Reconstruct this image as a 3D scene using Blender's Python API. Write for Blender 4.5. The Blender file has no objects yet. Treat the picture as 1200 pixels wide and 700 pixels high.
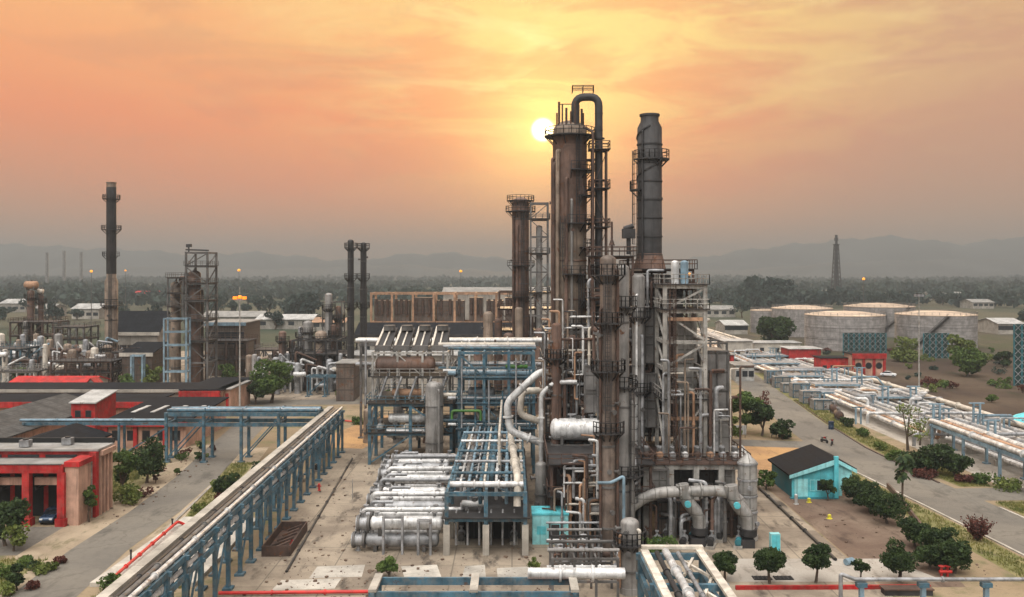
import bpy, math, random
from mathutils import Vector, Matrix
R = math.radians
PI = math.pi
rng = random.Random(7)
sc = bpy.context.scene
COL = sc.collection

# ------------------------------------------------------------------ camera
CAM_Z = 30.0
F = 1039.0                     # focal length in photograph pixels (1200 wide)
HZ = 317.0                     # photograph row of the horizon
cam_d = bpy.data.cameras.new('camera')
cam = bpy.data.objects.new('camera', cam_d)
COL.objects.link(cam)
cam.location = (0, 0, CAM_Z)
cam.rotation_euler = (R(90), 0, 0)
cam_d.sensor_width = 36
cam_d.lens = 36 * F / 1200
cam_d.shift_y = -(350 - HZ) / 1200
cam_d.clip_end = 30000
cam_d.clip_start = 0.5
sc.camera = cam
sc.view_settings.view_transform = 'Standard'
sc.view_settings.look = 'None'
sc.view_settings.gamma = 1
sc.view_settings.use_curve_mapping = False
sc.view_settings.exposure = 0.0
sc.cycles.use_denoising = True
sc.cycles.max_bounces = 6
sc.cycles.volume_bounces = 0
sc.cycles.transparent_max_bounces = 8

# ------------------------------------------------------------------ sun and sky
SUN_EL, SUN_AZ = R(9.0), R(2.0)
S = Vector((math.sin(SUN_AZ) * math.cos(SUN_EL), math.cos(SUN_AZ) * math.cos(SUN_EL), math.sin(SUN_EL)))
sd = bpy.data.lights.new('sun', 'SUN')
sd.energy = 2.0
sd.angle = R(6)
sd.color = (1.0, 0.66, 0.36)
sun = bpy.data.objects.new('sun', sd)
COL.objects.link(sun)
sun.rotation_euler = S.to_track_quat('Z', 'Y').to_euler()

def srgb(r, g, b):
    def f(c):
        c /= 255.0
        return c / 12.92 if c <= 0.04045 else ((c + 0.055) / 1.055) ** 2.4
    return (f(r), f(g), f(b))

class NT:
    """small helper to write node trees as expressions"""
    def __init__(self, tree):
        self.t = tree
        self.n = tree.nodes
    def node(self, typ, **kw):
        nd = self.n.new(typ)
        for k, v in kw.items():
            setattr(nd, k, v)
        return nd
    def link(self, a, b):
        self.t.links.new(a, b)
    def put(self, sock, v):
        if isinstance(v, bpy.types.NodeSocket):
            self.link(v, sock)
        elif v is not None:
            if isinstance(v, (tuple, list)) and len(v) == 3 and sock.type == 'RGBA':
                v = (*v, 1)
            sock.default_value = v
    def math(self, op, a, b=None, clamp=False):
        nd = self.node('ShaderNodeMath', operation=op, use_clamp=clamp)
        self.put(nd.inputs[0], a)
        if b is not None:
            self.put(nd.inputs[1], b)
        return nd.outputs[0]
    def mix(self, f, a, b, blend='MIX'):
        nd = self.node('ShaderNodeMix', data_type='RGBA', blend_type=blend)
        nd.clamp_factor = True
        self.put(nd.inputs[0], f)
        self.put(nd.inputs[6], a)
        self.put(nd.inputs[7], b)
        return nd.outputs[2]
    def step(self, v, a, b, lo=0.0, hi=1.0):
        nd = self.node('ShaderNodeMapRange', interpolation_type='SMOOTHSTEP')
        self.put(nd.inputs[0], v)
        for i, x in enumerate((a, b, lo, hi)):
            nd.inputs[1 + i].default_value = x
        return nd.outputs[0]
    def ramp(self, v, stops):
        nd = self.node('ShaderNodeValToRGB')
        cr = nd.color_ramp
        while len(cr.elements) < len(stops):
            cr.elements.new(0.5)
        for e, (p, c) in zip(cr.elements, stops):
            e.position = p
            e.color = (*c, 1)
        self.put(nd.inputs[0], v)
        return nd.outputs[0]
    def noise(self, vec, scale, detail=3.0, rough=0.55, dist=0.0):
        nd = self.node('ShaderNodeTexNoise')
        self.put(nd.inputs['Vector'], vec)
        nd.inputs['Scale'].default_value = scale
        nd.inputs['Detail'].default_value = detail
        nd.inputs['Roughness'].default_value = rough
        nd.inputs['Distortion'].default_value = dist
        return nd.outputs[0]
    def mapping(self, vec, scale=(1, 1, 1), rot=(0, 0, 0)):
        nd = self.node('ShaderNodeMapping')
        self.put(nd.inputs[0], vec)
        nd.inputs['Scale'].default_value = scale
        nd.inputs['Rotation'].default_value = rot
        return nd.outputs[0]

w = bpy.data.worlds.new('World')
sc.world = w
w.use_nodes = True
nt = NT(w.node_tree)
w.node_tree.nodes.clear()
out = nt.node('ShaderNodeOutputWorld')
tc = nt.node('ShaderNodeTexCoord')
dirv = tc.outputs['Generated']
sep = nt.node('ShaderNodeSeparateXYZ')
nt.link(dirv, sep.inputs[0])
dx, dy, dz = sep.outputs
up = nt.math('MAXIMUM', dz, 0.0)
# haze-coloured sunset gradient by elevation
stops = [(0.0, srgb(206, 150, 108)), (0.045, srgb(220, 146, 100)), (0.09, srgb(238, 140, 90)), (0.16, srgb(252, 140, 82)),
         (0.22, srgb(252, 158, 94)), (0.29, srgb(255, 180, 108)), (0.40, srgb(255, 208, 132)), (0.56, (0.95, 0.88, 0.80)), (0.75, (1.6, 1.55, 1.5)), (1.0, (2.6, 2.55, 2.5))]
base = nt.ramp(nt.math('POWER', up, 0.72), [(p ** 0.72 if p else 0, c) for p, c in stops])
# cooler grey to the sides, mostly to the right of the sun
side_r = nt.step(dx, 0.10, 0.46, 0.0, 0.74)
grey = nt.mix(nt.step(dz, 0.0, 0.28), srgb(176, 138, 112), srgb(190, 146, 118))
base = nt.mix(side_r, base, grey)
side_l = nt.step(nt.math('MULTIPLY', dx, -1.0), 0.20, 0.56, 0.0, 0.32)
base = nt.mix(nt.math('MULTIPLY', side_l, nt.step(dz, 0.22, 0.05)), base, srgb(180, 140, 104))
# the part of the sky behind the viewer, which lights the fronts of things
back = nt.step(dy, 0.45, -0.35)
base = nt.mix(nt.math('MULTIPLY', back, nt.step(dz, 0.9, 0.4)), base, (0.46, 0.47, 0.50))
# unseen bright lobe added to the sky as key light from behind the viewer
kd = nt.node('ShaderNodeVectorMath', operation='DOT_PRODUCT')
nt.link(dirv, kd.inputs[0]); kd.inputs[1].default_value = Vector((-0.12, -0.46, 0.88)).normalized()
base = nt.mix(nt.step(kd.outputs['Value'], 0.70, 0.97), base, (5.4, 5.2, 4.95))
# streaks of thin cloud
cl1 = nt.noise(nt.mapping(dirv, (5.0, 1.0, 22.0), (0, R(-14), 0)), 1.0, 5.0, 0.6, 0.8)
cl2 = nt.noise(nt.mapping(dirv, (3.0, 1.0, 9.0), (0, R(18), 0)), 1.3, 5.0, 0.62, 1.2)
frontm = nt.step(dy, 0.2, 0.7)
ex = nt.math('DIVIDE', nt.math('SUBTRACT', dx, 0.10), 0.24)
ez = nt.math('DIVIDE', nt.math('SUBTRACT', dz, 0.26), 0.10)
e2 = nt.math('ADD', nt.math('MULTIPLY', ex, ex), nt.math('MULTIPLY', ez, ez))
zone = nt.math('MULTIPLY', nt.math('EXPONENT', nt.math('MULTIPLY', e2, -0.7)), frontm)
hi = nt.math('MULTIPLY', zone, nt.step(cl1, 0.40, 0.60, 0.12, 1.0))
base = nt.mix(nt.math('MULTIPLY', hi, 0.84), base, (1.05, 0.80, 0.24))
cl3 = nt.noise(nt.mapping(dirv, (2.6, 1.0, 11.0), (0, R(16), 0)), 1.7, 6.0, 0.6, 1.0)
st = nt.math('MULTIPLY', zone, nt.step(cl3, 0.47, 0.74))
base = nt.mix(nt.math('MULTIPLY', st, 0.85), base, (1.15, 0.92, 0.36))
lo = nt.math('MULTIPLY', nt.step(cl2, 0.47, 0.66), nt.step(dz, 0.06, 0.18))
lo = nt.math('MULTIPLY', lo, frontm)
base = nt.mix(nt.math('MULTIPLY', lo, 0.30), base, srgb(204, 138, 100))
# the hazy sun and its glow
dot = nt.node('ShaderNodeVectorMath', operation='DOT_PRODUCT')
nt.link(dirv, dot.inputs[0])
dot.inputs[1].default_value = S
ang = nt.math('ARCCOSINE', nt.math('MINIMUM', dot.outputs['Value'], 0.999999))
g2 = nt.math('EXPONENT', nt.math('DIVIDE', ang, -0.10))
g1 = nt.math('EXPONENT', nt.math('DIVIDE', ang, -0.05))
disc = nt.step(ang, 0.0155, 0.0055)
def scaled(c, f, k):
    nd = nt.node('ShaderNodeVectorMath', operation='SCALE')
    nd.inputs[0].default_value = c
    nt.link(nt.math('MULTIPLY', f, k), nd.inputs['Scale'])
    return nd.outputs[0]
def addc(a, b):
    nd = nt.node('ShaderNodeVectorMath', operation='ADD')
    nt.link(a, nd.inputs[0]); nt.link(b, nd.inputs[1])
    return nd.outputs[0]
col = addc(base, scaled((1.0, 0.56, 0.10), g2, 0.40))
col = addc(col, scaled((1.0, 0.72, 0.16), g1, 1.35))
col = addc(col, scaled((1.0, 0.86, 0.55), disc, 6.0))
bg1 = nt.node('ShaderNodeBackground')
nt.link(col, bg1.inputs[0])
bg1.inputs[1].default_value = 1.0
sky = nt.node('ShaderNodeTexSky', sky_type='NISHITA')
sky.sun_disc = False
sky.sun_elevation = SUN_EL
sky.sun_rotation = SUN_AZ
sky.dust_density = 4.0
bg2 = nt.node('ShaderNodeBackground')
nt.link(nt.mix(1.0, sky.outputs[0], (2.2, 1.7, 1.2), 'DARKEN'), bg2.inputs[0])
bg2.inputs[1].default_value = 0.05
add = nt.node('ShaderNodeAddShader')
nt.link(bg1.outputs[0], add.inputs[0]); nt.link(bg2.outputs[0], add.inputs[1])
nt.link(add.outputs[0], out.inputs['Surface'])

# ------------------------------------------------------------------ photograph pixel -> place
def DG(py, z=0.0):             # distance at which height z shows at row py
    return (CAM_Z - z) * F / (py - HZ)
def XW(px, d):
    return (px - 600.0) * d / F
def ZW(py, d):
    return CAM_Z - (py - HZ) * d / F
def G(px, py, z=0.0):
    d = DG(py, z)
    return (XW(px, d), d)

# ------------------------------------------------------------------ materials
def mat(name, c, rough=0.6, metal=0.0, var=0.35, scale=0.7, rust=0.0, streak=0.0, bump=0.0, rustc=(0.13, 0.055, 0.025), spec=0.4, dust=0.0):
    m = bpy.data.materials.new(name)
    m.use_nodes = True
    t = NT(m.node_tree)
    b = m.node_tree.nodes['Principled BSDF']
    co = t.node('ShaderNodeTexCoord').outputs['Object']
    oi = t.node('ShaderNodeObjectInfo')
    n1 = t.noise(co, scale, 4.0, 0.6)
    dark = tuple(x * (1 - var) for x in c)
    lite = tuple(min(1, x * (1 + var * 0.6)) for x in c)
    colr = t.mix(t.step(n1, 0.3, 0.7), dark, lite)
    n3 = t.noise(co, scale * 7.3, 3.0, 0.6)
    colr = t.mix(t.step(n3, 0.62, 0.8, 0, 0.45), colr, tuple(x * 0.5 for x in c))
    rv = t.math('MULTIPLY_ADD', oi.outputs['Random'], 0.24)
    rv.node.inputs[2].default_value = 0.88
    sc_ = t.node('ShaderNodeVectorMath', operation='SCALE')
    t.link(colr, sc_.inputs[0]); t.link(rv, sc_.inputs['Scale'])
    colr = sc_.outputs[0]
    if streak:
        n2 = t.noise(t.mapping(co, (2.2, 2.2, 0.16)), 1.0, 4.0, 0.62)
        colr = t.mix(t.step(n2, 0.50, 0.72, 0.0, streak), colr, tuple(x * 0.30 for x in (c[0], c[1] * 0.92, c[2] * 0.85)))
    if rust:
        n4 = t.noise(co, scale * 1.9, 6.0, 0.68, 0.6)
        colr = t.mix(t.step(n4, 0.68 - rust * 0.38, 0.76 - rust * 0.25), colr, rustc)
    if dust:
        n5 = t.noise(co, scale * 3.1, 5.0, 0.65)
        colr = t.mix(t.step(n5, 0.40, 0.7, 0, dust), colr, (0.26, 0.22, 0.17))
    t.link(colr, b.inputs['Base Color'])
    t.link(t.step(n1, 0.2, 0.8, max(0.05, rough - 0.12), min(1, rough + 0.15)), b.inputs['Roughness'])
    b.inputs['Metallic'].default_value = metal
    b.inputs['Specular IOR Level'].default_value = spec
    if bump:
        bn = t.node('ShaderNodeBump')
        bn.inputs['Strength'].default_value = bump
        bn.inputs['Distance'].default_value = 0.05
        t.link(n3, bn.inputs['Height'])
        t.link(bn.outputs[0], b.inputs['Normal'])
    return m

def glow_mat(name, c, k):
    m = bpy.data.materials.new(name)
    m.use_nodes = True
    b = m.node_tree.nodes['Principled BSDF']
    b.inputs['Base Color'].default_value = (*c, 1)
    b.inputs['Emission Color'].default_value = (*c, 1)
    b.inputs['Emission Strength'].default_value = k
    return m

def panel_mat(name, c, line, sx, sz, rough=0.5, metal=0.3, rust=0.0, spec=0.4):
    """cladding sheets with seams laid out in the object's own coordinates"""
    m = mat(name, c, rough, metal, 0.35, 0.5, rust, 0.5, spec=spec)
    t = NT(m.node_tree)
    b = m.node_tree.nodes['Principled BSDF']
    src = b.inputs['Base Color'].links[0].from_socket
    co = t.node('ShaderNodeTexCoord').outputs['Object']
    sp = t.node('ShaderNodeSeparateXYZ')
    t.link(co, sp.inputs[0])
    f = None
    for ax, s in ((0, sx), (1, sx), (2, sz)):
        if not s:
            continue
        fr = t.math('FRACT', t.math('DIVIDE', sp.outputs[ax], s))
        ln = t.step(t.math('ABSOLUTE', t.math('SUBTRACT', fr, 0.5)), 0.44, 0.48)
        f = ln if f is None else t.math('MAXIMUM', f, ln)
    t.link(t.mix(t.math('MULTIPLY', f, 0.7), src, line), b.inputs['Base Color'])
    return m

M = {
 'white_pipe': mat('aluminium_cladding', (0.60, 0.59, 0.575), 0.45, 0.25, 0.35, 0.8, 0.20, 0.75),
 'cream_pipe': mat('cream_pipe_paint', (0.58, 0.52, 0.44), 0.55, 0.1, 0.3, 0.8, 0.12, 0.4),
 'galv': mat('galvanised_steel', (0.33, 0.33, 0.335), 0.5, 0.4, 0.45, 0.9, 0.20, 0.5),
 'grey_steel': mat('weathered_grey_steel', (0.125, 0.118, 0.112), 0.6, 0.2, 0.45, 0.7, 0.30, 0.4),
 'pale_steel': mat('pale_grey_steel_paint', (0.36, 0.34, 0.31), 0.6, 0.1, 0.4, 0.8, 0.32, 0.6),
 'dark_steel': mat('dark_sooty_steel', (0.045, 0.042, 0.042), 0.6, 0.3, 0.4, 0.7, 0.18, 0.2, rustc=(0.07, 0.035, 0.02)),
 'brown_steel': mat('rusty_brown_steel', (0.085, 0.052, 0.040), 0.75, 0.1, 0.45, 0.8, 0.35, 0.4),
 'tan_steel': mat('tan_rusty_steel_paint', (0.37, 0.215, 0.13), 0.7, 0.0, 0.4, 0.5, 0.32, 0.4),
 'shell': mat('weathered_beige_column_cladding', (0.245, 0.185, 0.14), 0.6, 0.15, 0.45, 0.35, 0.27, 0.85),
 'shell_grey': mat('weathered_grey_column_cladding', (0.255, 0.24, 0.225), 0.55, 0.25, 0.4, 0.35, 0.2, 0.8),
 'shell_mottled': mat('mottled_grey_brown_cladding', (0.215, 0.165, 0.135), 0.6, 0.2, 0.5, 0.55, 0.27, 0.8, rustc=(0.075, 0.04, 0.028)),
 'stack_grey': mat('sooty_grey_stack_plate', (0.060, 0.057, 0.057), 0.6, 0.2, 0.45, 0.35, 0.12, 0.75),
 'dark_red': mat('dark_red_pipe_paint', (0.17, 0.014, 0.014), 0.6, 0.0, 0.3, 1.0, 0.15, 0.3),
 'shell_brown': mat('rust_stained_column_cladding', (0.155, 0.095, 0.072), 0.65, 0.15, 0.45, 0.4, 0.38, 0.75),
 'blue_steel': mat('blue_steel_paint', (0.055, 0.128, 0.175), 0.6, 0.0, 0.45, 0.6, 0.26, 0.5, rustc=(0.09, 0.05, 0.035), dust=0.35, spec=0.25),
 'light_blue_steel': mat('faded_light_blue_steel_paint', (0.20, 0.29, 0.35), 0.6, 0.0, 0.4, 0.6, 0.22, 0.5),
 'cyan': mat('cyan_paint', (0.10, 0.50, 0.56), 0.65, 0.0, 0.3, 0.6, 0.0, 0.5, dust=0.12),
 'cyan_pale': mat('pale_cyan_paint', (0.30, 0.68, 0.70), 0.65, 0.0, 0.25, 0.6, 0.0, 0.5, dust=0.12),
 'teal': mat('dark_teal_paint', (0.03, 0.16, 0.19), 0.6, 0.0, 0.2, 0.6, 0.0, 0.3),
 'red': mat('red_wall_paint', (0.40, 0.020, 0.020), 0.7, 0.0, 0.4, 0.5, 0.0, 0.55, dust=0.18, spec=0.2),
 'red_bright': mat('bright_red_enamel', (0.55, 0.03, 0.025), 0.45, 0.0, 0.25, 1.0, 0.05, 0.2),
 'peach': mat('peach_plaster', (0.52, 0.31, 0.225), 0.85, 0.0, 0.3, 0.4, 0.0, 0.6, dust=0.15),
 'roof_dark': panel_mat('dark_sheet_roof', (0.017, 0.018, 0.021), (0.008, 0.008, 0.01), 1.1, None, 0.9, 0.0, 0.0, 0.05),
 'roof_grey': mat('grey_roof_felt', (0.25, 0.24, 0.225), 0.85, 0.0, 0.35, 0.3, 0.0, 0.3, dust=0.4),
 'roof_weathered': panel_mat('weathered_dark_grey_roof', (0.085, 0.08, 0.075), (0.04, 0.04, 0.038), 1.1, None, 0.9, 0.0, 0.1, 0.05),
 'roof_white': mat('pale_sheet_roof', (0.42, 0.41, 0.39), 0.65, 0.1, 0.35, 0.3, 0.2, 0.5),
 'concrete': mat('stained_concrete', (0.36, 0.325, 0.28), 0.85, 0.0, 0.3, 0.35, 0.0, 0.45, 0.2),
 'pale_concrete': mat('pale_concrete', (0.42, 0.38, 0.325), 0.85, 0.0, 0.3, 0.35, 0.0, 0.35, 0.2),
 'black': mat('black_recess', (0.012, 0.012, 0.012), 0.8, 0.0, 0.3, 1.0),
 'glass': mat('dark_window_glass', (0.02, 0.024, 0.03), 0.12, 0.0, 0.2, 1.0, spec=0.6),
 'rubber': mat('black_rubber', (0.02, 0.02, 0.02), 0.8, 0.0, 0.3, 1.0),
 'tank': panel_mat('weathered_tank_plate', (0.31, 0.285, 0.27), (0.16, 0.14, 0.13), 0, 2.35, 0.7, 0.1, 0.12),
 'tank_roof': mat('tan_tank_roof_plate', (0.55, 0.42, 0.31), 0.65, 0.1, 0.25, 0.12, 0.0, 0.0),
 'green_screen': mat('dark_green_panel_paint', (0.018, 0.052, 0.046), 0.8, 0.0, 0.4, 0.4, 0.0, 0.2),
 'green_pipe': mat('green_pipe_paint', (0.06, 0.16, 0.03), 0.6, 0.0, 0.3, 1.0),
 'yellow': mat('safety_yellow_paint', (0.60, 0.52, 0.04), 0.5, 0.0, 0.3, 1.0, 0.1),
 'panel': panel_mat('grey_cladding_panels', (0.195, 0.185, 0.178), (0.05, 0.045, 0.04), 1.15, 2.3, 0.55, 0.25, 0.27),
 'panel_pale': panel_mat('pale_cladding_panels', (0.33, 0.315, 0.295), (0.085, 0.08, 0.07), 1.3, 1.7, 0.5, 0.25, 0.22),
 'panel_brown': panel_mat('brown_cladding_panels', (0.125, 0.095, 0.078), (0.03, 0.024, 0.02), 1.4, 2.6, 0.6, 0.2, 0.4),
 'bark': mat('bark', (0.10, 0.07, 0.05), 0.9, 0.0, 0.4, 2.0),
 'orange_lamp': glow_mat('sodium_lamp_light', (1.0, 0.26, 0.015), 1.15),
 'amber_lamp': glow_mat('amber_lamp_light', (1.0, 0.36, 0.03), 1.1),
 'car_blue': mat('dark_blue_car_paint', (0.03, 0.055, 0.10), 0.25, 0.3, 0.1, 1.0, spec=0.6),
 'car_white': mat('white_car_paint', (0.72, 0.72, 0.72), 0.3, 0.0, 0.08, 1.0, spec=0.6),
 'lens': mat('lamp_lens', (0.75, 0.75, 0.72), 0.15, 0.0, 0.05, 1.0, spec=0.7),
 'skin': mat('skin', (0.28, 0.16, 0.11), 0.6, 0.0, 0.1, 3.0),
}

def leaf_mat(name, c1, c2, scale=0.8):
    m = bpy.data.materials.new(name)
    m.use_nodes = True
    t = NT(m.node_tree)
    b = m.node_tree.nodes['Principled BSDF']
    g = t.node('ShaderNodeNewGeometry')
    n = t.noise(g.outputs['Position'], scale, 3.0, 0.6)
    n2 = t.noise(g.outputs['Position'], scale * 6, 2.0, 0.6)
    c = t.mix(t.step(n, 0.36, 0.64), c1, c2)
    c = t.mix(t.step(n2, 0.5, 0.75, 0, 0.5), c, tuple(x * 1.5 for x in c2))
    t.link(c, b.inputs['Base Color'])
    b.inputs['Roughness'].default_value = 0.7
    b.inputs['Specular IOR Level'].default_value = 0.25
    tr = t.node('ShaderNodeBsdfTranslucent')
    t.link(c, tr.inputs[0])
    mx = t.node('ShaderNodeMixShader')
    mx.inputs[0].default_value = 0.25
    o = m.node_tree.nodes['Material Output']
    t.link(b.outputs[0], mx.inputs[1]); t.link(tr.outputs[0], mx.inputs[2]); t.link(mx.outputs[0], o.inputs[0])
    return m
M['leaf_dark'] = leaf_mat('dark_green_leaves', (0.014, 0.028, 0.010), (0.050, 0.080, 0.024))
M['leaf_mid'] = leaf_mat('mid_green_leaves', (0.040, 0.072, 0.018), (0.105, 0.155, 0.036))
M['leaf_light'] = leaf_mat('yellow_green_leaves', (0.07, 0.10, 0.022), (0.17, 0.20, 0.05))
M['leaf_dry'] = leaf_mat('dry_red_brown_leaves', (0.06, 0.018, 0.016), (0.14, 0.05, 0.035), 2.0)
M['leaf_far'] = leaf_mat('far_leaves_haze_blue', (0.016, 0.032, 0.030), (0.042, 0.064, 0.050), 0.012)  # blue of the distance haze is mixed into this leaf colour
M['grass'] = leaf_mat('grass_blades', (0.10, 0.12, 0.03), (0.24, 0.22, 0.07), 0.4)

# ------------------------------------------------------------------ mesh builder
def frame_of(d):
    d = Vector(d).normalized()
    a = Vector((0, 0, 1)) if abs(d.z) < 0.95 else Vector((1, 0, 0))
    u = d.cross(a).normalized()
    return d, u, u.cross(d).normalized()

class MB:
    def __init__(self):
        self.v = []
        self.f = []
    def box(self, x0, x1, y0, y1, z0, z1):
        b = len(self.v)
        self.v += [(x0, y0, z0), (x1, y0, z0), (x1, y1, z0), (x0, y1, z0), (x0, y0, z1), (x1, y0, z1), (x1, y1, z1), (x0, y1, z1)]
        self.f += [(b, b+3, b+2, b+1), (b+4, b+5, b+6, b+7), (b, b+1, b+5, b+4), (b+1, b+2, b+6, b+5), (b+2, b+3, b+7, b+6), (b+3, b, b+4, b+7)]
        return self
    def bar(self, p0, p1, w, h=None):
        h = h or w
        p0, p1 = Vector(p0), Vector(p1)
        d, u, n = frame_of(p1 - p0)
        b = len(self.v)
        for p in (p0, p1):
            for su, sn in ((-1, -1), (1, -1), (1, 1), (-1, 1)):
                self.v.append(tuple(p + u * (su * w / 2) + n * (sn * h / 2)))
        self.f += [(b, b+1, b+2, b+3), (b+7, b+6, b+5, b+4)]
        for i in range(4):
            j = (i + 1) % 4
            self.f.append((b + j, b + i, b + 4 + i, b + 4 + j))
        return self
    def ring(self, c, u, n, r, k):
        b = len(self.v)
        for i in range(k):
            a = 2 * PI * i / k
            self.v.append(tuple(c + u * (math.cos(a) * r) + n * (math.sin(a) * r)))
        return b
    def skin(self, a, b, k):
        for i in range(k):
            j = (i + 1) % k
            self.f.append((a + i, a + j, b + j, b + i))
    def cap(self, a, k, flip=False):
        self.f.append(tuple(range(a, a + k)) if flip else tuple(range(a + k - 1, a - 1, -1)))
    def tube(self, p0, p1, r, r1=None, k=12, caps=True):
        p0, p1 = Vector(p0), Vector(p1)
        d, u, n = frame_of(p1 - p0)
        a = self.ring(p0, u, n, r, k)
        b = self.ring(p1, u, n, r if r1 is None else r1, k)
        self.skin(a, b, k)
        if caps:
            self.cap(a, k); self.cap(b, k, True)
        return self
    def profile(self, p0, d, prof, k=20):
        """lathe: prof = [(s, r)] along direction d from p0"""
        p0 = Vector(p0)
        d, u, n = frame_of(d)
        last = None
        for s, r in prof:
            a = self.ring(p0 + d * s, u, n, max(r, 0.002), k)
            if last is not None:
                self.skin(last, a, k)
            else:
                self.cap(a, k)
            last = a
        self.cap(last, k, True)
        return self
    def vessel(self, p0, p1, r, k=20, head=0.45):
        """cylinder with rounded heads"""
        p0, p1 = Vector(p0), Vector(p1)
        L = (p1 - p0).length
        h = r * head
        pr = []
        for i in range(5):
            a = PI / 2 * i / 4
            pr.append((h * (1 - math.sin(a)) if False else h - h * math.cos(a), r * math.sin(a)))
        pr2 = pr + [(L - s, q) for s, q in reversed(pr)]
        return self.profile(p0, p1 - p0, pr2, k)
    def path(self, pts, r, k=10, bend=2.0, seg=5):
        pts = [Vector(p) for p in pts]
        P = [pts[0]]
        for i in range(1, len(pts) - 1):
            a, b, c = pts[i-1], pts[i], pts[i+1]
            d0, d1 = (a - b), (c - b)
            l = min(bend * r, d0.length * 0.45, d1.length * 0.45)
            q0, q1 = b + d0.normalized() * l, b + d1.normalized() * l
            for s in range(seg + 1):
                t = s / seg
                P.append(q0 * (1-t)**2 + b * 2*t*(1-t) + q1 * t*t)
        P.append(pts[-1])
        d, u, n = frame_of(P[1] - P[0])
        last = None
        for i, p in enumerate(P):
            if i == 0: t = P[1] - P[0]
            elif i == len(P) - 1: t = P[-1] - P[-2]
            else: t = (P[i+1] - P[i]).normalized() + (P[i] - P[i-1]).normalized()
            if t.length < 1e-6: t = P[i] - P[i-1]
            t = t.normalized()
            u = (u - t * u.dot(t)).normalized()
            n = t.cross(u)
            a = self.ring(p, u, n, r, k)
            if last is None: self.cap(a, k)
            else: self.skin(last, a, k)
            last = a
        self.cap(last, k, True)
        return self
    def poly(self, pts, z0, z1):
        """vertical prism over a ground polygon (counter-clockwise)"""
        b = len(self.v); k = len(pts)
        self.v += [(x, y, z0) for x, y in pts] + [(x, y, z1) for x, y in pts]
        self.f.append(tuple(range(b + k - 1, b - 1, -1)))
        self.f.append(tuple(range(b + k, b + 2 * k)))
        for i in range(k):
            j = (i + 1) % k
            self.f.append((b + i, b + j, b + k + j, b + k + i))
        return self
    def face(self, pts):
        b = len(self.v)
        self.v += [tuple(p) for p in pts]
        self.f.append(tuple(range(b, b + len(pts))))
        return self
    def prism(self, pts, vec):
        """closed prism: polygon pts (3-D) swept by vec"""
        b = len(self.v); k = len(pts); vec = Vector(vec)
        self.v += [tuple(p) for p in pts] + [tuple(Vector(p) + vec) for p in pts]
        self.f.append(tuple(range(b + k - 1, b - 1, -1)))
        self.f.append(tuple(range(b + k, b + 2 * k)))
        for i in range(k):
            j = (i + 1) % k
            self.f.append((b + i, b + j, b + k + j, b + k + i))
        return self
    def rail(self, pts, h=1.1, gap=1.6, r=0.035, closed=False):
        pts = [Vector(p) for p in pts]
        if closed: pts.append(pts[0])
        for a, b in zip(pts, pts[1:]):
            L = (b - a).length
            if L < 0.01: continue
            n = max(1, round(L / gap))
            for i in range(n + 1):
                p = a.lerp(b, i / n)
                self.bar(p, p + Vector((0, 0, h)), r * 2)
            for z in (h, h * 0.55):
                self.bar(a + Vector((0, 0, z)), b + Vector((0, 0, z)), r * 2)
        return self
    def ladder(self, x, y, z0, z1, nx=0, ny=-1, cage=True, w=0.5):
        tx, ty = -ny, nx
        for s in (-1, 1):
            px, py = x + tx * s * w / 2, y + ty * s * w / 2
            self.bar((px, py, z0), (px, py, z1), 0.08)
        z = z0 + 0.3
        while z < z1:
            self.bar((x - tx * w/2, y - ty * w/2, z), (x + tx * w/2, y + ty * w/2, z), 0.04)
            z += 0.42
        if cage:
            for k in range(-2, 3):
                a = k * 0.7
                px = x + tx * math.sin(a) * 0.42 + nx * (0.36 + math.cos(a) * 0.42)
                py = y + ty * math.sin(a) * 0.42 + ny * (0.36 + math.cos(a) * 0.42)
                self.bar((px, py, z0 + 2.4), (px, py, z1 + 0.9), 0.05)
            z = z0 + 2.4
            while z < z1 + 0.9:
                pr = None
                for k in range(-3, 4):
                    a = k * 0.6
                    p = (x + tx * math.sin(a) * 0.42 + nx * (0.36 + math.cos(a) * 0.42), y + ty * math.sin(a) * 0.42 + ny * (0.36 + math.cos(a) * 0.42), z)
                    if pr: self.bar(pr, p, 0.05)
                    pr = p
                z += 1.3
        return self
    def build(self, name, m, parent=None, smooth=None, loc=None):
        me = bpy.data.meshes.new(name)
        me.from_pydata(self.v, [], self.f)
        me.materials.append(M[m] if isinstance(m, str) else m)
        if smooth is None: smooth = True
        if smooth:
            me.polygons.foreach_set('use_smooth', [True] * len(me.polygons))
            me.set_sharp_from_angle(angle=R(38))
        me.update()
        o = bpy.data.objects.new(name, me)
        COL.objects.link(o)
        if parent is not None: o.parent = parent
        if loc is not None: o.location = loc
        return o

def tag(o, label=None, cat=None, group=None, kind=None):
    if label: o['label'] = label
    if cat: o['category'] = cat
    if group: o['group'] = group
    if kind: o['kind'] = kind
    return o

def thing(name, label, cat, x=0, y=0, z=0, rz=0, group=None):
    o = bpy.data.objects.new(name, None)
    o.empty_display_size = 0.3
    COL.objects.link(o)
    o.location = (x, y, z)
    o.rotation_euler = (0, 0, rz)
    return tag(o, label, cat, group)

def dup(root, loc=None, rz=None, label=None, group=None, scale=None):
    def cp(o, par):
        c = o.copy(); COL.objects.link(c)
        if par is not None: c.parent = par
        for ch in KIDS.get(o.name, None) or list(o.children):
            cp(ch, c)
        return c
    r = cp(root, None)
    if loc is not None: r.location = loc
    if rz is not None: r.rotation_euler = (0, 0, rz)
    if scale is not None: r.scale = scale if hasattr(scale, '__len__') else (scale,) * 3
    if label: r['label'] = label
    if group: r['group'] = group
    return r
KIDS = {}
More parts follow.
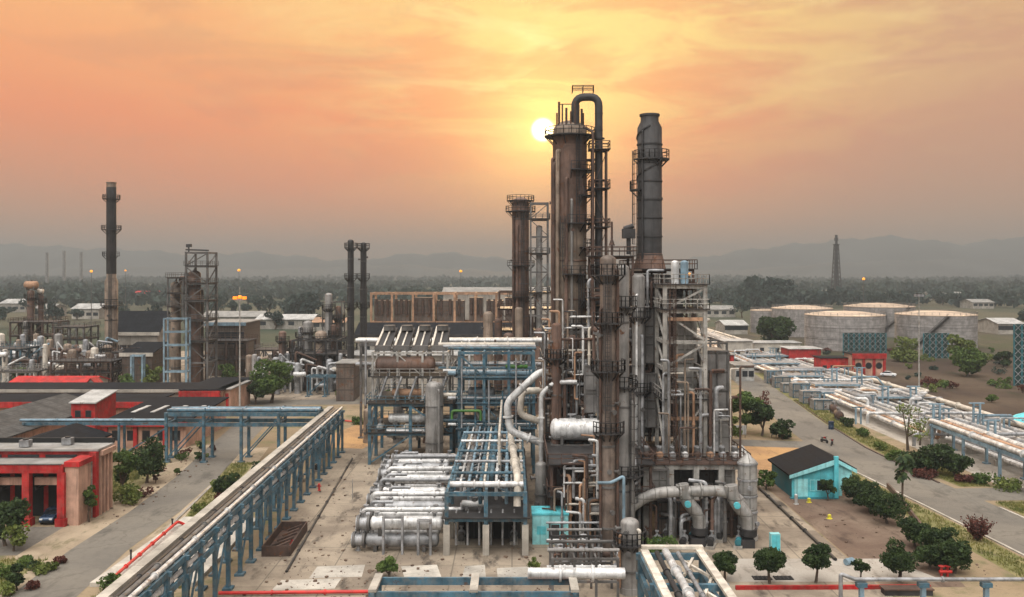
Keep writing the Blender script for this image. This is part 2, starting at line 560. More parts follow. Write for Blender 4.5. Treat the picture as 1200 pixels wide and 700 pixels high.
# ------------------------------------------------------------------ ground, roads, hills, haze
def ground_mat():
    m = bpy.data.materials.new('dusty_plain_ground')
    m.use_nodes = True
    t = NT(m.node_tree)
    b = m.node_tree.nodes['Principled BSDF']
    g = t.node('ShaderNodeNewGeometry').outputs['Position']
    nf = t.noise(g, 0.004, 5.0, 0.6)
    nm = t.noise(g, 0.03, 5.0, 0.6)
    ns = t.noise(g, 0.25, 5.0, 0.65)
    nn = t.noise(g, 1.6, 4.0, 0.6)
    c = t.mix(t.step(nm, 0.35, 0.65), (0.19, 0.135, 0.082), (0.29, 0.22, 0.14))
    c = t.mix(t.step(ns, 0.48, 0.66, 0, 0.75), c, (0.11, 0.115, 0.05))
    c = t.mix(t.step(nn, 0.5, 0.75, 0, 0.4), c, (0.12, 0.09, 0.06))
    sp = t.node('ShaderNodeSeparateXYZ'); t.link(g, sp.inputs[0])
    far = t.step(sp.outputs[1], 215, 330)
    c2 = t.mix(t.step(nf, 0.40, 0.6), (0.034, 0.048, 0.030), (0.085, 0.078, 0.05))
    c = t.mix(far, c, c2)
    t.link(c, b.inputs['Base Color'])
    b.inputs['Roughness'].default_value = 0.95
    b.inputs['Specular IOR Level'].default_value = 0.15
    return m

def stain_mat(name, c1, c2, c3, s1=0.12, s2=0.9, amt=0.8, rough=0.92, bump=0.25, joints=None):
    """ground surfaces, worn and stained, laid out in world coordinates"""
    m = bpy.data.materials.new(name)
    m.use_nodes = True
    t = NT(m.node_tree)
    b = m.node_tree.nodes['Principled BSDF']
    g = t.node('ShaderNodeNewGeometry').outputs['Position']
    n1 = t.noise(g, s1, 6.0, 0.62, 0.5)
    n2 = t.noise(t.mapping(g, (1.0, 0.35, 1.0)), s2, 5.0, 0.65)
    n3 = t.noise(g, s2 * 5, 4.0, 0.6)
    c = t.mix(t.step(n1, 0.38, 0.62), c1, c2)
    c = t.mix(t.step(n2, 0.52, 0.70, 0, amt), c, c3)
    c = t.mix(t.step(n3, 0.45, 0.8, 0, 0.35), c, tuple(x * 0.6 for x in c1))
    vo = t.node('ShaderNodeTexVoronoi', feature='DISTANCE_TO_EDGE')
    dn = t.node('ShaderNodeTexNoise'); dn.inputs['Scale'].default_value = 0.6; dn.inputs['Detail'].default_value = 4
    t.link(g, dn.inputs['Vector'])
    av = t.node('ShaderNodeVectorMath', operation='ADD'); t.link(g, av.inputs[0])
    dv = t.node('ShaderNodeVectorMath', operation='SCALE'); t.link(dn.outputs['Color'], dv.inputs[0]); dv.inputs['Scale'].default_value = 2.5
    t.link(dv.outputs[0], av.inputs[1]); t.link(av.outputs[0], vo.inputs['Vector']); vo.inputs['Scale'].default_value = 0.16
    c = t.mix(t.math('MULTIPLY', t.step(vo.outputs['Distance'], 0.03, 0.008), t.step(n1, 0.40, 0.56, 0, 0.25)), c, tuple(x * 0.35 for x in c1))
    if joints:
        sp = t.node('ShaderNodeSeparateXYZ'); t.link(g, sp.inputs[0])
        f = None
        for ax in (0, 1):
            fr = t.math('FRACT', t.math('DIVIDE', sp.outputs[ax], joints))
            ln = t.step(t.math('ABSOLUTE', t.math('SUBTRACT', fr, 0.5)), 0.485, 0.494)
            f = ln if f is None else t.math('MAXIMUM', f, ln)
        c = t.mix(t.math('MULTIPLY', f, 0.6), c, (0.08, 0.07, 0.055))
    t.link(c, b.inputs['Base Color'])
    b.inputs['Roughness'].default_value = rough
    b.inputs['Specular IOR Level'].default_value = 0.2
    bn = t.node('ShaderNodeBump')
    bn.inputs['Strength'].default_value = bump
    bn.inputs['Distance'].default_value = 0.06
    t.link(n3, bn.inputs['Height'])
    t.link(bn.outputs[0], b.inputs['Normal'])
    return m

M['yard'] = stain_mat('stained_yard_concrete', (0.33, 0.27, 0.203), (0.20, 0.16, 0.122), (0.062, 0.049, 0.040), 0.11, 0.42, 1.0, joints=6.0)
M['asphalt'] = stain_mat('worn_dusty_asphalt', (0.135, 0.122, 0.105), (0.18, 0.16, 0.132), (0.08, 0.072, 0.062), 0.06, 0.3, 0.85)
M['earth'] = stain_mat('orange_bare_earth', (0.46, 0.27, 0.12), (0.36, 0.21, 0.105), (0.20, 0.13, 0.07), 0.2, 0.8)
M['dirt'] = stain_mat('brown_dirt', (0.135, 0.090, 0.066), (0.205, 0.148, 0.108), (0.060, 0.040, 0.030), 0.12, 0.5)
M['dry_field'] = stain_mat('dry_brown_field', (0.050, 0.033, 0.024), (0.082, 0.058, 0.040), (0.028, 0.028, 0.014), 0.03, 0.12, 0.8)
M['sand'] = stain_mat('pale_sandy_soil', (0.36, 0.285, 0.20), (0.27, 0.21, 0.145), (0.13, 0.115, 0.06), 0.15, 0.6, 0.8)
M['scrub'] = stain_mat('scrubby_brown_ground', (0.066, 0.052, 0.036), (0.050, 0.054, 0.026), (0.115, 0.085, 0.058), 0.035, 0.15, 0.7)
M['gravel'] = stain_mat('pale_gravel', (0.40, 0.36, 0.31), (0.33, 0.29, 0.245), (0.18, 0.15, 0.12), 0.1, 0.7)
M['verge'] = stain_mat('grassy_verge_soil', (0.15, 0.145, 0.055), (0.24, 0.20, 0.095), (0.10, 0.075, 0.045), 0.25, 0.9)

gm = MB()
N = 40
xs = [-5900 + 11800 * i / N for i in range(N + 1)]
ys = [-150, 60, 400, 1000, 2000, 3200, 4600, 6400]
for y in ys:
    for x in xs:
        gm.v.append((x, y, 0.0))
for j in range(len(ys) - 1):
    for i in range(N):
        a = j * (N + 1) + i
        gm.f.append((a, a + 1, a + N + 2, a + N + 1))
tag(gm.build('ground', ground_mat(), smooth=False), 'dusty flat plain under the refinery', kind='structure')

def sheet(name, pts, z, m, label=None):
    mb = MB()
    mb.face([(x, y, z) for x, y in pts])
    o = mb.build(name, m, smooth=False)
    if o.data.polygons[0].normal.z < 0: o.data.flip_normals()
    return tag(o, label, kind='structure')

def band(name, line, wd, z, m, label=None):
    """strip of constant width along a line of ground points"""
    L, Rr = [], []
    for i, p in enumerate(line):
        a = Vector(line[max(0, i - 1)]); b = Vector(line[min(len(line) - 1, i + 1)])
        d = (b - a).normalized(); n = Vector((-d.y, d.x))
        q = Vector(p)
        L.append(q + n * wd / 2); Rr.append(q - n * wd / 2)
    mb = MB()
    for p in L: mb.v.append((p.x, p.y, z))
    for p in Rr: mb.v.append((p.x, p.y, z))
    k = len(line)
    for i in range(k - 1):
        mb.f.append((k + i, k + i + 1, i + 1, i))
    o = mb.build(name, m, smooth=False)
    return tag(o, label, kind='structure')

sheet('plant_yard', [(-26.0, 40), (35, 40), (35, 175), (-29, 175)], 0.004, 'yard', 'stained concrete yard of the refinery')
sheet('plant_yard', [(-170, 205), (44, 205), (48, 330), (-200, 330)], 0.004, 'yard', 'concrete yard of the units far behind')
sheet('shed_yard', [(35.2, 84), (43, 84), (48.5, 118), (48.5, 150), (35.2, 150)], 0.008, 'dirt', 'brown dirt yard around the cyan shed')
sheet('pale_path', [G(860, 655), G(1040, 655), G(1110, 682), G(850, 682)][::-1], 0.012, 'gravel', 'pale concrete path under the round trees')
band('earth_patch', [(36.5, 134), (40, 140), (44, 145), (48, 153)], 16, 0.0095, 'earth', 'orange bare earth behind the cyan shed')
# right road along the pipe corridor
road_line = [(59.5, 60), (58.5, 90), (57.2, 112), (55.8, 130), (55.2, 150), (57, 172), (60.5, 205), (67, 260), (76, 330)]
band('road', road_line, 9.0, 0.012, 'asphalt', 'worn grey road beside the pipe corridor')
band('side_road', [(59.0, 118.6), (66, 118.9), (90, 120), (130, 123)], 6.5, 0.016, 'asphalt', 'side road crossing under the pipe corridor')
band('side_road', [(36, 155), (44, 153.5), (54, 152)], 6.0, 0.016, 'asphalt', 'short side road behind the cyan shed')
band('side_road', [(45, 205), (54, 203), (60, 201)], 7.0, 0.016, 'asphalt', 'side road past the far end of the plant')
# left road
lroad = [(-41.5, 60), (-43.0, 80), (-44.3, 95), (-44.4, 110), (-45.6, 128), (-48.6, 152), (-51.5, 178), (-52, 200)]
band('road', lroad, 6.2, 0.012, 'asphalt', 'dusty road beside the blue pipe trestle')
band('road', [(-200, 199), (-110, 200), (-52, 201), (-30, 203), (0, 200)], 8.0, 0.016, 'asphalt', 'cross road behind the red roofed buildings')
sheet('forecourt', [(-76, 92.5), (-46.6, 93.5), (-47.6, 103.8), (-76, 103.6)], 0.008, 'asphalt', 'grey forecourt before the red garage')
sheet('dry_field', [(97, 128), (330, 128), (420, 300), (97, 300)], 0.004, 'dry_field', 'dry brown field beyond the pipe corridor')
sheet('tank_yard', [(97, 300), (420, 300), (520, 470), (80, 470)], 0.004, 'scrub', 'bare yard around the storage tanks')
band('corridor_bed', [(81.5, 70), (81.5, 200), (83.5, 470)], 27, 0.008, 'gravel', 'pale gravel bed under the pipelines')
band('verge', [(66.2, 60), (65.4, 100), (64.8, 114.5)], 5.0, 0.016, 'verge', 'dry grass verge between road and pipelines')
band('verge', [(64.4, 123), (62.6, 140), (63.2, 170), (67, 205), (73, 260)], 4.6, 0.016, 'verge', 'grass verge between road and pipelines')
band('verge', [(51.5, 84), (51.0, 100), (49.2, 120), (48.6, 146)], 4.0, 0.016, 'verge', 'narrow verge beside the road')
sheet('verge', [(-76, 70), (-46.5, 70), (-48.6, 92), (-76, 92)], 0.012, 'verge', 'scrubby grass bed before the red garage')
band('sandy_verge', [(-47.8, 60), (-49.4, 95), (-49.8, 110), (-51, 128), (-54, 152)], 5.5, 0.0085, 'sand', 'sandy strip between road and red buildings')
band('sandy_verge', [(-38.4, 84), (-39.0, 110), (-40.6, 128), (-43.4, 150)], 4.4, 0.0085, 'sand', 'sandy strip between road and blue trestle')
sheet('verge', [(-60, 118), (-51.0, 118), (-53.6, 140), (-60, 140)], 0.012, 'verge', 'grass beside the road under the blue trestle')
band('verge', [(-38.0, 108), (-39.2, 116), (-42, 138)], 3.6, 0.012, 'verge', 'strip of weeds between road and trestle')
band('dirt_patch', [(-30, 150), (-27, 165), (-22, 182)], 10, 0.012, 'earth', 'orange earth past the end of the trestle')
for q in ([(372, 664), (428, 662), (424, 676), (362, 678)], [(330, 680), (400, 678), (392, 690), (318, 692)], [(470, 664), (512, 662), (520, 684), (476, 684)],
          [(545, 664), (568, 662), (570, 682), (540, 682)], [(582, 666), (624, 664), (632, 684), (584, 684)]):
    sheet('concrete_slab', [G(*p) for p in q][::-1], 0.010, 'pale_concrete', 'pale patch of bare concrete slab')

def kerb(line, name, label, m, w_=0.3, h=0.13, z=0.0):
    mb = MB()
    for a, b in zip(line, line[1:]):
        mb.bar((a[0], a[1], h / 2), (b[0], b[1], h / 2), w_, h)
    return tag(mb.build(name, m, smooth=False), label, kind='structure')
kerb([(54.0, 90), (52.6, 112), (51.1, 131), (50.6, 146)], 'kerb', 'concrete kerb of the road', 'pale_concrete')
kerb([(61.6, 112), (62.4, 100), (63.2, 84), (64.2, 62)], 'kerb', 'concrete kerb of the road by the verge', 'pale_concrete')
kerb([(60.2, 125), (59.8, 150), (61.5, 172), (65, 204)], 'kerb', 'dark stained kerb along the pipelines', 'brown_steel')
kerb([(-39.4, 96), (-40.6, 110), (-42.2, 128)], 'kerb', 'worn kerb of the trestle side road', 'concrete')
kerb([(-76, 92.2), (-62, 92.6)], 'kerb', 'red painted kerb of the forecourt', 'red', 0.35, 0.45)

# ---- hills (one terrain sheet with ridges)
def hill_h(x, y):
    p = 600 + x * F / y                                   # bearing, as photograph column
    def g(c, s, a): return a * math.exp(-((p - c) / s) ** 2)
    crest = 60 + g(520, 75, 66) + g(300, 120, 54) + g(80, 140, 74) + g(-160, 200, 90) + g(950, 85, 100) + g(1065, 85, 118) + g(1215, 85, 124) + g(1400, 150, 110) + g(840, 60, 40)
    crest += 7 * math.sin(p * 0.11) + 5 * math.sin(p * 0.043 + 1) + 3.2 * math.sin(p * 0.27 + 2) + 2 * math.sin(p * 0.55)
    front = 30 + g(1010, 110, 44) + g(1160, 90, 52) + g(450, 90, 30) + g(180, 120, 26) + 4 * math.sin(p * 0.09 + 2) + 3 * math.sin(p * 0.31)
    h = 0.91 * crest * math.exp(-((y - 4150) / 380) ** 2)
    h2 = front * 0.95 * math.exp(-((y - 3400) / 240) ** 2)
    return max(h, h2) + 0.0 * y
hm = MB()
NX, NY = 260, 22
for j in range(NY + 1):
    y = 2800 + (5200 - 2800) * j / NY
    for i in range(NX + 1):
        x = (-0.78 + 1.56 * i / NX) * y
        e = math.sin(PI * j / NY) ** 0.3 if 0 < j < NY else 0
        hm.v.append((x, y, hill_h(x, y) * e - 0.6 * (1 - e)))
for j in range(NY):
    for i in range(NX):
        a = j * (NX + 1) + i
        hm.f.append((a, a + 1, a + NX + 2, a + NX + 1))
tag(hm.build('hills', mat('wooded_hillside', (0.072, 0.074, 0.07), 0.95, 0, 0.4, 0.006)), 'low wooded mountain ridges on the horizon', kind='structure')

# ---- haze
hz = MB().box(-6000, 6000, -200, 6600, -1.0, 206)
hm_ = bpy.data.materials.new('evening_haze')
hm_.use_nodes = True
ht = hm_.node_tree
for n_ in list(ht.nodes):
    if n_.type == 'BSDF_PRINCIPLED': ht.nodes.remove(n_)
pv = ht.nodes.new('ShaderNodeVolumePrincipled')
pv.inputs['Color'].default_value = (0.36, 0.405, 0.435, 1)
pv.inputs['Density'].default_value = HAZE_D = 0.00040
pv.inputs['Anisotropy'].default_value = 0.2
ht.links.new(pv.outputs[0], ht.nodes['Material Output'].inputs['Volume'])
tag(hz.build('haze', hm_, smooth=False), 'pale evening haze over the plain', kind='stuff')

# ------------------------------------------------------------------ vegetation
def rquad(mb, c, s, rg):
    a = Vector((rg.gauss(0, 1), rg.gauss(0, 1), rg.gauss(0, 0.8))).normalized()
    d, u, n = frame_of(a)
    t = rg.uniform(0, PI)
    u, n = u * math.cos(t) + n * math.sin(t), n * math.cos(t) - u * math.sin(t)
    c = Vector(c)
    b = len(mb.v)
    l = s * rg.uniform(0.7, 1.3); k = l * rg.uniform(0.45, 0.8)
    mb.v += [tuple(c - u * l), tuple(c - n * k), tuple(c + u * l), tuple(c + n * k)]
    mb.f.append((b, b + 1, b + 2, b + 3))

def crown(blobs, n, s, rg, shell=0.55):
    """leaves scattered through clumps: blobs = [(x,y,z,rx,rz)]"""
    mb = MB()
    tot = sum(b[3] ** 2 for b in blobs)
    for bx, by, bz, rx, rz_ in blobs:
        k = int(n * rx ** 2 / tot * rg.uniform(.55, 1.3))
        ph = [rg.uniform(0, 6.28) for _ in range(4)]
        for _ in range(k):
            a = Vector((rg.gauss(0, 1), rg.gauss(0, 1), rg.gauss(0, 1))).normalized()
            lump = 1 + 0.16 * math.sin(5 * a.x + ph[0]) * math.sin(5 * a.y + ph[1]) + 0.1 * math.sin(9 * a.z + ph[2])
            r = (shell + (1 - shell) * rg.random() ** 0.5) * lump
            rquad(mb, (bx + a.x * rx * r, by + a.y * rx * r, bz + a.z * rz_ * r), s, rg)
    return mb

def tree(label, x, y, h, r, kind='leaf_mid', group=None, trunk_h=None, style='round', n=900, s=0.22, seed=1, name='tree', cat='tree', nb=7):
    rg = random.Random(seed)
    t = thing(name, label, cat, x, y, 0, 0, group)
    th = trunk_h if trunk_h is not None else h * 0.35
    tr = MB()
    top = Vector((rg.uniform(-.1, .1) * r, rg.uniform(-.1, .1) * r, th))
    tr.tube((0, 0, -0.05), top, 0.07 * r + 0.05, 0.05 * r + 0.03, 8)
    blobs = []
    if style == 'round':
        c = Vector((0, 0, th + (h - th) * 0.48))
        blobs = [(0, 0, c.z, r * 0.74, (h - th) * 0.42)]
        for i in range(9):
            a = i * 0.9 + rg.uniform(-.5, .5); q = rg.uniform(.38, .72)
            blobs.append((math.cos(a) * r * q, math.sin(a) * r * q, c.z + rg.uniform(-.28, .34) * (h - th), r * rg.uniform(.26, .46), (h - th) * rg.uniform(.16, .27)))
    else:
        for i in range(nb):
            a = i * 2.4 + rg.uniform(-.4, .4)
            q = r * rg.uniform(0.15, 0.68)
            zz = th + (h - th) * rg.uniform(0.15, 0.85)
            rr = r * rg.uniform(0.34, 0.55) * (1.1 - 0.4 * (zz - th) / (h - th))
            blobs.append((math.cos(a) * q, math.sin(a) * q, zz, rr, rr * 0.75))
    for b in blobs[:6]:
        tr.tube(top * 0.95, (b[0] * 0.8, b[1] * 0.8, b[2]), 0.03 * r + 0.02, 0.012 * r + 0.01, 5)
    tr.build('trunk', 'bark', t)
    crown(blobs, n, s, rg).build('crown', kind, t, smooth=False)
    return t
# ------------------------------------------------------------------ process equipment builders
def arc_platform(t, r, z, a0, a1, wd=1.1, m='dark_steel', rail_m=None, brackets=True):
    """ring-segment walkway on a column, with its railing as a sub-part"""
    k = max(3, int(abs(a1 - a0) / R(18)))
    mb = MB()
    A = [a0 + (a1 - a0) * i / k for i in range(k + 1)]
    for i in range(k):
        c0, s0, c1, s1 = math.cos(A[i]), math.sin(A[i]), math.cos(A[i+1]), math.sin(A[i+1])
        ri, ro = r + 0.02, r + wd
        mb.prism([(c0*ri, s0*ri, z), (c0*ro, s0*ro, z), (c1*ro, s1*ro, z), (c1*ri, s1*ri, z)], (0, 0, 0.14))
    if brackets:
        for a in A[::2]:
            c, s = math.cos(a), math.sin(a)
            mb.bar((c*r, s*r, z - wd*0.9), (c*(r+wd*0.9), s*(r+wd*0.9), z), 0.12)
    p = mb.build('platform', m, t)
    rl = MB()
    ro = r + wd - 0.06
    rl.rail([(math.cos(a)*ro, math.sin(a)*ro, z + 0.14) for a in A], 1.1, 1.2, 0.045)
    rl.build('railing', rail_m or m, p)
    return p

def column(name, label, x, y, r, z0, h, m='shell', cat='column', group=None, plats=(), ladders=(), risers=(), bands=0, skirt=0.0, top='dome', noz=6, seed=1, k=24, r2=None, tcol=None, nozm='grey_steel', base=True):
    """vertical process vessel: shell, platforms > railing, ladder, riser pipes, nozzles"""
    rg = random.Random(seed)
    t = thing(name, label, cat, x, y, z0, 0, group)
    mb = MB()
    H = h - z0
    r2 = r2 or r
    pr = [(0, r * (1.08 if base else 1)), (0.6, r * (1.08 if base else 1)), (0.61, r)]
    if r2 != r:
        pr += [(tcol * H if tcol else H * .5, r), ((tcol * H if tcol else H * .5) + (r - abs(r2)) * 1.6 + 0.2, r2)]
    if top == 'dome':
        pr += [(H - r2 * 0.6, r2)]
        for i in range(1, 6):
            a = PI / 2 * i / 5
            pr.append((H - r2 * 0.6 + r2 * 0.6 * math.sin(a), r2 * math.cos(a)))
    elif top == 'cone':
        pr += [(H - r2 * 0.9, r2), (H, 0.1)]
    else:
        pr += [(H - 0.25, r2), (H - 0.25, r2 * 1.12), (H, r2 * 1.12), (H, r2 * 0.8), (H - 0.9, r2 * 0.78)]
    mb.profile((0, 0, 0), (0, 0, 1), pr, k)
    mb.build('shell', m, t)
    for i in range(bands):
        zz = H * (i + 0.7) / (bands + 0.4)
        rr = r if not (r2 != r and zz > (tcol or .5) * H) else r2
        MB().profile((0, 0, zz), (0, 0, 1), [(0, rr + .01), (0.02, rr + .09), (0.2, rr + .09), (0.22, rr + .01)], k).build('stiffening_ring', nozm, t)
    for (z, a0, a1, wd) in plats:
        arc_platform(t, r2 if (r2 != r and z - z0 > (tcol or .5) * H) else r, z - z0, R(a0), R(a1), wd)
    for (a, za, zb) in ladders:
        c, s = math.cos(R(a)), math.sin(R(a))
        l = MB(); l.ladder(c * (r + .22), s * (r + .22), za - z0, zb - z0, c, s)
        l.build('ladder', 'dark_steel', t)
    for (a, off, rr, za, zb, mm) in risers:
        c, s = math.cos(R(a)), math.sin(R(a))
        q = r + rr + off
        MB().path([(c * (r - .1), s * (r - .1), zb - z0), (c * q, s * q, zb - z0), (c * q, s * q, za - z0)], rr, 10, 1.6).build('riser_pipe', mm, t)
    for i in range(noz):
        a = rg.uniform(PI * 1.0, PI * 2.0); z = rg.uniform(0.1, 0.9) * H
        rr = (r2 if (r2 != r and z > (tcol or .5) * H) else r)
        c, s = math.cos(a), math.sin(a)
        q = MB().tube((c * rr * .95, s * rr * .95, z), (c * (rr + .5), s * (rr + .5), z), 0.16, None, 10)
        q.tube((c * (rr + .42), s * (rr + .42), z), (c * (rr + .54), s * (rr + .54), z), 0.27, None, 10)
        q.build('nozzle', nozm, t)
    return t

def frame(name, label, x0, x1, y0, y1, levels, nx, ny, m='grey_steel', cat='steel frame', group=None, sec=0.34, decks=(), brace=True, z0=0.0, deck_m='dark_steel', rails=True, rail_m=None, top_posts=True, stairs=None):
    """open steel structure: posts, beams, braces, decks > railing"""
    t = thing(name, label, cat, (x0 + x1) / 2, (y0 + y1) / 2, z0, 0, group)
    hx, hy = (x1 - x0) / 2, (y1 - y0) / 2
    X = [-hx + 2 * hx * i / nx for i in range(nx + 1)]
    Y = [-hy + 2 * hy * i / ny for i in range(ny + 1)]
    top = levels[-1] - z0
    for i, x in enumerate(X):
        for j, y in enumerate(Y):
            if 0 < i < nx and 0 < j < ny: continue
            MB().box(x - sec/2, x + sec/2, y - sec/2, y + sec/2, 0, top + sec / 2).build('post', m, t, smooth=False)
    zs = [0] + [l - z0 for l in levels]
    for li, z in enumerate(zs[1:]):
        for y in (Y if li in decks or len(Y) <= 3 else (Y[0], Y[-1])):
            MB().box(-hx + sec/2, hx - sec/2, y - sec*.36, y + sec*.36, z - sec*.5, z + sec*.44).build('beam', m, t, smooth=False)
        for x in X:
            MB().box(x - sec*.34, x + sec*.34, -hy + sec/2, hy - sec/2, z - sec*.46, z + sec*.40).build('cross_beam', m, t, smooth=False)
        if li in decks:
            d = MB().box(-hx - .5, hx + .5, -hy - .5, hy + .5, z + sec*.46, z + sec*.46 + .1).build('deck', deck_m, t, smooth=False)
            if rails:
                q = .42
                MB().rail([(-hx-q, -hy-q, z + sec*.5 + .1), (hx+q, -hy-q, z + sec*.5 + .1), (hx+q, hy+q, z + sec*.5 + .1), (-hx-q, hy+q, z + sec*.5 + .1)], 1.1, 1.5, .045, True).build('railing', rail_m or m, d, smooth=False)
    if brace:
        for li in range(len(zs) - 1):
            za, zb = zs[li] + .2, zs[li + 1] - .2
            i = li % nx
            if li % 2 == 0:
                MB().bar((X[i], -hy - .01, za), (X[i+1], -hy - .01, zb), sec * .5).build('brace', m, t, smooth=False)
            else:
                MB().bar((X[i+1], -hy - .01, za), (X[i], -hy - .01, zb), sec * .5).build('brace', m, t, smooth=False)
            for xx in (X[0], X[-1]):
                MB().bar((xx, Y[0], za), (xx, Y[1], zb), sec * .5).build('brace', m, t, smooth=False)
    return t

def exchanger(label, x, y, z, L=9.0, r=0.62, m='white_pipe', group=None, rz=0, saddle=0.5):
    t = thing('heat_exchanger', label, 'heat exchanger', x, y, z, rz, group)
    MB().vessel((1.5, 0, 0), (L, 0, 0), r, 18, .5).build('shell', m, t)
    hd = MB().profile((0, 0, 0), (1, 0, 0), [(0, .05), (0.05, r*.8), (.06, r*1.02), (.14, r*1.02), (.15, r*.9), (1.2, r*.9)], 18)
    hd.build('channel_head', 'galv', t)
    for q in (0.16, 1.22):
        MB().profile((q, 0, 0), (1, 0, 0), [(0, r*.9), (0.01, r*1.18), (.26, r*1.18), (.27, r*.9)], 18).build('flange', 'grey_steel', t)
    for q in (2.6, L - 1.6):
        MB().box(q - .18, q + .18, -r*.8, r*.8, -r - saddle, -r * .55).build('saddle', 'grey_steel', t, smooth=False)
    for q, u in ((.7, 1), (.7, -1), (2.2, 1), (L - 1.0, 1)):
        n = MB().tube((q, 0, u*r*.7), (q, 0, u*(r+.42)), .19, None, 10)
        n.tube((q, 0, u*(r+.32)), (q, 0, u*(r+.46)), .32, None, 10)
        n.build('nozzle', 'galv', t)
    return t

def drum(label, x, y, z, L, r, m='white_pipe', rz=0, group=None, saddle=.5, name='horizontal_drum', cat='drum', k=20):
    """horizontal vessel centred on x,y,z"""
    t = thing(name, label, cat, x, y, z, rz, group)
    MB().vessel((-L/2, 0, 0), (L/2, 0, 0), r, k, .5).build('shell', m, t)
    for q in (-.28 * L, .28 * L):
        MB().box(q - .16, q + .16, -r*.85, r*.85, -r - saddle, -r*.5).build('saddle', 'grey_steel', t, smooth=False)
    for q, b in ((-.1 * L, .14), (.3 * L, .2)):
        MB().tube((q, 0, r*.9), (q, 0, r + .45), b).tube((q, 0, r + .36), (q, 0, r + .5), b * 1.6).build('nozzle', 'galv', t)
    MB().tube((.05 * L, 0, r*.85), (.05 * L, 0, r + .3), .34).build('manway', 'grey_steel', t)
    return t

def pipe(label, pts, r, m='white_pipe', group=None, name='pipe', cat='pipe', flanges=0, bend=2.0, k=10):
    if 'pipeline' in label.split() or 'pipelines' in label.split(): name = cat = 'pipeline'
    elif 'riser' in label: name, cat = 'pipe_riser', 'riser'
    elif 'loop' in label: name, cat = 'pipe_loop', 'pipe loop'
    mb = MB().path(pts, r, k, bend)
    if flanges:
        for a, b in zip(pts, pts[1:]):
            a, b = Vector(a), Vector(b); L = (b - a).length
            n = int(L // flanges)
            for i in range(1, n + 1):
                p = a.lerp(b, i / (n + 1)); d = (b - a).normalized()
                mb.tube(p - d * .08, p + d * .08, r * 1.5, None, k)
    if r > .19:
        for a, b in zip(pts, pts[1:]):
            a, b = Vector(a), Vector(b); L = (b - a).length; d = (b - a).normalized()
            n = int(L // 2.4)
            if 1 < n < 60:
                for i in range(1, n + 1):
                    p = a.lerp(b, i / (n + 1)); mb.tube(p - d * .05, p + d * .05, r * 1.07, None, k)
    return tag(mb.build(name, m), label, cat, group)

def trestle(name, label, p0, p1, width, ztop, bay=6.0, m='blue_steel', ztier=None, sec=.34, group=None, cat='pipe rack', overhang=.4, brace=True, slender=False):
    """pipe rack: paired posts, cross beams, stringers, braces"""
    p0, p1 = Vector((*p0, 0)), Vector((*p1, 0))
    d = p1 - p0; L = d.length
    t = thing(name, label, cat, p0.x, p0.y, 0, math.atan2(d.y, d.x), group)
    n = max(1, round(L / bay))
    tiers = [ztop] + ([ztier] if ztier else [])
    for i in range(n + 1):
        x = L * i / n
        for y in (-width/2, width/2):
            MB().box(x - sec/2, x + sec/2, y - sec/2, y + sec/2, 0, ztop - .05).box(x - .5, x + .5, y - .45, y + .45, 0, .22).build('post', m, t, smooth=False)
        for z in tiers:
            MB().box(x - sec*.4, x + sec*.4, -width/2 - overhang, width/2 + overhang, z - .04 - sec if z == ztop else z - sec, z - .04).build('cross_beam', m, t, smooth=False)
        if brace and i < n and i % 2 == 0:
            for y in (-width/2, width/2):
                MB().bar((x, y, .6), (x + L/n, y, ztop - .8), sec*.45).build('brace', m, t, smooth=False)
    for z in tiers:
        for y in (-width/2, width/2):
            MB().box(-.3, L + .3, y - sec*.3, y + sec*.3, z - .05 - sec*1.3, z - .012).build('stringer', m, t, smooth=False)
    return t

def pump(label, x, y, z=0, rz=0, m='teal', group=None):
    t = thing('pump', label, 'pump', x, y, z, rz, group)
    MB().box(-1.1, 1.1, -.45, .45, 0, .3).build('baseplate', 'concrete', t, smooth=False)
    MB().tube((-.95, 0, .75), (.1, 0, .75), .34, None, 14).box(-.7, -.2, -.3, .3, .3, .5).build('motor', m, t)
    MB().profile((.25, 0, .75), (1, 0, 0), [(0, .12), (.2, .12), (.22, .42), (.62, .42), (.7, .2), (.95, .2)], 14).build('casing', 'galv', t)
    MB().tube((.6, 0, 1.0), (.6, 0, 1.6), .13).tube((.6, 0, 1.5), (.6, 0, 1.62), .24).build('outlet', 'galv', t)
    return t

def lamp_mast(label, x, y, h, head=1.0, m='orange_lamp', group=None, r=.16, pm='galv', cluster=False, name='lamp_mast'):
    t = thing(name, label, 'lamp mast', x, y, 0, 0, group)
    MB().tube((0, 0, 0), (0, 0, h), r, r * .45, 8).box(-.4, .4, -.4, .4, 0, .3).build('pole', pm, t)
    if cluster:
        MB().tube((0, 0, h - .3), (0, 0, h - .1), head * .9, None, 12).build('lamp_ring', 'dark_steel', t)
        for i in range(6):
            a = i * PI / 3
            MB().box(math.cos(a) * head - .3, math.cos(a) * head + .3, math.sin(a) * head - .3, math.sin(a) * head + .3, h - .9, h - .35).build('floodlight', m, t, smooth=False)
    else:
        MB().profile((0, 0, h), (0, 0, 1), [(0, head*.3), (.1*head, head*.55), (.5*head, head*.62), (.85*head, head*.45), (head, head*.1)], 12).build('lamp', m, t)
    return t

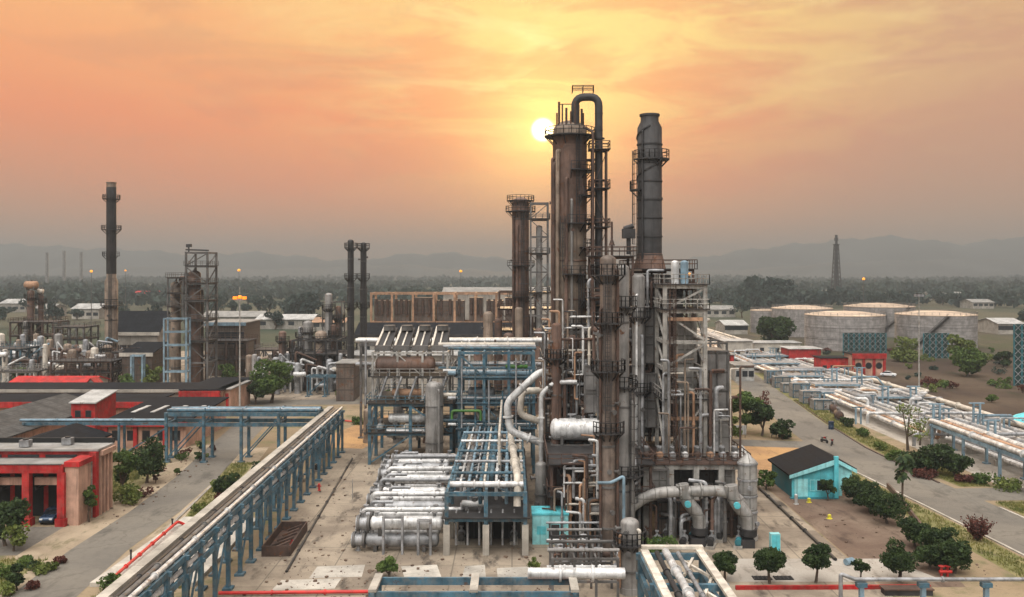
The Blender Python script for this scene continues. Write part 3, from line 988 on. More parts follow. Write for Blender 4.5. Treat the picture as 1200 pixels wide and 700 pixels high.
def tank(label, x, y, r, h, stair=None, group=None):
    t = thing('storage_tank', label, 'storage tank', x, y, 0, 0, group)
    mb = MB()
    pr = [(0, r), (h, r)]
    mb.profile((0, 0, 0), (0, 0, 1), pr, 56)
    mb.build('shell', 'tank', t)
    MB().profile((0, 0, h + .01), (0, 0, 1), [(0, r + .12), (.25, r + .12), (.3, r), (r * .085, r * .5), (r * .11, .3)], 56).build('roof', 'tank_roof', t)
    for z in (h * .33, h * .66):
        MB().profile((0, 0, z), (0, 0, 1), [(0, r), (.01, r + .12), (.2, r + .12), (.21, r)], 56).build('wind_girder', 'tank', t)
    rl = MB()
    rl.rail([(math.cos(a) * (r - .1), math.sin(a) * (r - .1), h + .26) for a in [i * PI / 18 for i in range(36)]], 1.1, 4, .05, True)
    rl.build('railing', 'tank', t, smooth=False)
    if stair:
        a0, a1 = R(stair[0]), R(stair[1])
        st = MB(); n = 34
        pp = None
        for i in range(n):
            f = i / (n - 1); a = a0 + (a1 - a0) * f
            c, s = math.cos(a), math.sin(a)
            q = Vector((c * (r + .6), s * (r + .6), .3 + f * (h - .3)))
            st.box(q.x - .55, q.x + .55, q.y - .55, q.y + .55, q.z, q.z + .1)
            if pp:
                st.bar(pp + Vector((0, 0, 1.1)), q + Vector((0, 0, 1.1)), .12)
                st.bar(pp - Vector((0, 0, .15)), q - Vector((0, 0, .15)), .18)
            pp = q
        st.build('stair', 'dark_steel', t, smooth=False)
    return t

def wall_win(parent, x0, x1, y, z0, z1, n, wz0, wz1, ww, frame_m='dark_steel'):
    """windows set proud on a wall facing the viewer"""
    for i in range(n):
        cx = x0 + (x1 - x0) * (i + .5) / n
        f = MB().box(cx - ww/2, cx + ww/2, y - .06, y - .003, wz0, wz1).build('window', frame_m, parent, smooth=False)
        MB().box(cx - ww/2 + .1, cx + ww/2 - .1, y - .075, y - .062, wz0 + .1, wz1 - .1).build('pane', 'glass', f, smooth=False)

def block(name, label, x0, x1, y0, y1, h, wall='peach', roof='roof_dark', cat='building', pitch=0.0, over=.5, axis='x', fascia=None, wins=None, group=None, slope=None, parapet=None, ww=1.2, wz=(1.2, 2.6)):
    """building: wall, roof (flat, gabled or one-way slope), fascia, windows > pane"""
    t = thing(name, label, cat, (x0 + x1) / 2, (y0 + y1) / 2, 0, 0, group)
    hx, hy = (x1 - x0) / 2, (y1 - y0) / 2
    w_ = MB()
    if pitch:
        if axis == 'x':
            w_.prism([(-hx, -hy, 0), (-hx, hy, 0), (-hx, hy, h), (-hx, 0, h + pitch - .02), (-hx, -hy, h)], (2 * hx, 0, 0))
        else:
            w_.prism([(-hx, -hy, 0), (-hx, -hy, h), (0, -hy, h + pitch - .02), (hx, -hy, h), (hx, -hy, 0)], (0, 2 * hy, 0))
    elif slope:
        w_.prism([(-hx, -hy, 0), (-hx, hy, 0), (-hx, hy, h + slope), (-hx, -hy, h)], (2 * hx, 0, 0))
    else:
        w_.box(-hx, hx, -hy, hy, 0, h)
    w_.build('wall', wall, t, smooth=False)
    r_ = MB(); o = over; th = .22
    if pitch:
        s = pitch / (hy if axis == 'x' else hx)
        if axis == 'x':
            for sg in (-1, 1):
                r_.prism([(-hx - o, sg * (hy + o), h - o * s + .02), (-hx - o, 0, h + pitch + .02), (-hx - o, 0, h + pitch + th + .02), (-hx - o, sg * (hy + o), h - o * s + th + .02)], (2 * hx + 2 * o, 0, 0))
        else:
            for sg in (-1, 1):
                r_.prism([(sg * (hx + o), -hy - o, h - o * s + .02), (0, -hy - o, h + pitch + .02), (0, -hy - o, h + pitch + th + .02), (sg * (hx + o), -hy - o, h - o * s + th + .02)], (0, 2 * hy + 2 * o, 0))
    elif slope:
        s = slope / (2 * hy)
        r_.prism([(-hx - o, -hy - o, h - o * s + .02), (-hx - o, hy + o, h + slope + o * s + .02), (-hx - o, hy + o, h + slope + o * s + th), (-hx - o, -hy - o, h - o * s + th)], (2 * hx + 2 * o, 0, 0))
    else:
        r_.box(-hx - o, hx + o, -hy - o, hy + o, h + .003, h + th)
    r_.build('roof', roof, t, smooth=False)
    if fascia:
        MB().box(-hx - o - .12, hx + o + .12, -hy - o - .14, -hy - o - .01, h - .7, h + th + .05).build('fascia', fascia, t, smooth=False)
    if parapet:
        MB().box(-hx - o, hx + o, hy + o + .003, hy + o + .3, h, h + 1.0).build('parapet', parapet, t, smooth=False)
    if wins:
        wall_win(t, -hx, hx, -hy, 0, h, wins, wz[0], wz[1], ww)
    return t
# ================================================================== THE PLACE
ORD = ['first', 'second', 'third', 'fourth', 'fifth', 'sixth', 'seventh', 'eighth', 'ninth', 'tenth', 'eleventh', 'twelfth']

# ---------------------------------------------------------------- blue pipe trestle at the road side
trestle('pipe_trestle', 'long blue steel pipe trestle running beside the dusty road', (-27.4, 56), (-29.2, 146), 2.5, 7.0, 4.0, 'blue_steel', 5.5, .36)
def tr_x(y): return -27.4 - 0.02 * (y - 56)
def along(off, z, y0, y1): return [(tr_x(y0) + off, y0, z), (tr_x(y1) + off, y1, z)]
tray = MB()
for y in range(60, 146, 4):
    tray.bar((tr_x(y) - .95, y + .03, 7.19), (tr_x(y + 4) - .95, y + 3.97, 7.19), 0.85, .34)
tag(tray.build('cable_tray', 'pale_concrete', smooth=False), 'wide pale covered cable tray along the top of the blue trestle', 'cable tray')
pipe('thin dark pipe beside the cable tray on the trestle', along(-.05, 7.25, 57, 146), .16, 'dark_steel', flanges=9)
pipe('blue grey pipe in the middle of the trestle top', along(.42, 7.25, 57, 146), .22, 'grey_steel', flanges=12)
pipe('pale pipe on the outer edge of the trestle top', along(1.0, 7.25, 57, 147), .2, 'white_pipe', flanges=10)
pipe('white pipe on the lower tier of the blue trestle', along(1.0, 5.75, 57, 146), .2, 'white_pipe', flanges=10)
pipe('dark blue pipe on the lower tier of the trestle', along(.3, 5.75, 57, 146), .24, 'blue_steel', flanges=8)
bx = thing('junction_box', 'pale blue box closing the near end of the trestle', 'box', tr_x(61) + .1, 60.8, 5.0)
MB().box(-1.5, 1.5, -.6, .6, -3.4, 2.2).build('casing', 'light_blue_steel', bx, smooth=False)
MB().box(-1.6, 1.6, -.7, .7, 2.203, 2.35).build('lid', 'pale_concrete', bx, smooth=False)
# crossing trestle
trestle('pipe_trestle', 'blue trestle bridging the road towards the red buildings', (-54, 140.5), (-30.6, 140.5), 4.0, 7.8, 5.9, 'blue_steel', 6.2, .42)
for k, (dy, rr, mm, lb) in enumerate([(-1.6, .25, 'blue_steel', 'blue pipe on the near edge of the road bridge trestle'), (-.7, .2, 'galv', 'grey pipe on the road bridge trestle'), (.3, .3, 'light_blue_steel', 'thick pale blue pipe on the road bridge trestle'), (1.4, .22, 'dark_steel', 'dark pipe on the far edge of the road bridge trestle')]):
    pipe(lb, [(-54, 140.5 + dy, 8.05), (-30.4, 140.5 + dy, 8.05)], rr, mm, flanges=6)
trestle('pipe_trestle', 'low narrow blue trestle reaching into the red building yard', (-77, 141), (-54.6, 141), 2.0, 6.0, 7.5, 'blue_steel', None, .32)
pipe('blue grey pipe on the low narrow trestle', [(-78, 140.6, 6.25), (-54.4, 140.6, 6.25)], .22, 'light_blue_steel', flanges=7)
pipe('dark pipe on the low narrow trestle', [(-78, 141.5, 6.2), (-54.4, 141.5, 6.2)], .18, 'grey_steel', flanges=7)
# slab and red pipe beside the trestle
tag(MB().poly([(-40.0, 84), (-30, 84), (-30.4, 106), (-39.4, 106.5)], 0.0, .42).build('concrete_slab', 'pale_concrete', smooth=False), 'raised pale concrete slab beside the trestle', kind='structure')
pipe('red fire water pipe lying along the pale slab', [(-36.4, 81.5, .3), (-37.6, 83.2, .3), (-37.7, 83.4, .95), (-38.6, 101.5, .95), (-38.6, 102.5, .95), (-37.6, 103.2, .2)], .16, 'red_bright', flanges=4)
for x, y in ((-38.9, 90.5), (-39.0, 101.8)):
    t = thing('marker_post', 'short dark marker post standing by the red fire pipe', 'post', x, y, 0, 0, 'posts by the red fire pipe')
    MB().tube((0, 0, 0), (0, 0, 1.3), .09).tube((0, 0, 1.3), (0, 0, 1.5), .13).build('post', 'dark_steel', t)
# hydrants, scrap trough, drain, red rail on the yard
for (px, py, lb) in ((341, 640, 'small red hydrant by the rusty trough'), (374, 575, 'small red hydrant by the far end of the trestle')):
    x, y = G(px, py)
    t = thing('fire_hydrant', lb, 'hydrant', x, y)
    MB().profile((0, 0, 0), (0, 0, 1), [(0, .22), (.1, .22), (.11, .14), (.75, .14), (.76, .2), (.85, .2), (1.0, .06)], 12).build('barrel', 'red_bright', t)
    MB().tube((-.3, 0, .6), (.3, 0, .6), .08).build('outlet', 'red_bright', t)
t = thing('scrap_trough', 'rusty dark steel trough lying beside the trestle legs', 'trough', -24.9, 97.5, 0, R(2))
tm = MB().box(-1.5, 1.5, -4.6, 4.6, 0, .15).box(-1.5, -1.38, -4.6, 4.6, .153, 1.1).box(1.38, 1.5, -4.6, 4.6, .153, 1.1).box(-1.377, 1.377, -4.6, -4.48, .153, 1.1).box(-1.377, 1.377, 4.48, 4.6, .153, 1.1)
tm.build('trough', 'brown_steel', t, smooth=False)
for k in range(5):
    MB().bar((-1.2 + .2 * k, -4 + 1.7 * k, .35 + .05 * k), (1.1, -2.6 + 1.5 * k, 1.0), .22).build('scrap_bar', 'brown_steel', t, smooth=False)
pipe('thin dark drain pipe along the yard concrete', [(-22.4, 88, .1), (-25.4, 141, .1)], .13, 'dark_steel', flanges=7)
pipe('red pipe lying low along the bottom of the yard', [(-27, 81.6, .3), (-12.4, 82.0, .3)], .16, 'red_bright', flanges=5)
for k, (px, py) in enumerate(((316, 592), (350, 566), (372, 552), (322, 586))):
    x, y = G(px, py)
    pump('small pump set standing among the trestle legs', x, y, 0, R(80), 'dark_steel', 'pumps under the blue trestle')
t = thing('sign_post', 'thin white post standing on the yard by the drain', 'post', *G(413, 585))
MB().tube((0, 0, 0), (0, 0, 2.6), .06).build('post', 'pale_steel', t)

# ---------------------------------------------------------------- exchanger bank
rows = 11
for i in range(rows):
    y = 95.0 + i * 3.3
    x = -17.2 - .16 * i + (.9 if i % 4 == 2 else 0)
    big = i in (0, 7, 8)
    for lv, z in ((0, 1.15), (1, 2.95)):
        if lv == 1 and i in (5,): continue
        lb = f"silver heat exchanger, {'upper' if lv else 'lower'} one of the {ORD[i]} row from the bare slabs"
        exchanger(lb, x + (0.5 if lv else 0), y, z, 9.4, (.74 if i == 0 else .70) if big else .6, 'white_pipe' if (i + lv) % 3 else 'galv', 'silver exchangers on the yard', 0, .48 if lv == 0 else .5)
fr = frame('pipe_support', 'grey steel stand before the nearest exchangers', -13.6, -11.6, 93.6, 94.0, [3.9], 1, 1, 'galv', 'steel frame', sec=.22, brace=False)
fr2 = frame('pipe_support', 'grey goalpost support between exchangers and blue pipe rack', -9.9, -8.6, 93.4, 93.8, [3.6], 1, 1, 'galv', 'steel frame', sec=.24, brace=False)
for i, (y, z, r_, m_) in enumerate(((96.6, 3.95, .26, 'white_pipe'), (103, 4.05, .3, 'white_pipe'), (109.8, 4.1, .25, 'galv'), (116.3, 4.0, .32, 'white_pipe'), (122.9, 4.2, .3, 'galv'))):
    pipe(f'overhead pipe crossing above the {ORD[i*2]} gap of exchanger rows', [(-16.2, y, 1.2), (-16.2, y, z), (-5.4, y, z), (-5.4, y, z + .7)], r_, m_, 'pipes over the exchangers', flanges=4)
for i in range(5):
    x = -15.6 + (i % 2) * 1.2; y = 98.4 + i * 6.6
    pipe('vertical bend pipe between exchanger heads', [(x, y - 1.8, 2.2), (x, y, 2.3), (x, y, 4.3), (x + 2.4, y, 4.3)], .2, 'galv', 'bends between exchanger heads')

# ---------------------------------------------------------------- blue pipe rack
bl = frame('pipe_rack', 'wide blue steel pipe rack on pale concrete legs', -6.9, 1.4, 93.6, 129, [3.7, 6.4], 2, 6, 'blue_steel', 'pipe rack', sec=.42, decks=(0,), deck_m='dark_steel', rails=False, brace=False)  # solid lower deck added to block light and darken the space below
for x in (-4.15, 0, 4.15):
    MB().box(x - .34, x + .34, -17.7 - .34, -17.7 + .34, 0, 3.2).build('leg_casing', 'pale_concrete', bl, smooth=False)
    MB().box(x - .34, x + .34, -11.8 - .34, -11.8 + .34, 0, 3.2).build('leg_casing', 'pale_concrete', bl, smooth=False)
for k in range(6):
    for s in (-1, 1):
        MB().bar((s * 4.15, -17.7 + k * 5.9, 6.0), (0, -17.7 + (k + (1 if k % 2 else 1)) * 5.9, 6.0), .16).build('plan_brace', 'blue_steel', bl, smooth=False)
for i in range(14):
    x = -6.3 + i * .56 + (.1 if i % 3 else -.1)
    r_ = (.2, .14, .26, .17, .12)[i % 5]
    m_ = ('blue_steel', 'white_pipe', 'grey_steel', 'light_blue_steel', 'galv', 'blue_steel', 'cream_pipe')[i % 7]
    y0 = 94.4 + (i * 7 % 5) * 1.7
    pipe(f"{ {'blue_steel':'blue','white_pipe':'white','grey_steel':'dull grey','light_blue_steel':'pale blue','galv':'silver grey','cream_pipe':'cream'}[m_] } pipe on the blue rack, {ORD[i] if i<12 else ['thirteenth','fourteenth'][i-12]} from the exchanger side",
         [(x, y0 + .8, 5.0), (x, y0, 6.68 + r_ * .9), (x, 131, 6.68 + r_ * .9)], r_, m_, 'pipes lying along the blue rack', flanges=8)
pipe('white header pipe across the front of the blue rack', [(-6.6, 94.3, 7.25), (1.2, 94.3, 7.25)], .32, 'white_pipe', flanges=3)
for k, yy in enumerate((98.5, 104.5, 110.5, 117, 123)):
    pipe(f'cross pipe over the blue rack, {ORD[k]} from the white header', [(-6.7, yy, 7.5), (1.3, yy, 7.5)], .17, ('blue_steel', 'galv', 'blue_steel', 'white_pipe', 'light_blue_steel')[k], 'cross pipes over the blue rack', flanges=3)
pipe('thick cream pipe slanting along the blue rack edge', [(.55, 93.9, 5.0), (.6, 94.6, 7.9), (-.2, 118, 7.9), (-.2, 119, 10)], .42, 'cream_pipe', flanges=8)
pipe('tall cream pipe rising behind the white header', [(-1.5, 104, 7.2), (-1.5, 104, 10.8), (-1.5, 130, 10.9)], .16, 'cream_pipe')
for k in range(6):
    x = -6.0 + k * 1.25
    pipe('short vertical pipe under the blue rack front', [(x, 94.9, .6), (x, 94.9, 3.9), (x, 96.5, 3.9)], .13, 'galv', 'drop pipes under the blue rack')
for k in range(9):
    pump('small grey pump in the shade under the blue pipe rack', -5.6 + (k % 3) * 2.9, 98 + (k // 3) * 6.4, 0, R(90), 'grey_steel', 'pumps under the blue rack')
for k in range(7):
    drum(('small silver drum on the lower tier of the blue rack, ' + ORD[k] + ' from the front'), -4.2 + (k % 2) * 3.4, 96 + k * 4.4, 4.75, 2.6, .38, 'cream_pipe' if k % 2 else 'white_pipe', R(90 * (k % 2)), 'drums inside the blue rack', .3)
for k, (x0, x1) in enumerate(((-6.0, -3.4), (-2.1, .9))):  # dark boxes with black fronts, added to paint the shade under the rack
    t = thing('shade_box', f"long dark box row added as shade under the blue rack, {('exchanger', 'kiosk')[k]} side", 'cabinet', (x0 + x1) / 2, 99.4, 0)
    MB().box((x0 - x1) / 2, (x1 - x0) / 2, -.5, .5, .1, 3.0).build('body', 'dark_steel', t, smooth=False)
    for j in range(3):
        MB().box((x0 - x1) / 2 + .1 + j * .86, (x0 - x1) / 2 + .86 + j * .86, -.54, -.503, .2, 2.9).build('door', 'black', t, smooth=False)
# tall blue frame behind
frame('steel_frame', 'tall open blue steel frame behind the blue pipe rack', -7.8, 3.2, 131, 142, [6.4, 10.2, 14.0, 17.8], 3, 2, 'blue_steel', 'steel frame', sec=.42, decks=(0, 1, 2), deck_m='blue_steel')  # lowest deck added to shade the space under the frame
for k, z in enumerate((7.0, 10.9, 14.6, 18.3)):
    for j in range(3):
        y = 131.8 + j * 3.4
        mm = ('white_pipe', 'blue_steel', 'galv', 'cream_pipe', 'light_blue_steel')[(k * 2 + j) % 5]
        nm = {'white_pipe': 'white', 'blue_steel': 'blue', 'galv': 'grey', 'cream_pipe': 'cream', 'light_blue_steel': 'pale blue'}[mm]
        pipe(f'{nm} pipe on the {ORD[k]} level of the tall blue frame, {ORD[j]} row back', [(-9.5 - j, y, z + .1), (3.0, y, z + .1), (3.6, y, z + .1)], .22 + .06 * ((k + j) % 3), mm, 'pipes in the tall blue frame', flanges=4)
for k, (x, z, L, mm, cn) in enumerate(((-4.6, 11.6, 4.2, 'galv', 'grey'), (.4, 11.6, 3.6, 'white_pipe', 'white'), (-3.2, 8.0, 4.4, 'cream_pipe', 'cream'), (.7, 15.4, 3.4, 'green_pipe', 'green'))):
    drum(f'{cn} drum resting inside the tall blue frame', x, 134.5, z, L, .75 if k < 3 else .3, mm, 0, None, .4)
pipe('bright green pipe bend behind the blue rack', [(-8.8, 130, 8.2), (-8.8, 130, 9.4), (-4.6, 130, 9.4), (-4.6, 130, 8.0)], .2, 'green_pipe')
for k in range(6):
    x = -7.4 + k * 2.0
    pipe('thin vertical riser in front of the tall blue frame', [(x, 130.6, 6.8), (x, 130.6, 17 - (k * 5 % 4) * 1.6)], .14, 'blue_steel' if k % 2 else 'galv', 'risers at the tall blue frame')
# big white elbow pipes
def PX(d, *pp): return [(XW(a, d), d, ZW(b, d)) for a, b in pp]
pipe('thick white pipe bending down beside the tall blue frame', PX(112, (660, 434), (632, 436), (594, 472), (597, 505), (642, 522), (664, 522)), .47, 'white_pipe', flanges=3)
pipe('short thick cream pipe bend inside the big white bend', PX(115, (660, 458), (612, 458), (609, 486), (642, 497), (660, 497)), .44, 'cream_pipe')
pipe('slim white pipe with two bends below the white elbow', PX(110, (634, 545), (634, 462), (650, 448), (676, 448)), .3, 'white_pipe', flanges=4)

# ---------------------------------------------------------------- cooler structure left of the blue frame
frame('steel_frame', 'blue legged frame under the sloping air coolers', -22, -9.4, 137, 150, [4.7, 9.2], 2, 2, 'blue_steel', 'steel frame', sec=.46, decks=(0, 1), deck_m='dark_steel')  # decks added to keep the underside in shade
frame('steel_frame', 'grey upper frame carrying the sloping air coolers', -21.6, -10, 137.4, 149.6, [13.4, 17.2], 3, 2, 'pale_steel', 'steel frame', sec=.32, decks=(0,), z0=9.8)
drum('big rusty brown drum under the sloping coolers', -16.6, 138.4, 15.3, 9.4, 1.25, 'shell_brown', 0, None, .4, k=24)
for k in range(4):
    x = -20.2 + k * 2.9
    t = thing('air_cooler', f'dark sloping air cooler bundle with pale rails, {ORD[k]} of four from the road side', 'air cooler', x, 143, 17.4, 0, 'sloping air coolers')
    MB().prism([(-1.0, -4.6, .2), (1.2, -4.6, .2), (1.2, 4.6, 2.6), (-1.0, 4.6, 2.6)], (0, 0, .5)).build('tube_bundle', 'dark_steel', t, smooth=False)
    MB().box(-1.15, 1.35, -5.1, -4.62, .05, .9).build('header_box', 'grey_steel', t, smooth=False)
    MB().bar((-.95, -4.7, .8), (-.95, 4.6, 3.2), .3).bar((.2, -4.7, .8), (.2, 4.6, 3.2), .22).build('side_rail', 'cream_pipe', t, smooth=False)
    MB().tube((.1, 2.6, 2.75), (.1, 2.6, 3.6), .95, None, 18).build('fan_ring', 'grey_steel', t)
    for sx in (-.8, 1.0):
        MB().bar((sx, 4.2, 0), (sx, 4.2, 2.5), .18).build('leg', 'grey_steel', t, smooth=False)
for k, (px0, px1, py, r_, mm, cn) in enumerate(((455, 500, 490, .72, 'white_pipe', 'upper white'), (452, 500, 507, .8, 'white_pipe', 'lower white'), (459, 496, 460, .62, 'tan_steel', 'tan'), (470, 500, 476, .4, 'brown_steel', 'brown'))):
    d = 138.5
    drum(f'{cn} drum in the frame under the air coolers', XW((px0 + px1) / 2, d), d, ZW(py, d), (px1 - px0) * d / F, r_, mm, 0, None, .3)
column('concrete_column', 'stout grey vertical vessel beside the white drums', XW(509, 134.5), 134.5, 1.35, 0, 13.2, 'shell_grey', 'vessel', risers=[(300, .1, .2, 1, 12, 'shell_grey')], noz=3, seed=4, bands=2)
for k in range(5):
    x = -20.5 + 2.3 * k
    pipe('slanting strut pipe under the brown drum', [(x, 137, 10.2), (x + 1.2, 137, 13.6)], .2, 'galv', 'strut pipes under the brown drum')
for k in range(5):
    pump('pump set on the ground below the air cooler frame', -20 + k * 2.5, 139, 0, R(90), 'blue_steel', 'pumps below the air coolers')
for k in range(6):
    drum(f'low silver drum on the blue frame floor, {ORD[k]} from the road side', -20.6 + k * 2.1, 139 + (k % 2) * 3, 5.6, 2.2, .5, ('white_pipe', 'galv', 'cream_pipe')[k % 3], R(90), 'low drums on the blue frame', .35)
pipe('red hose line lying over the yard beyond the trestle', [(-35, 176, .3), (-28, 173, .3), (-21, 168, .3)], .15, 'red_bright')
# tall grey rack across the back
trestle('pipe_rack', 'tall grey pipe rack running across behind the coolers', (-27, 161), (9, 161), 5.0, 17.0, 6, 'grey_steel', 12.8, .4)
for k, (z, dy, r_, mm, cn) in enumerate(((17.4, -2, .42, 'white_pipe', 'thick white'), (17.3, -1, .25, 'galv', 'slim silver'), (17.4, .2, .4, 'cream_pipe', 'cream'), (17.35, 1.4, .32, 'grey_steel', 'dull grey'),
                                 (13.2, -2.1, .38, 'galv', 'low silver'), (13.2, -1.0, .34, 'white_pipe', 'low white'), (13.2, .3, .3, 'brown_steel', 'low brown'))):
    pipe(f'{cn} pipe running along the tall grey rack', [(-28, 161 + dy, z), (10, 161 + dy, z)], r_, mm, 'pipes on the tall grey rack', flanges=6)
for k in range(8):
    x = -26 + k * 4.6
    pipe('vertical drop pipe at the tall grey rack', [(x, 158, 17.5), (x, 157.6, 17.5), (x, 157.6, 6 + (k % 3))], .2, ('galv', 'white_pipe', 'brown_steel')[k % 3], 'drop pipes at the tall grey rack')
for k in range(7):
    column('vertical_vessel', f'short vertical vessel standing under the tall grey rack, {ORD[k]} from the road side', -25 + 5.2 * k, 154.5, .9, 0, 6 + (k * 3 % 4), ('shell', 'shell_grey', 'shell_brown')[k % 3], 'vessel', 'short vessels under the grey rack', noz=2, seed=k)

# ---------------------------------------------------------------- long dark roofed building and tan frame
block('compressor_house', 'long pale building with a dark sheet roof', XW(419, 230), XW(660, 230), 230, 246, 13.2, 'pale_concrete', 'roof_dark', 'building', pitch=2.6, axis='x', over=1.0, wins=14, wz=(8.5, 11.5), ww=2.6, fascia='dark_steel')
block('storehouse', 'low pale flat roofed store beside the long dark roof', XW(413, 222), XW(640, 222), 216, 229, 9.2, 'concrete', 'roof_white', 'building', wins=12, wz=(4, 6.5), ww=2.4)
tf = frame('steel_frame', 'long tan steel frame behind the dark roof', XW(435, 290), XW(606, 290), 290, 300, [13, 22.4], 7, 1, 'tan_steel', 'steel frame', sec=.7, brace=False)
for k, (a, b, mm) in enumerate(((462, 480, 'panel_brown'), (484, 508, 'panel_brown'), (512, 544, 'panel_brown'), (550, 566, 'panel_brown'), (570, 590, 'panel_brown'), (592, 604, 'panel_brown'), (439, 458, 'panel_brown'))):
    t = thing('furnace_box', f'brown furnace box inside the tan frame, {(*ORD[1:6], ORD[6], ORD[0])[k]} from its road end', 'furnace', XW((a + b) / 2, 294), 296, 0, 0, 'furnace boxes in the tan frame')
    hw = (b - a) / 2 * 294 / F
    MB().box(-hw, hw, -3, 3, 0, 20 + k % 2).build('casing', mm, t, smooth=False)
    for j in range(3):
        MB().tube((-hw + hw * (j + .5) * .66, -3.3, 15.5), (-hw + hw * (j + .5) * .66, -3.3, 20.5), .5).build('header_pipe', 'brown_steel', t)
block('furnace_shed', 'grey shed with shallow roof beyond the tan frame', XW(520, 320), XW(650, 320), 318, 334, 22.0, 'concrete', 'roof_grey', 'building', pitch=1.6, axis='x')
# ---------------------------------------------------------------- the tall column
RA, RB = 285, 405
column('process_column', 'tallest column, weathered beige, with a looping pipe on top', 8.35, 128, 2.4, 0, 51.6, 'shell', 'column',
       plats=[(49.2, 0, 360, 1.3), (44.2, 270, 412, 1.2), (40.6, 300, 420, 1.2), (36.6, 262, 405, 1.25), (33.2, 300, 420, 1.2), (29.4, 250, 410, 1.3), (25.6, 300, 420, 1.2), (22.4, 255, 410, 1.25), (17.8, 290, 420, 1.2)],
       ladders=[(248, 29.6, 36.8), (292, 36.8, 49.2), (300, 22.4, 29.6)],
       risers=[(228, .10, .30, 4, 47, 'shell'), (256, .14, .26, 6, 43, 'shell_brown'), (272, .12, .2, 4, 40.0, 'shell_grey'), (200, .1, .22, 6, 46, 'shell_brown')],
       bands=9, noz=14, seed=3, k=32, nozm='shell_brown')
tc = [o for o in bpy.data.objects if str(o.get('label', '')).startswith('tallest column')][0]
MB().profile((0, 0, 36.9), (0, 0, 1), [(0, 2.41), (.02, 2.46), (12.2, 2.46), (12.22, 2.4)], 32).build('upper_shade_sleeve', 'shell_brown', tc)  # darker sleeve puts the backlit dark of the column top into colour
pipe('dark overhead pipe looping over the tallest column', [(9.0, 126.6, 48.5), (9.0, 126.6, 54.7), (12.35, 126.2, 54.7), (12.35, 126.2, 19), (12.35, 122, 17.5)], .56, 'dark_steel', flanges=7, bend=2.4, k=14)
pipe('slim dark pipe rising beside the looping pipe', [(11.4, 124.9, 8), (11.4, 124.9, 49.5), (10.2, 126, 50.4)], .2, 'brown_steel', flanges=9)
pipe('slim brown pipe strapped along the tallest column', [(5.9, 126.1, 6), (5.9, 126.1, 45), (6.6, 127, 45.8)], .24, 'brown_steel', flanges=9)
t = thing('davit', 'thin lifting davit standing on the tallest column', 'davit', 6.7, 127, 49.4)
MB().bar((0, 0, 0), (0, 0, 4.4), .12).bar((0, 0, 4.4), (2.6, 0, 4.4), .12).build('mast', 'brown_steel', t, smooth=False)
MB().bar((2.4, 0, 4.4), (2.4, 0, 2.6), .06).build('hoist', 'dark_steel', t, smooth=False)
t = thing('handrail_frame', 'thin square guard frame on top of the looping pipe', 'railing', 9.2, 126.4, 55.26)
MB().rail([(-.6, -.5, 0), (2.4, -.5, 0), (2.4, .5, 0), (-.6, .5, 0)], 1.0, 1.5, .05, True).build('rails', 'brown_steel', t, smooth=False)
frame('ladder_tower', 'slim brown support tower for the looping pipe', 11.4, 13.4, 125.4, 127.3, [14, 19.5, 25, 30.5, 36, 41.5, 47], 1, 1, 'brown_steel', 'tower', sec=.2, decks=(0, 1, 2, 3, 4, 5, 6), rails=True)

# stack with its heater
column('heater_stack', 'tall dark grey stack with a narrow cap and side walkways', 18.0, 116, 1.6, 30.2, 50.4, 'stack_grey', 'stack',
       plats=[(44.4, 300, 400, 1.0), (40.4, 150, 225, 1.0), (44.4, 180, 300, .5)], ladders=[(205, 31, 44.6)],
       risers=[(230, .02, .14, 31, 48, 'dark_steel')], bands=8, noz=0, seed=9, k=28, r2=1.18, tcol=.91, top='rim', nozm='dark_steel')
sp = bpy.data.objects['heater_stack']
q = MB()
for k in range(26):
    a0, a1 = k * .42, (k + 1) * .42
    q.bar((math.cos(a0) * 1.66, math.sin(a0) * 1.66, 9.2 + k * .36), (math.cos(a1) * 1.66, math.sin(a1) * 1.66, 9.2 + (k + 1) * .36), .16)
q.build('strake', 'dark_steel', sp, smooth=False)
MB().profile((0, 0, -.6), (0, 0, 1), [(0, 2.2), (.3, 2.2), (2.6, 1.63)], 24).build('stack_base', 'shell_brown', sp)
def cased_box(name, label, x0, x1, y0, y1, z0, z1, m, stay='grey_steel', cat='furnace', nx=3, dz=2.3, group=None):
    t = thing(name, label, cat, (x0 + x1) / 2, (y0 + y1) / 2, z0, 0, group)
    hx, hy, h = (x1 - x0) / 2, (y1 - y0) / 2, z1 - z0
    MB().box(-hx, hx, -hy, hy, 0, h).build('casing', m, t, smooth=False)
    n = max(1, int(h / dz))
    for i in range(n + 1):
        z = h * i / n
        MB().box(-hx - .12, hx + .12, -hy - .14, -hy - .004, max(0, z - .1), z + .1).build('stiffener', stay, t, smooth=False)
    for i in range(nx + 1):
        x = -hx + 2 * hx * i / nx
        MB().box(x - .1, x + .1, -hy - .26, -hy - .145, 0, h).build('buckstay', stay, t, smooth=False)
    return t
cased_box('convection_box', 'tall grey furnace casing under the dark stack', 15.8, 21.6, 112.6, 119, 9, 29.4, 'panel')
cased_box('furnace_box', 'pale upright flue casing inside the pale frame', 20.1, 22.0, 108.2, 110.4, 8.4, 24.0, 'panel_pale', 'pale_steel', nx=2)
cased_box('furnace_box', 'grey upright casing beside the pale frame', 23.5, 26.2, 107.5, 113, 8.4, 20.2, 'panel', nx=2)
cased_box('furnace_box', 'pale lower casing under the grey upright one', 23.6, 26.1, 105.6, 107.2, 8.4, 12.2, 'panel_pale', 'pale_steel', nx=2)
cased_box('radiant_box', 'broad pale casing under the furnace deck', 15.9, 24.0, 105, 112, 1.6, 7.2, 'panel', nx=4)
cased_box('duct_leg', 'pale square duct leg under the furnace deck', 15.9, 17.7, 101.2, 103.4, 2.6, 7.3, 'panel_pale', 'pale_steel', nx=1, cat='duct')
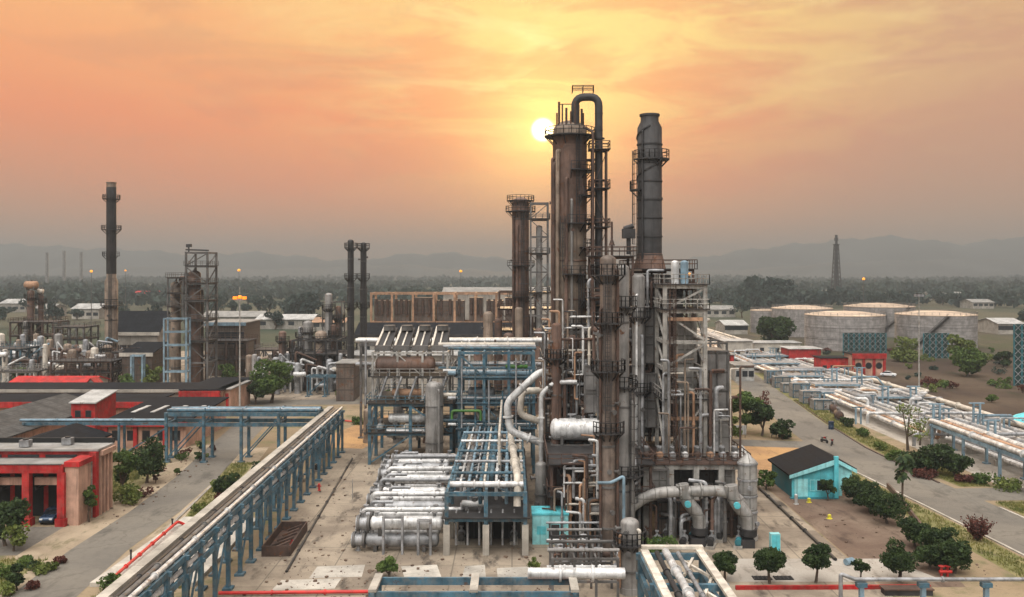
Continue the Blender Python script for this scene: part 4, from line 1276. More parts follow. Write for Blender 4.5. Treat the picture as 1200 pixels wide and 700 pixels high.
cased_box('duct_leg', 'second pale square leg beneath the deck end', 23.6, 25.2, 101.4, 103.4, 3.0, 7.3, 'panel_pale', 'pale_steel', nx=1, cat='duct')
for k, px in enumerate((791, 802)):
    column('vent_pot', f"small {'pale blue' if k else 'white'} vent pot on the pale frame", XW(px, 106.5), 106.5, .48, 28.4, 31.2, 'white_pipe' if not k else 'light_blue_steel', 'vent', noz=0, base=False)
fr = frame('steel_frame', 'pale tower frame with rusty cross beams beside the stack', 17.9, 22.6, 103.8, 109.6, [14.7, 18.4, 21.6, 25.2, 28.1], 1, 1, 'pale_steel', 'steel frame', sec=.46, decks=(0, 3, 4), z0=8.3, rails=True)
for k, z in enumerate((4.4, 16.0)):
    MB().box(-2.0, 2.0, -3.3, -3.0, z - .2, z + .2).build('rusty_beam', 'tan_steel', fr, smooth=False)
l = MB(); l.ladder(-1.6, -3.3, 0, 19.4, 0, -1, True); l.build('ladder', 'brown_steel', fr, smooth=False)
frame('furnace_deck', 'broad pale deck carrying the furnace casings', 15.2, 26.6, 100.8, 113.4, [7.7], 4, 2, 'pale_steel', 'deck', sec=.62, decks=(0,), deck_m='brown_steel', rail_m='brown_steel', brace=False)
frame('steel_frame', 'brown frame around the furnace casing', 15.0, 22.8, 111.6, 120, [13.2, 18, 22.8, 27.6, 30.0], 2, 2, 'brown_steel', 'steel frame', sec=.26, z0=8.4, decks=(1, 3, 4))
for k in range(7):
    x = (16.3, 17.2, 18.7, 19.4, 22.9, 24.2, 25.8)[k]; y = (111.2, 110.9, 107, 104.6, 106.6, 105.2, 104.6)[k]
    top = (26, 21, 27, 20, 24, 16, 15)[k]
    pipe(f'vertical pipe climbing the furnace, {ORD[k]} from the main columns', [(x, y, 8.6), (x, y, top), (x + .9, y + .5, top)], (.28, .2, .3, .16, .22, .3, .2)[k], ('white_pipe', 'brown_steel', 'galv', 'tan_steel', 'cream_pipe', 'galv', 'brown_steel')[k], 'pipes climbing the furnace', flanges=5)
for k in range(8):
    x = 15.6 + k * 1.45
    drum(f'small drum on the furnace deck edge, {ORD[k]} along', x, 102.4, 8.75, 1.1, .4, ('brown_steel', 'tan_steel', 'galv', 'white_pipe')[k % 4], R(90), 'small drums on the furnace deck', .2)
# curved white duct and burners
pipe('pale curved air duct arching under the furnace deck', PX(97, (738, 596), (752, 585), (772, 577), (846, 575), (866, 584), (876, 606)), .6, 'panel_pale', flanges=3, bend=2.2, k=16)
def burner(label, x, y, s=1):
    t = thing('burner_elbow', label, 'burner', x, y, 0)
    MB().path([(-.9 * s, 0, 6.6), (-.7 * s, 0, 5.4), (0, 0, 4.3), (.9 * s, 0, 3.3), (1.0 * s, 0, 1.9)], .72, 16, 1.4).build('elbow', 'panel_pale', t)
    MB().profile((1.0 * s, 0, .9), (0, 0, 1), [(0, .6), (.3, .95), (1.0, .95), (1.02, .75)], 18).build('windbox', 'dark_steel', t)
    MB().box(.4 * s - .5, .4 * s + 1.1, -.9, .9, 0, .9).build('plinth', 'dark_steel', t, smooth=False)
    MB().tube((-.5 * s, -.95, 4.7), (-.5 * s, -1.3, 4.7), .35, None, 14).build('damper_motor', 'cyan', t)
    return t
burner('fat pale elbow duct under the deck beside the grass patch', XW(809, 97), 97)
burner('fat pale elbow duct by the round pale column', XW(866, 96.5), 96.5)
column('pale_column', 'short round pale column with a pointed cap', XW(876, 99), 99, 1.05, 0, 9.6, 'panel_pale', 'column', top='cone', bands=5, noz=2, seed=12, nozm='galv')
for k, px in enumerate((786, 792, 842, 848, 838)):
    pipe('upright pale pipe stub under the furnace deck', [(XW(px, 98), 98 + k % 2, .2), (XW(px, 98), 98 + k % 2, 4.6), (XW(px, 98), 101, 4.6)], .24, 'galv', 'pipe stubs under the furnace deck')
for k in range(8):
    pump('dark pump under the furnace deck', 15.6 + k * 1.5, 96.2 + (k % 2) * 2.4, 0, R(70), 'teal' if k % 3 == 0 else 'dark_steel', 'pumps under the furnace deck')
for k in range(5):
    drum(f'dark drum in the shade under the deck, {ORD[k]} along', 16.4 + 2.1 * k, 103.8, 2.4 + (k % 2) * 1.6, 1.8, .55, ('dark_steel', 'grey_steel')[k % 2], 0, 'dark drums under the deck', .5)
x, y = G(908, 647)
t = thing('cyan_cabinet', 'upright cyan cabinet standing at the yard edge', 'cabinet', x, y)
MB().box(-.5, .5, -.35, .35, .1, 2.0).build('body', 'cyan_pale', t, smooth=False)
MB().box(-.42, .42, -.39, -.355, .2, 1.9).build('door', 'cyan', t, smooth=False)
MB().box(-.6, .6, -.45, .45, 0, .1).build('plinth', 'concrete', t, smooth=False)

# ---------------------------------------------------------------- central process frame
L1 = [4.6, 8.7, 13.2, 17.8, 22.2]
frame('steel_frame', 'crowded grey process frame before the tallest column', 4.3, 14.9, 112, 122.6, L1, 4, 3, 'grey_steel', 'steel frame', sec=.36, decks=(0, 1, 2, 3))
frame('steel_frame', 'narrow brown frame topping the process frame', 10.0, 15.0, 110.2, 114.8, [26.4, 31.6], 2, 1, 'brown_steel', 'steel frame', sec=.3, decks=(0, 1), z0=22.5)
t = thing('crane_post', 'dark valve stand on the top deck beside the stack', 'valve', 14.6, 111, 32.0)
MB().tube((0, 0, 0), (0, 0, 2.0), .28).build('stem', 'dark_steel', t)
MB().box(-.8, .8, -.5, .5, 2.0, 3.2).tube((-.6, 0, 3.2), (.6, 0, 3.6), .3).build('actuator', 'dark_steel', t)
t = thing('vent_pipe', 'thin brown vent mast on the top deck', 'vent', 12.5, 111, 31.9)
MB().tube((0, 0, 0), (0, 0, 4.2), .14).tube((0, 0, 1.2), (0, 0, 2.0), .4, .14).build('mast', 'brown_steel', t)
column('process_column', 'slender rust brown column in front of the process frame', XW(712.5, 93), 93, .84, 0, 31.6, 'shell_mottled', 'column', plats=[(29.4, 150, 390, 1.0), (24.4, 200, 340, .9), (19.4, 150, 390, 1.0), (13.0, 200, 350, .9)],
       ladders=[(262, 13.2, 29.4)], risers=[(330, .08, .16, 2, 30, 'brown_steel'), (215, .06, .14, 2, 26, 'brown_steel')], bands=7, noz=8, seed=21)
column('process_column', 'grey bottle shaped column with a long thin neck', XW(731, 95.6), 95.6, 1.22, 0, 30.6, 'shell_grey', 'column', plats=[(17.4, 150, 400, .9), (26, 180, 360, .9), (8.0, 200, 350, .9)],
       ladders=[(300, 3, 17.4)], risers=[(300, .05, .2, 1, 16, 'shell_grey'), (228, .06, .13, 1, 16, 'shell_brown')], bands=3, noz=8, seed=22, r2=.58, tcol=.54)
column('process_column', 'pale grey column rising beside the brown frame', XW(745, 111.8), 109.4, .8, 0, 29.6, 'shell_grey', 'column', plats=[(24.2, 180, 360, .8), (15, 180, 360, .8)], risers=[(250, .05, .15, 3, 27, 'white_pipe'), (290, .05, .2, 3, 22, 'galv')], bands=4, noz=6, seed=23)
column('process_column', 'thin brown column beside the white elbow pipes', XW(652, 110), 110.2, .62, 0, 23.5, 'shell_brown', 'column', plats=[(19, 180, 360, .8)], risers=[(280, .05, .15, 2, 20, 'brown_steel')], bands=4, noz=5, seed=24)
column('front_vessel', 'rusty topped vessel standing nearest on the plant yard', XW(738, 82.5), 82.5, .86, 0, 7.0, 'shell_grey', 'vessel', plats=[(4.6, 180, 380, .7)], bands=2, noz=7, seed=25, risers=[(320, .05, .16, .6, 6, 'cream_pipe'), (200, .06, .14, .6, 5.4, 'tan_steel')])
column('vertical_vessel', 'grey vertical vessel below the big white drum', XW(634, 103), 103, .68, 0, 7.8, 'shell_grey', 'vessel', bands=1, noz=4, seed=27)
drum('big white drum slung low across the process frame', XW(675, 109.5), 109.6, 10.4, 6.4, 1.32, 'white_pipe', 0, None, .45, k=28)
frame('drum_stand', 'dark stand under the big white drum', 4.9, 11.0, 108.7, 110.6, [4.6, 8.5], 3, 1, 'grey_steel', 'steel frame', sec=.3, brace=False)
cased_box('cooler_box', 'grey cased cooler box above the white drum', XW(684, 111), XW(705, 111), 109.6, 111.4, 12.4, 18.2, 'panel', nx=1, cat='cooler')
cased_box('cooler_box', 'dark grey cased box by the bottle column', XW(748, 110), XW(768, 110), 109.5, 111.4, 10.6, 17.2, 'panel', nx=1, cat='cooler')
cased_box('cooler_box', 'tall grey case behind the bottle column', XW(745, 112), XW(764, 112), 110.6, 112.2, 18.4, 25.0, 'panel', nx=1, cat='cooler')
# equipment and pipes on the decks of the process frame
kinds = [('shell', 'beige'), ('shell_grey', 'grey'), ('shell_brown', 'rusty brown'), ('white_pipe', 'white'), ('galv', 'silver'), ('brown_steel', 'dark brown'), ('cream_pipe', 'cream')]
rg = random.Random(11)
DECK = ['ground', 'first deck', 'second deck', 'third deck', 'fourth deck']
for li, z in enumerate([0] + L1[:4]):
    z += .32 if li else 0
    gap = (L1[li] if li < 5 else 26) - z
    for j in range(5):
        x = 5.2 + j * 2.1 + rg.uniform(-.3, .3); y = 113.2 + rg.uniform(0, 1.2)
        mm, cn = kinds[(li * 3 + j * 2) % 7]
        if (li + j) % 3 == 0:
            column('vertical_vessel', f'{cn} upright vessel on the {DECK[li]} of the process frame, {ORD[j]} along', x, y, .6, z, z + gap * .78, mm, 'vessel', 'vessels in the process frame', noz=3, seed=li * 9 + j, k=14)
        else:
            drum(f'{cn} horizontal drum on the {DECK[li]} of the process frame, {ORD[j]} along', x, y, z + 1.25, 1.9, .62, mm, R(90) if j % 2 else 0, 'drums in the process frame', .6)
        mm, cn = kinds[(li * 2 + j + 3) % 7]
        if j < 4:
            column('vertical_vessel', f'{cn} tank at the back of the {DECK[li]} in the process frame, {ORD[j]} along', x + 1, 118.5 + rg.uniform(-1, 2), .85, z, z + gap * .8, mm, 'vessel', 'vessels in the process frame', noz=2, seed=li * 7 + j, k=14)
for k in range(30):
    x = 4.0 + k * .38 + rg.uniform(-.15, .15); y = 111.4 - rg.uniform(0, 1.4)
    z0 = rg.choice([.4, 4.8, 9, 13.4]); z1 = z0 + rg.uniform(5, 14)
    mm = rg.choice(['brown_steel', 'galv', 'grey_steel', 'brown_steel', 'white_pipe', 'shell_brown', 'shell'])
    pipe('thin vertical riser on the front of the process frame', [(x, y, z0), (x, y, z1), (x + rg.choice([-1, 1]) * rg.uniform(.5, 2), y + .4, z1)], rg.uniform(.08, .22), mm, 'risers on the process frame', flanges=6, k=8)
for k in range(16):
    z = 3.2 + k * 1.4; y = 111.2 + rg.uniform(-.6, .4); x0 = 3.6 + rg.uniform(0, 4); x1 = x0 + rg.uniform(4, 8)
    mm = rg.choice(['brown_steel', 'galv', 'grey_steel', 'white_pipe', 'cream_pipe'])
    pipe('level pipe run across the front of the process frame', [(x0, y + 2, z - .6), (x0, y, z), (x1, y, z), (x1, y + 1.5, z + .8)], rg.uniform(.1, .24), mm, 'level pipes across the process frame', flanges=4, k=8)
for k in range(14):
    a = rg.uniform(4.5, 15); z = rg.choice(L1[:4]) + .4; y = 111.9 - rg.uniform(.2, .5)
    t = thing('valve', 'small valve with handwheel on the process frame edge', 'valve', a, y, z, 0, 'valves on the process frame')
    MB().tube((-.4, 0, .3), (.4, 0, .3), .2, None, 10).tube((-.45, 0, .3), (-.38, 0, .3), .32, None, 10).tube((.38, 0, .3), (.45, 0, .3), .32, None, 10).build('body', 'brown_steel' if k % 2 else 'yellow', t)
    MB().tube((0, 0, .3), (0, 0, 1.0), .05).tube((0, 0, .98), (0, 0, 1.05), .28, None, 12).build('handwheel', 'red_bright' if k % 5 == 0 else 'dark_steel', t)
frame('steel_frame', 'dark two deck frame added to darken the gap behind the kiosk', 4.4, 15.4, 98.6, 110.8, [4.7, 8.3], 4, 3, 'brown_steel', 'steel frame', sec=.3, decks=(0, 1), brace=False)  # dark decked frame added to shade and fill the gap behind the kiosk
for k in range(18):
    x = 5.0 + (k % 9) * 1.2; z = 0 if k < 9 else 5.0
    column('vertical_vessel', 'dark upright vessel added inside the two deck frame behind the kiosk', x + rg.uniform(-.2, .2), 106 + rg.uniform(-3, 3), rg.uniform(.35, .55), z, z + rg.uniform(2.2, 3.1), rg.choice(['brown_steel', 'dark_steel', 'shell_brown', 'grey_steel', 'galv']), 'vessel', 'dark vessels in the two deck frame', noz=2, seed=300 + k, k=12)  # dark vessels added so the gap reads black
for k in range(26):
    x = 4.6 + rg.uniform(0, 6); y = 98.2 - rg.uniform(0, 1.4); z0 = rg.choice([.3, .3, 4.9]); z1 = z0 + rg.uniform(3, 7)
    pipe('slim riser climbing the two deck frame behind the kiosk', [(x, y, z0), (x, y, z1), (x + rg.choice([-1, 1]) * rg.uniform(.4, 1.6), y + .5, z1)], rg.uniform(.07, .2), rg.choice(['galv', 'brown_steel', 'shell', 'white_pipe', 'dark_steel', 'tan_steel']), 'risers on the two deck frame', flanges=4, k=8)
for k in range(12):
    z = rg.uniform(2.5, 9.5); x0 = 4.2 + rg.uniform(0, 5); x1 = x0 + rg.uniform(2.5, 6)
    pipe('level pipe hung on the two deck frame behind the kiosk', [(x0, 98.8, z - .5), (x0, 97.7, z), (x1, 97.7, z), (x1, 98.8, z + .6)], rg.uniform(.08, .2), rg.choice(['galv', 'brown_steel', 'white_pipe', 'cream_pipe']), 'level pipes on the two deck frame', flanges=3, k=8)
# pipe maze climbing in front of the tallest column and the furnace
for k in range(34):
    x = rg.uniform(9.6, 22.4); y = rg.uniform(109.2, 111.6) if x < 15.5 else rg.uniform(110.6, 112.2); z0 = rg.uniform(8.6, 20); z1 = min(30, z0 + rg.uniform(4, 12))
    pipe('slim weathered pipe in the maze between columns and furnace', [(x - rg.uniform(.4, 2), y, z0), (x, y, z0), (x, y, z1), (x + rg.uniform(.5, 2.2), y + .3, z1)], rg.uniform(.09, .24), rg.choice(['galv', 'brown_steel', 'shell', 'white_pipe', 'shell_brown', 'grey_steel', 'cream_pipe']), 'pipes in the maze by the furnace', flanges=4, k=8)
for k in range(10):
    x = 10.4 + (k % 5) * 1.1; z = 13 + (k // 5) * 8 + rg.uniform(0, 3)
    drum('small dark drum hung among the pipes before the furnace', x, 110.6, z, 1.3, .42, rg.choice(['brown_steel', 'galv', 'shell_brown', 'dark_steel']), R(90) * (k % 2), 'small drums in the pipe maze', .3, k=12)
# clutter of pipework between the columns and the kiosk
kq = block('control_kiosk', 'pale cyan kiosk beside the blue pipe rack', XW(624, 97), XW(666, 97), 97, 100, 3.2, 'cyan_pale', 'cyan', 'kiosk', over=.08)
MB().box(.1, 1.0, -1.53, -1.503, .05, 2.2).build('door', 'dark_steel', kq, smooth=False)
MB().box(-1.5, -.5, -1.53, -1.503, 1.1, 2.0).build('window', 'cyan', kq, smooth=False)
frame('steel_frame', 'low dark pipe frame before the cyan kiosk', 4.0, 9.0, 89.4, 94.2, [1.7, 3.2], 4, 1, 'dark_steel', 'steel frame', sec=.2, brace=False)
for k in range(4):
    y = 89.7 + k * 1.25; mm = ('galv', 'shell_grey', 'white_pipe', 'galv')[k % 4]
    pipe('pipe lying in the low frame before the kiosk', [(3.6, y, 1.9 + (k % 2) * 1.5), (9.2, y, 1.9 + (k % 2) * 1.5)], .12 + .03 * (k % 3), mm, 'pipes in the low kiosk frame', flanges=2, k=8)
for k in range(12):
    x = 4.2 + k * .4; y = 88.6 + (k % 3) * 1.6
    pipe('small upright pipe loop before the cyan kiosk', [(x, y, .2), (x, y, 1.6 + (k % 4) * .5), (x + .6, y, 1.6 + (k % 4) * .5), (x + .6, y, .2)], .1, ('brown_steel', 'galv', 'shell_brown')[k % 3], 'small pipe loops before the kiosk', k=8)
for k in range(9):
    pump('rusty pump set before the cyan kiosk', 4.6 + (k % 5) * 1.9, 86.6 + (k // 5) * 4.8, 0, R(90 * (k % 2)), 'brown_steel', 'pumps before the kiosk')
for k in range(14):
    x = 6.0 + k * .62; y = 101 + (k * 7 % 5) * 1.3
    pipe('dark upright pipe in the gap behind the kiosk', [(x, y, .3), (x, y, 4 + (k * 3 % 5)), (x + .8, y + 1, 4 + (k * 3 % 5))], .14 + .04 * (k % 3), ('brown_steel', 'grey_steel', 'galv', 'shell_brown')[k % 4], 'upright pipes behind the kiosk', flanges=3, k=8)
pipe('white pipe dropping to the ground behind the kiosk', PX(100, (692, 545), (692, 580), (705, 588)), .32, 'cream_pipe')
drum('small white drum lying low behind the slender brown column', XW(694, 99), 99, 3.4, 2.2, .65, 'white_pipe', 0, None, 2.4)
pipe('pale blue pipe stepping down beside the front vessel', PX(88, (700, 566), (716, 566), (731, 558), (731, 612)), .16, 'light_blue_steel')
pipe('red fire pipe climbing beside the bottle column', [(XW(720, 94), 93.6, .5), (XW(720, 94), 93.6, 14.6)], .13, 'dark_red', flanges=5)
frame('steel_frame', 'dark walkway frame around the bottle column', 11.0, 17.4, 98.8, 104.4, [4.4, 7.8], 2, 1, 'grey_steel', 'steel frame', sec=.24, decks=(0,), brace=False)

for k in range(22):
    x = rg.uniform(17.0, 26.4); y = 103.4 - rg.uniform(0, 1.2) if k % 2 else (107.1 - rg.uniform(0, .5) if x > 23 else 103.2); z0 = 8.4; z1 = rg.uniform(11, 20)
    pipe('weathered pipe climbing from the furnace deck', [(x, y, z0), (x, y, z1), (x + rg.choice([-1, 1]) * rg.uniform(.5, 1.8), y + .3, z1)], rg.uniform(.08, .2), rg.choice(['galv', 'brown_steel', 'shell', 'white_pipe', 'tan_steel', 'cream_pipe']), 'pipes climbing from the furnace deck', flanges=4, k=8)
for k in range(20):
    x = rg.uniform(15.8, 27.0); y = 100 - rg.uniform(.5, 3.4); z1 = rg.uniform(2, 6.8)
    pipe('dark pipe bend in the tangle beneath the furnace deck', [(x, y, .2), (x, y, z1), (x + rg.choice([-1, 1]) * rg.uniform(.6, 2), y + rg.uniform(0, 2), z1)], rg.uniform(.08, .22), rg.choice(['galv', 'brown_steel', 'dark_steel', 'grey_steel', 'shell_brown']), 'pipe bends beneath the furnace deck', flanges=3, k=8)
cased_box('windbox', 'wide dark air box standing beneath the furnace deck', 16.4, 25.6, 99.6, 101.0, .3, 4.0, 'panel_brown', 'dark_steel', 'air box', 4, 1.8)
for k in range(44):
    x = rg.uniform(3.6, 10.4); y = 111.6 - rg.uniform(0, 1.6); z0 = rg.choice([8.9, 9.2, 12, 14, 17]); z1 = z0 + rg.uniform(2.5, 9)
    pipe('slim riser in the tangle above the white drum', [(x - rg.choice([-1, 1]) * rg.uniform(.3, 1.4), y, z0), (x, y, z0), (x, y, z1), (x + rg.choice([-1, 1]) * rg.uniform(.4, 1.6), y + .3, z1)], rg.uniform(.06, .17), rg.choice(['galv', 'brown_steel', 'shell', 'white_pipe', 'shell_brown', 'dark_steel', 'tan_steel']), 'risers above the white drum', flanges=4, k=8)
for k in range(5):
    x = (4.6, 6.9, 9.4, 13.2, 15.2)[k]
    t = thing('ladder', 'dark caged ladder fixed to the front of the process frame', 'ladder', x, 111.7, 4.8 + (k % 3) * 4.2, 0, 'ladders on the process frame')
    l = MB(); l.ladder(0, 0, 0, 8.4, 0, -1); l.build('rails', 'dark_steel', t, smooth=False)
for k in range(9):
    a = -PI * (.1 + .1 * k)
    pipe('short vent riser at the head of the tallest column', [(8.35 + math.cos(a) * 2.0, 128 + math.sin(a) * 2.0, 50.6), (8.35 + math.cos(a) * 2.0, 128 + math.sin(a) * 2.0, 52.6 + (k * 5 % 4) * .5)], .12 + .05 * (k % 2), 'brown_steel', 'vents on the tallest column')
for k in range(7):
    z = 20 + k * 4.3
    pipe('short riser bend from the tallest column to its looping pipe', [(10.6, 127.2, z), (12.3, 126.3, z), (12.3, 126.3, z + .8)], .18, 'brown_steel', 'bends from the tallest column')
# ---------------------------------------------------------------- columns behind
column('process_column', 'brown column with a crown of platforms behind the tallest one', XW(610, 200), 200, 1.9, 0, 46.5, 'shell_brown', 'column', plats=[(43.2, 0, 360, 1.5), (45.6, 0, 360, 1.2), (31, 200, 400, 1.3), (24, 200, 400, 1.3)], ladders=[(280, 8, 43)], risers=[(250, .08, .3, 5, 40, 'shell_brown'), (225, .1, .25, 5, 42, 'brown_steel')], bands=6, noz=5, seed=31)
frame('lattice_tower', 'open lattice tower between the brown and tallest columns', XW(622, 196), XW(642, 196), 195, 198.6, [10, 15, 20, 25, 29.6, 33.6, 37.4, 41.2, 44.8], 1, 1, 'grey_steel', 'tower', sec=.34, decks=(1, 3, 5, 7), rails=True)
column('process_column', 'thin grey column inside the open lattice tower', XW(632, 196), 196.8, .7, 0, 40, 'shell_grey', 'column', noz=3, seed=33)
for k in range(8):
    px = 560 + k * 12; d = 185 + (k % 3) * 9
    column('vertical_vessel', f'brown vessel in the row behind the tall grey rack, {ORD[k]} along', XW(px, d), d, .9 + .2 * (k % 2), 0, 16 + (k * 5 % 7), ('shell_brown', 'shell', 'brown_steel')[k % 3], 'vessel', 'vessels behind the tall grey rack', noz=2, seed=40 + k, k=14)
frame('steel_frame', 'brown process frame far behind the tallest column', XW(585, 205), XW(650, 205), 204, 214, [6, 11, 16, 21, 25], 3, 2, 'brown_steel', 'steel frame', sec=.36, decks=(1, 2, 3))
frame('steel_frame', 'dim frame seen behind the furnace', XW(760, 150), XW(845, 150), 146, 158, [5, 10, 15, 18], 3, 2, 'grey_steel', 'steel frame', sec=.34, decks=(1, 2))
# ---------------------------------------------------------------- red garage
t = thing('garage_building', 'red and peach garage with open vehicle bays by the junction', 'building', -62, 104, 0)
X0, X1 = -14.0, 11.0
MB().box(X0, X1, 4.4, 8, 0, 7.95).build('wall', 'red', t, smooth=False)
MB().box(X0 - .5, X1 + .6, 4.0, 8.4, 7.953, 8.2).build('roof', 'roof_grey', t, smooth=False)
MB().box(X0 - .5, X1 + .62, 8.1, 8.5, 8.203, 8.8).build('parapet', 'black', t, smooth=False)
MB().box(X0, X1 - 1.6, 0.05, 4.38, 6.9, 7.1).build('portico_roof', 'roof_grey', t, smooth=False)
MB().box(X0, X1 - 1.6, -.25, .04, 6.25, 7.25).build('portico_beam', 'red', t, smooth=False)
for x in (-13, -8.1, -3.2, .93, 5.04, 9.15):
    MB().box(x - .42, x + .42, -.24, .6, 0, 6.247).box(x - .6, x + .6, -.4, .76, 0, .9).build('pillar', 'red', t, smooth=False)
for x in (-10.5, -5.65, -1.1, 3.0, 7.1):
    MB().box(x - 1.6, x + 1.6, .9, 1.3, 4.6, 5.5).build('shutter_box', 'peach', t, smooth=False)
    MB().box(x - 1.75, x + 1.75, 4.33, 4.38, .02, 5.2).build('bay_dark_panel', 'black', t, smooth=False)  # flat black panel paints the dark inside of the bay
    MB().box(x - 1.5, x - 1.35, .85, 4.3, 4.0, 4.3).build('bay_rail', 'dark_steel', t, smooth=False)
for k in range(5):
    MB().box(X0 + .6 + k * 4.6, X0 + 4.4 + k * 4.6, 4.3, 4.39, 7.15, 7.5).build('clerestory_window', 'glass', t, smooth=False)
MB().box(X1 - 1.55, X1 + .05, .2, 4.39, 0, 6.9).build('end_wall', 'peach', t, smooth=False)
MB().box(X1 - 1.6, X1 + .2, .05, 4.3, 6.903, 7.5).build('coping', 'red', t, smooth=False)
MB().box(X1 - .3, X1 + .5, 3.6, 4.36, 0, 7.9).build('corner_pillar', 'red', t, smooth=False)
for k in range(4):
    MB().box(X1 + .003, X1 + .55, 4.8 + .95 * k, 5.15 + .95 * k, 0, 7.3).build('side_pilaster', 'peach', t, smooth=False)
    if k < 3:
        f = MB().box(X1 + .003, X1 + .06, 5.2 + .95 * k, 5.7 + .95 * k, 2.4, 5.4).build('window', 'dark_steel', t, smooth=False)
        MB().box(X1 + .063, X1 + .08, 5.25 + .95 * k, 5.65 + .95 * k, 2.5, 5.3).build('pane', 'glass', f, smooth=False)
MB().box(X1 + .003, X1 + .9, 4.6, 8.2, 7.3, 7.9).build('cornice', 'peach', t, smooth=False)
MB().tube((X1 + .1, 3.4, 0), (X1 + .1, 3.4, 7.2), .07).build('drainpipe', 'pale_steel', t)
for k, (x, y) in enumerate(((-9, 5.6), (-4, 7), (2, 5.4), (6.5, 6.8))):
    u = thing('roof_unit', f"grey ventilation unit on the garage roof, {('first', 'second', 'third', 'fourth')[k]} toward the road", 'roof unit', -62 + x, 104 + y, 8.2)
    MB().box(-.6, .6, -.45, .45, .1, .9).build('casing', 'galv', u, smooth=False)
    MB().tube((0, 0, .9), (0, 0, 1.05), .36, None, 14).build('fan_cowl', 'dark_steel', u)
for y in (-.3,):
    MB().tube((X0, y + .02, 7.3), (X1 - 1.7, y + .02, 7.3), .08).build('gutter', 'grey_steel', t)
# the parked car
def car(label, x, y, rz, m):
    t = thing('parked_car', label, 'car', x, y, .02, rz)
    prof = [(-2.1, .35), (-2.1, .75), (-1.9, .95), (-1.0, 1.02), (-.55, 1.05), (.9, 1.05), (1.6, 1.0), (2.05, .9), (2.1, .4)]
    b = MB().prism([(-.82, px, pz) for px, pz in prof], (1.64, 0, 0)).build('body', m, t)
    bv = b.modifiers.new('bevel', 'BEVEL'); bv.width = .08; bv.segments = 2
    c = MB().prism([(-.72, -1.0, 1.02), (-.72, -.4, 1.45), (-.72, 1.0, 1.48), (-.72, 1.65, 1.02)], (1.44, 0, 0)).build('cabin', 'glass', t)
    MB().box(-.70, .70, -.35, .95, 1.46, 1.52).build('roof', m, t, smooth=False)
    for sx in (-1, 1):
        for sy in (-1.35, 1.3):
            wv = MB().tube((sx * .66, sy, .33), (sx * .86, sy, .33), .33, None, 18).build('wheel', 'rubber', t)
            MB().tube((sx * .862, sy, .33), (sx * .88, sy, .33), .19, None, 14).build('rim', 'galv', wv)
        MB().box(sx * .55 - .17, sx * .55 + .17, -2.14, -2.08, .66, .84).build('headlight', 'lens', t, smooth=False)
        MB().bar((sx * .74, -1.0, 1.03), (sx * .74, -.42, 1.47), .06).build('pillar', m, t, smooth=False)
    MB().box(-.5, .5, -2.15, -2.09, .42, .58).build('grille', 'black', t, smooth=False)
    return t
car('dark blue car parked facing out of the garage bay', -54.9, 106.2, R(4), 'car_blue')

# ---------------------------------------------------------------- red roofed workshops behind
t = block('workshop', 'workshop with dark sheet roof, roof lights and red eaves', -68.6, -55.2, 150, 171, 4.4, 'peach', 'roof_dark', 'building', slope=.9, over=.5)
MB().box(-7.3, 7.3, -11.4, -11.05, 3.7, 4.75).build('fascia', 'red', t, smooth=False)
wall_win(t, -6.4, 6.4, -10.5, 0, 4, 5, 1.2, 2.9, 1.3)
for k in range(4):
    MB().prism([(-5.4 + k * 3.4, -4, 4.9), (-4.6 + k * 3.4, -4, 4.9), (-4.2 + k * 3.4, 2, 5.15), (-5.0 + k * 3.4, 2, 5.15)], (0, 0, .12)).build('roof_light', 'roof_white', t, smooth=False)
for k in range(3):
    MB().box(-7.0 + k * 5, -6.4 + k * 5, -11.0, -10.503, 0, 3.6).build('pilaster', 'red', t, smooth=False)
t = block('office_block', 'peach office block with red bands at the far road bend', XW(216, 186), XW(262, 186), 185, 205, 5.0, 'peach', 'roof_dark', 'building', over=.6, wins=3, wz=(1.2, 3.2), ww=1.5)
MB().box(-4.6, 4.0, -11.0, -10.5, 3.7, 4.9).build('fascia', 'red', t, smooth=False)
for x in (-4.4, 2.4, 3.6):
    MB().box(x - .45, x + .45, -10.6, -10.003, 0, 3.7).build('pillar', 'red', t, smooth=False)
t = block('annex', 'small peach annex with red panels beside the road', XW(264, 190), XW(277, 190), 186, 200, 5.0, 'peach', 'roof_grey', 'building', over=.3)
for k in range(2):
    MB().box(-1.0 + k * 1.1, -.3 + k * 1.1, -7.06, -7.003, 1, 4.2).build('red_panel', 'red', t, smooth=False)
t = block('long_store', 'long flat roofed store with a pale roof edge behind the workshops', -120, -70, 186, 198, 4.7, 'concrete', 'roof_dark', 'building', over=.6)
MB().box(-25.8, 25.8, -6.9, -6.62, 4.5, 5.1).build('roof_edge', 'pale_concrete', t, smooth=False)
# gabled sheds at the left
def red_shed(label, x0, x1, y0, y1, h, pitch, fasc='red', roof='roof_dark'):
    t = block('workshop_shed', label, x0, x1, y0, y1, h, 'peach', roof, 'building', pitch=pitch, axis='y', over=.6)
    hx, hy = (x1 - x0) / 2, (y1 - y0) / 2
    s = pitch / hx
    for sg in (-1, 1):
        MB().prism([(sg * (hx + .7), -hy - .85, h - .6 * s + .3), (0, -hy - .85, h + pitch + .35), (0, -hy - .85, h + pitch - .35), (sg * (hx + .7), -hy - .85, h - .6 * s - .4)], (0, .22, 0)).build('verge_board', fasc, t, smooth=False)
    wall_win(t, -hx * .8, hx * .8, -hy, 0, h, 3, 1.2, 3.2, 1.4)
    return t
red_shed('dark roofed gabled shed with red verge boards near the garage', -72.6, -62.6, 124, 137, 4.6, 1.5)
red_shed('dark gabled shed with peach verge boards behind the garage', -90, -76, 128, 164, 5.0, 2.0, 'peach', 'roof_weathered')
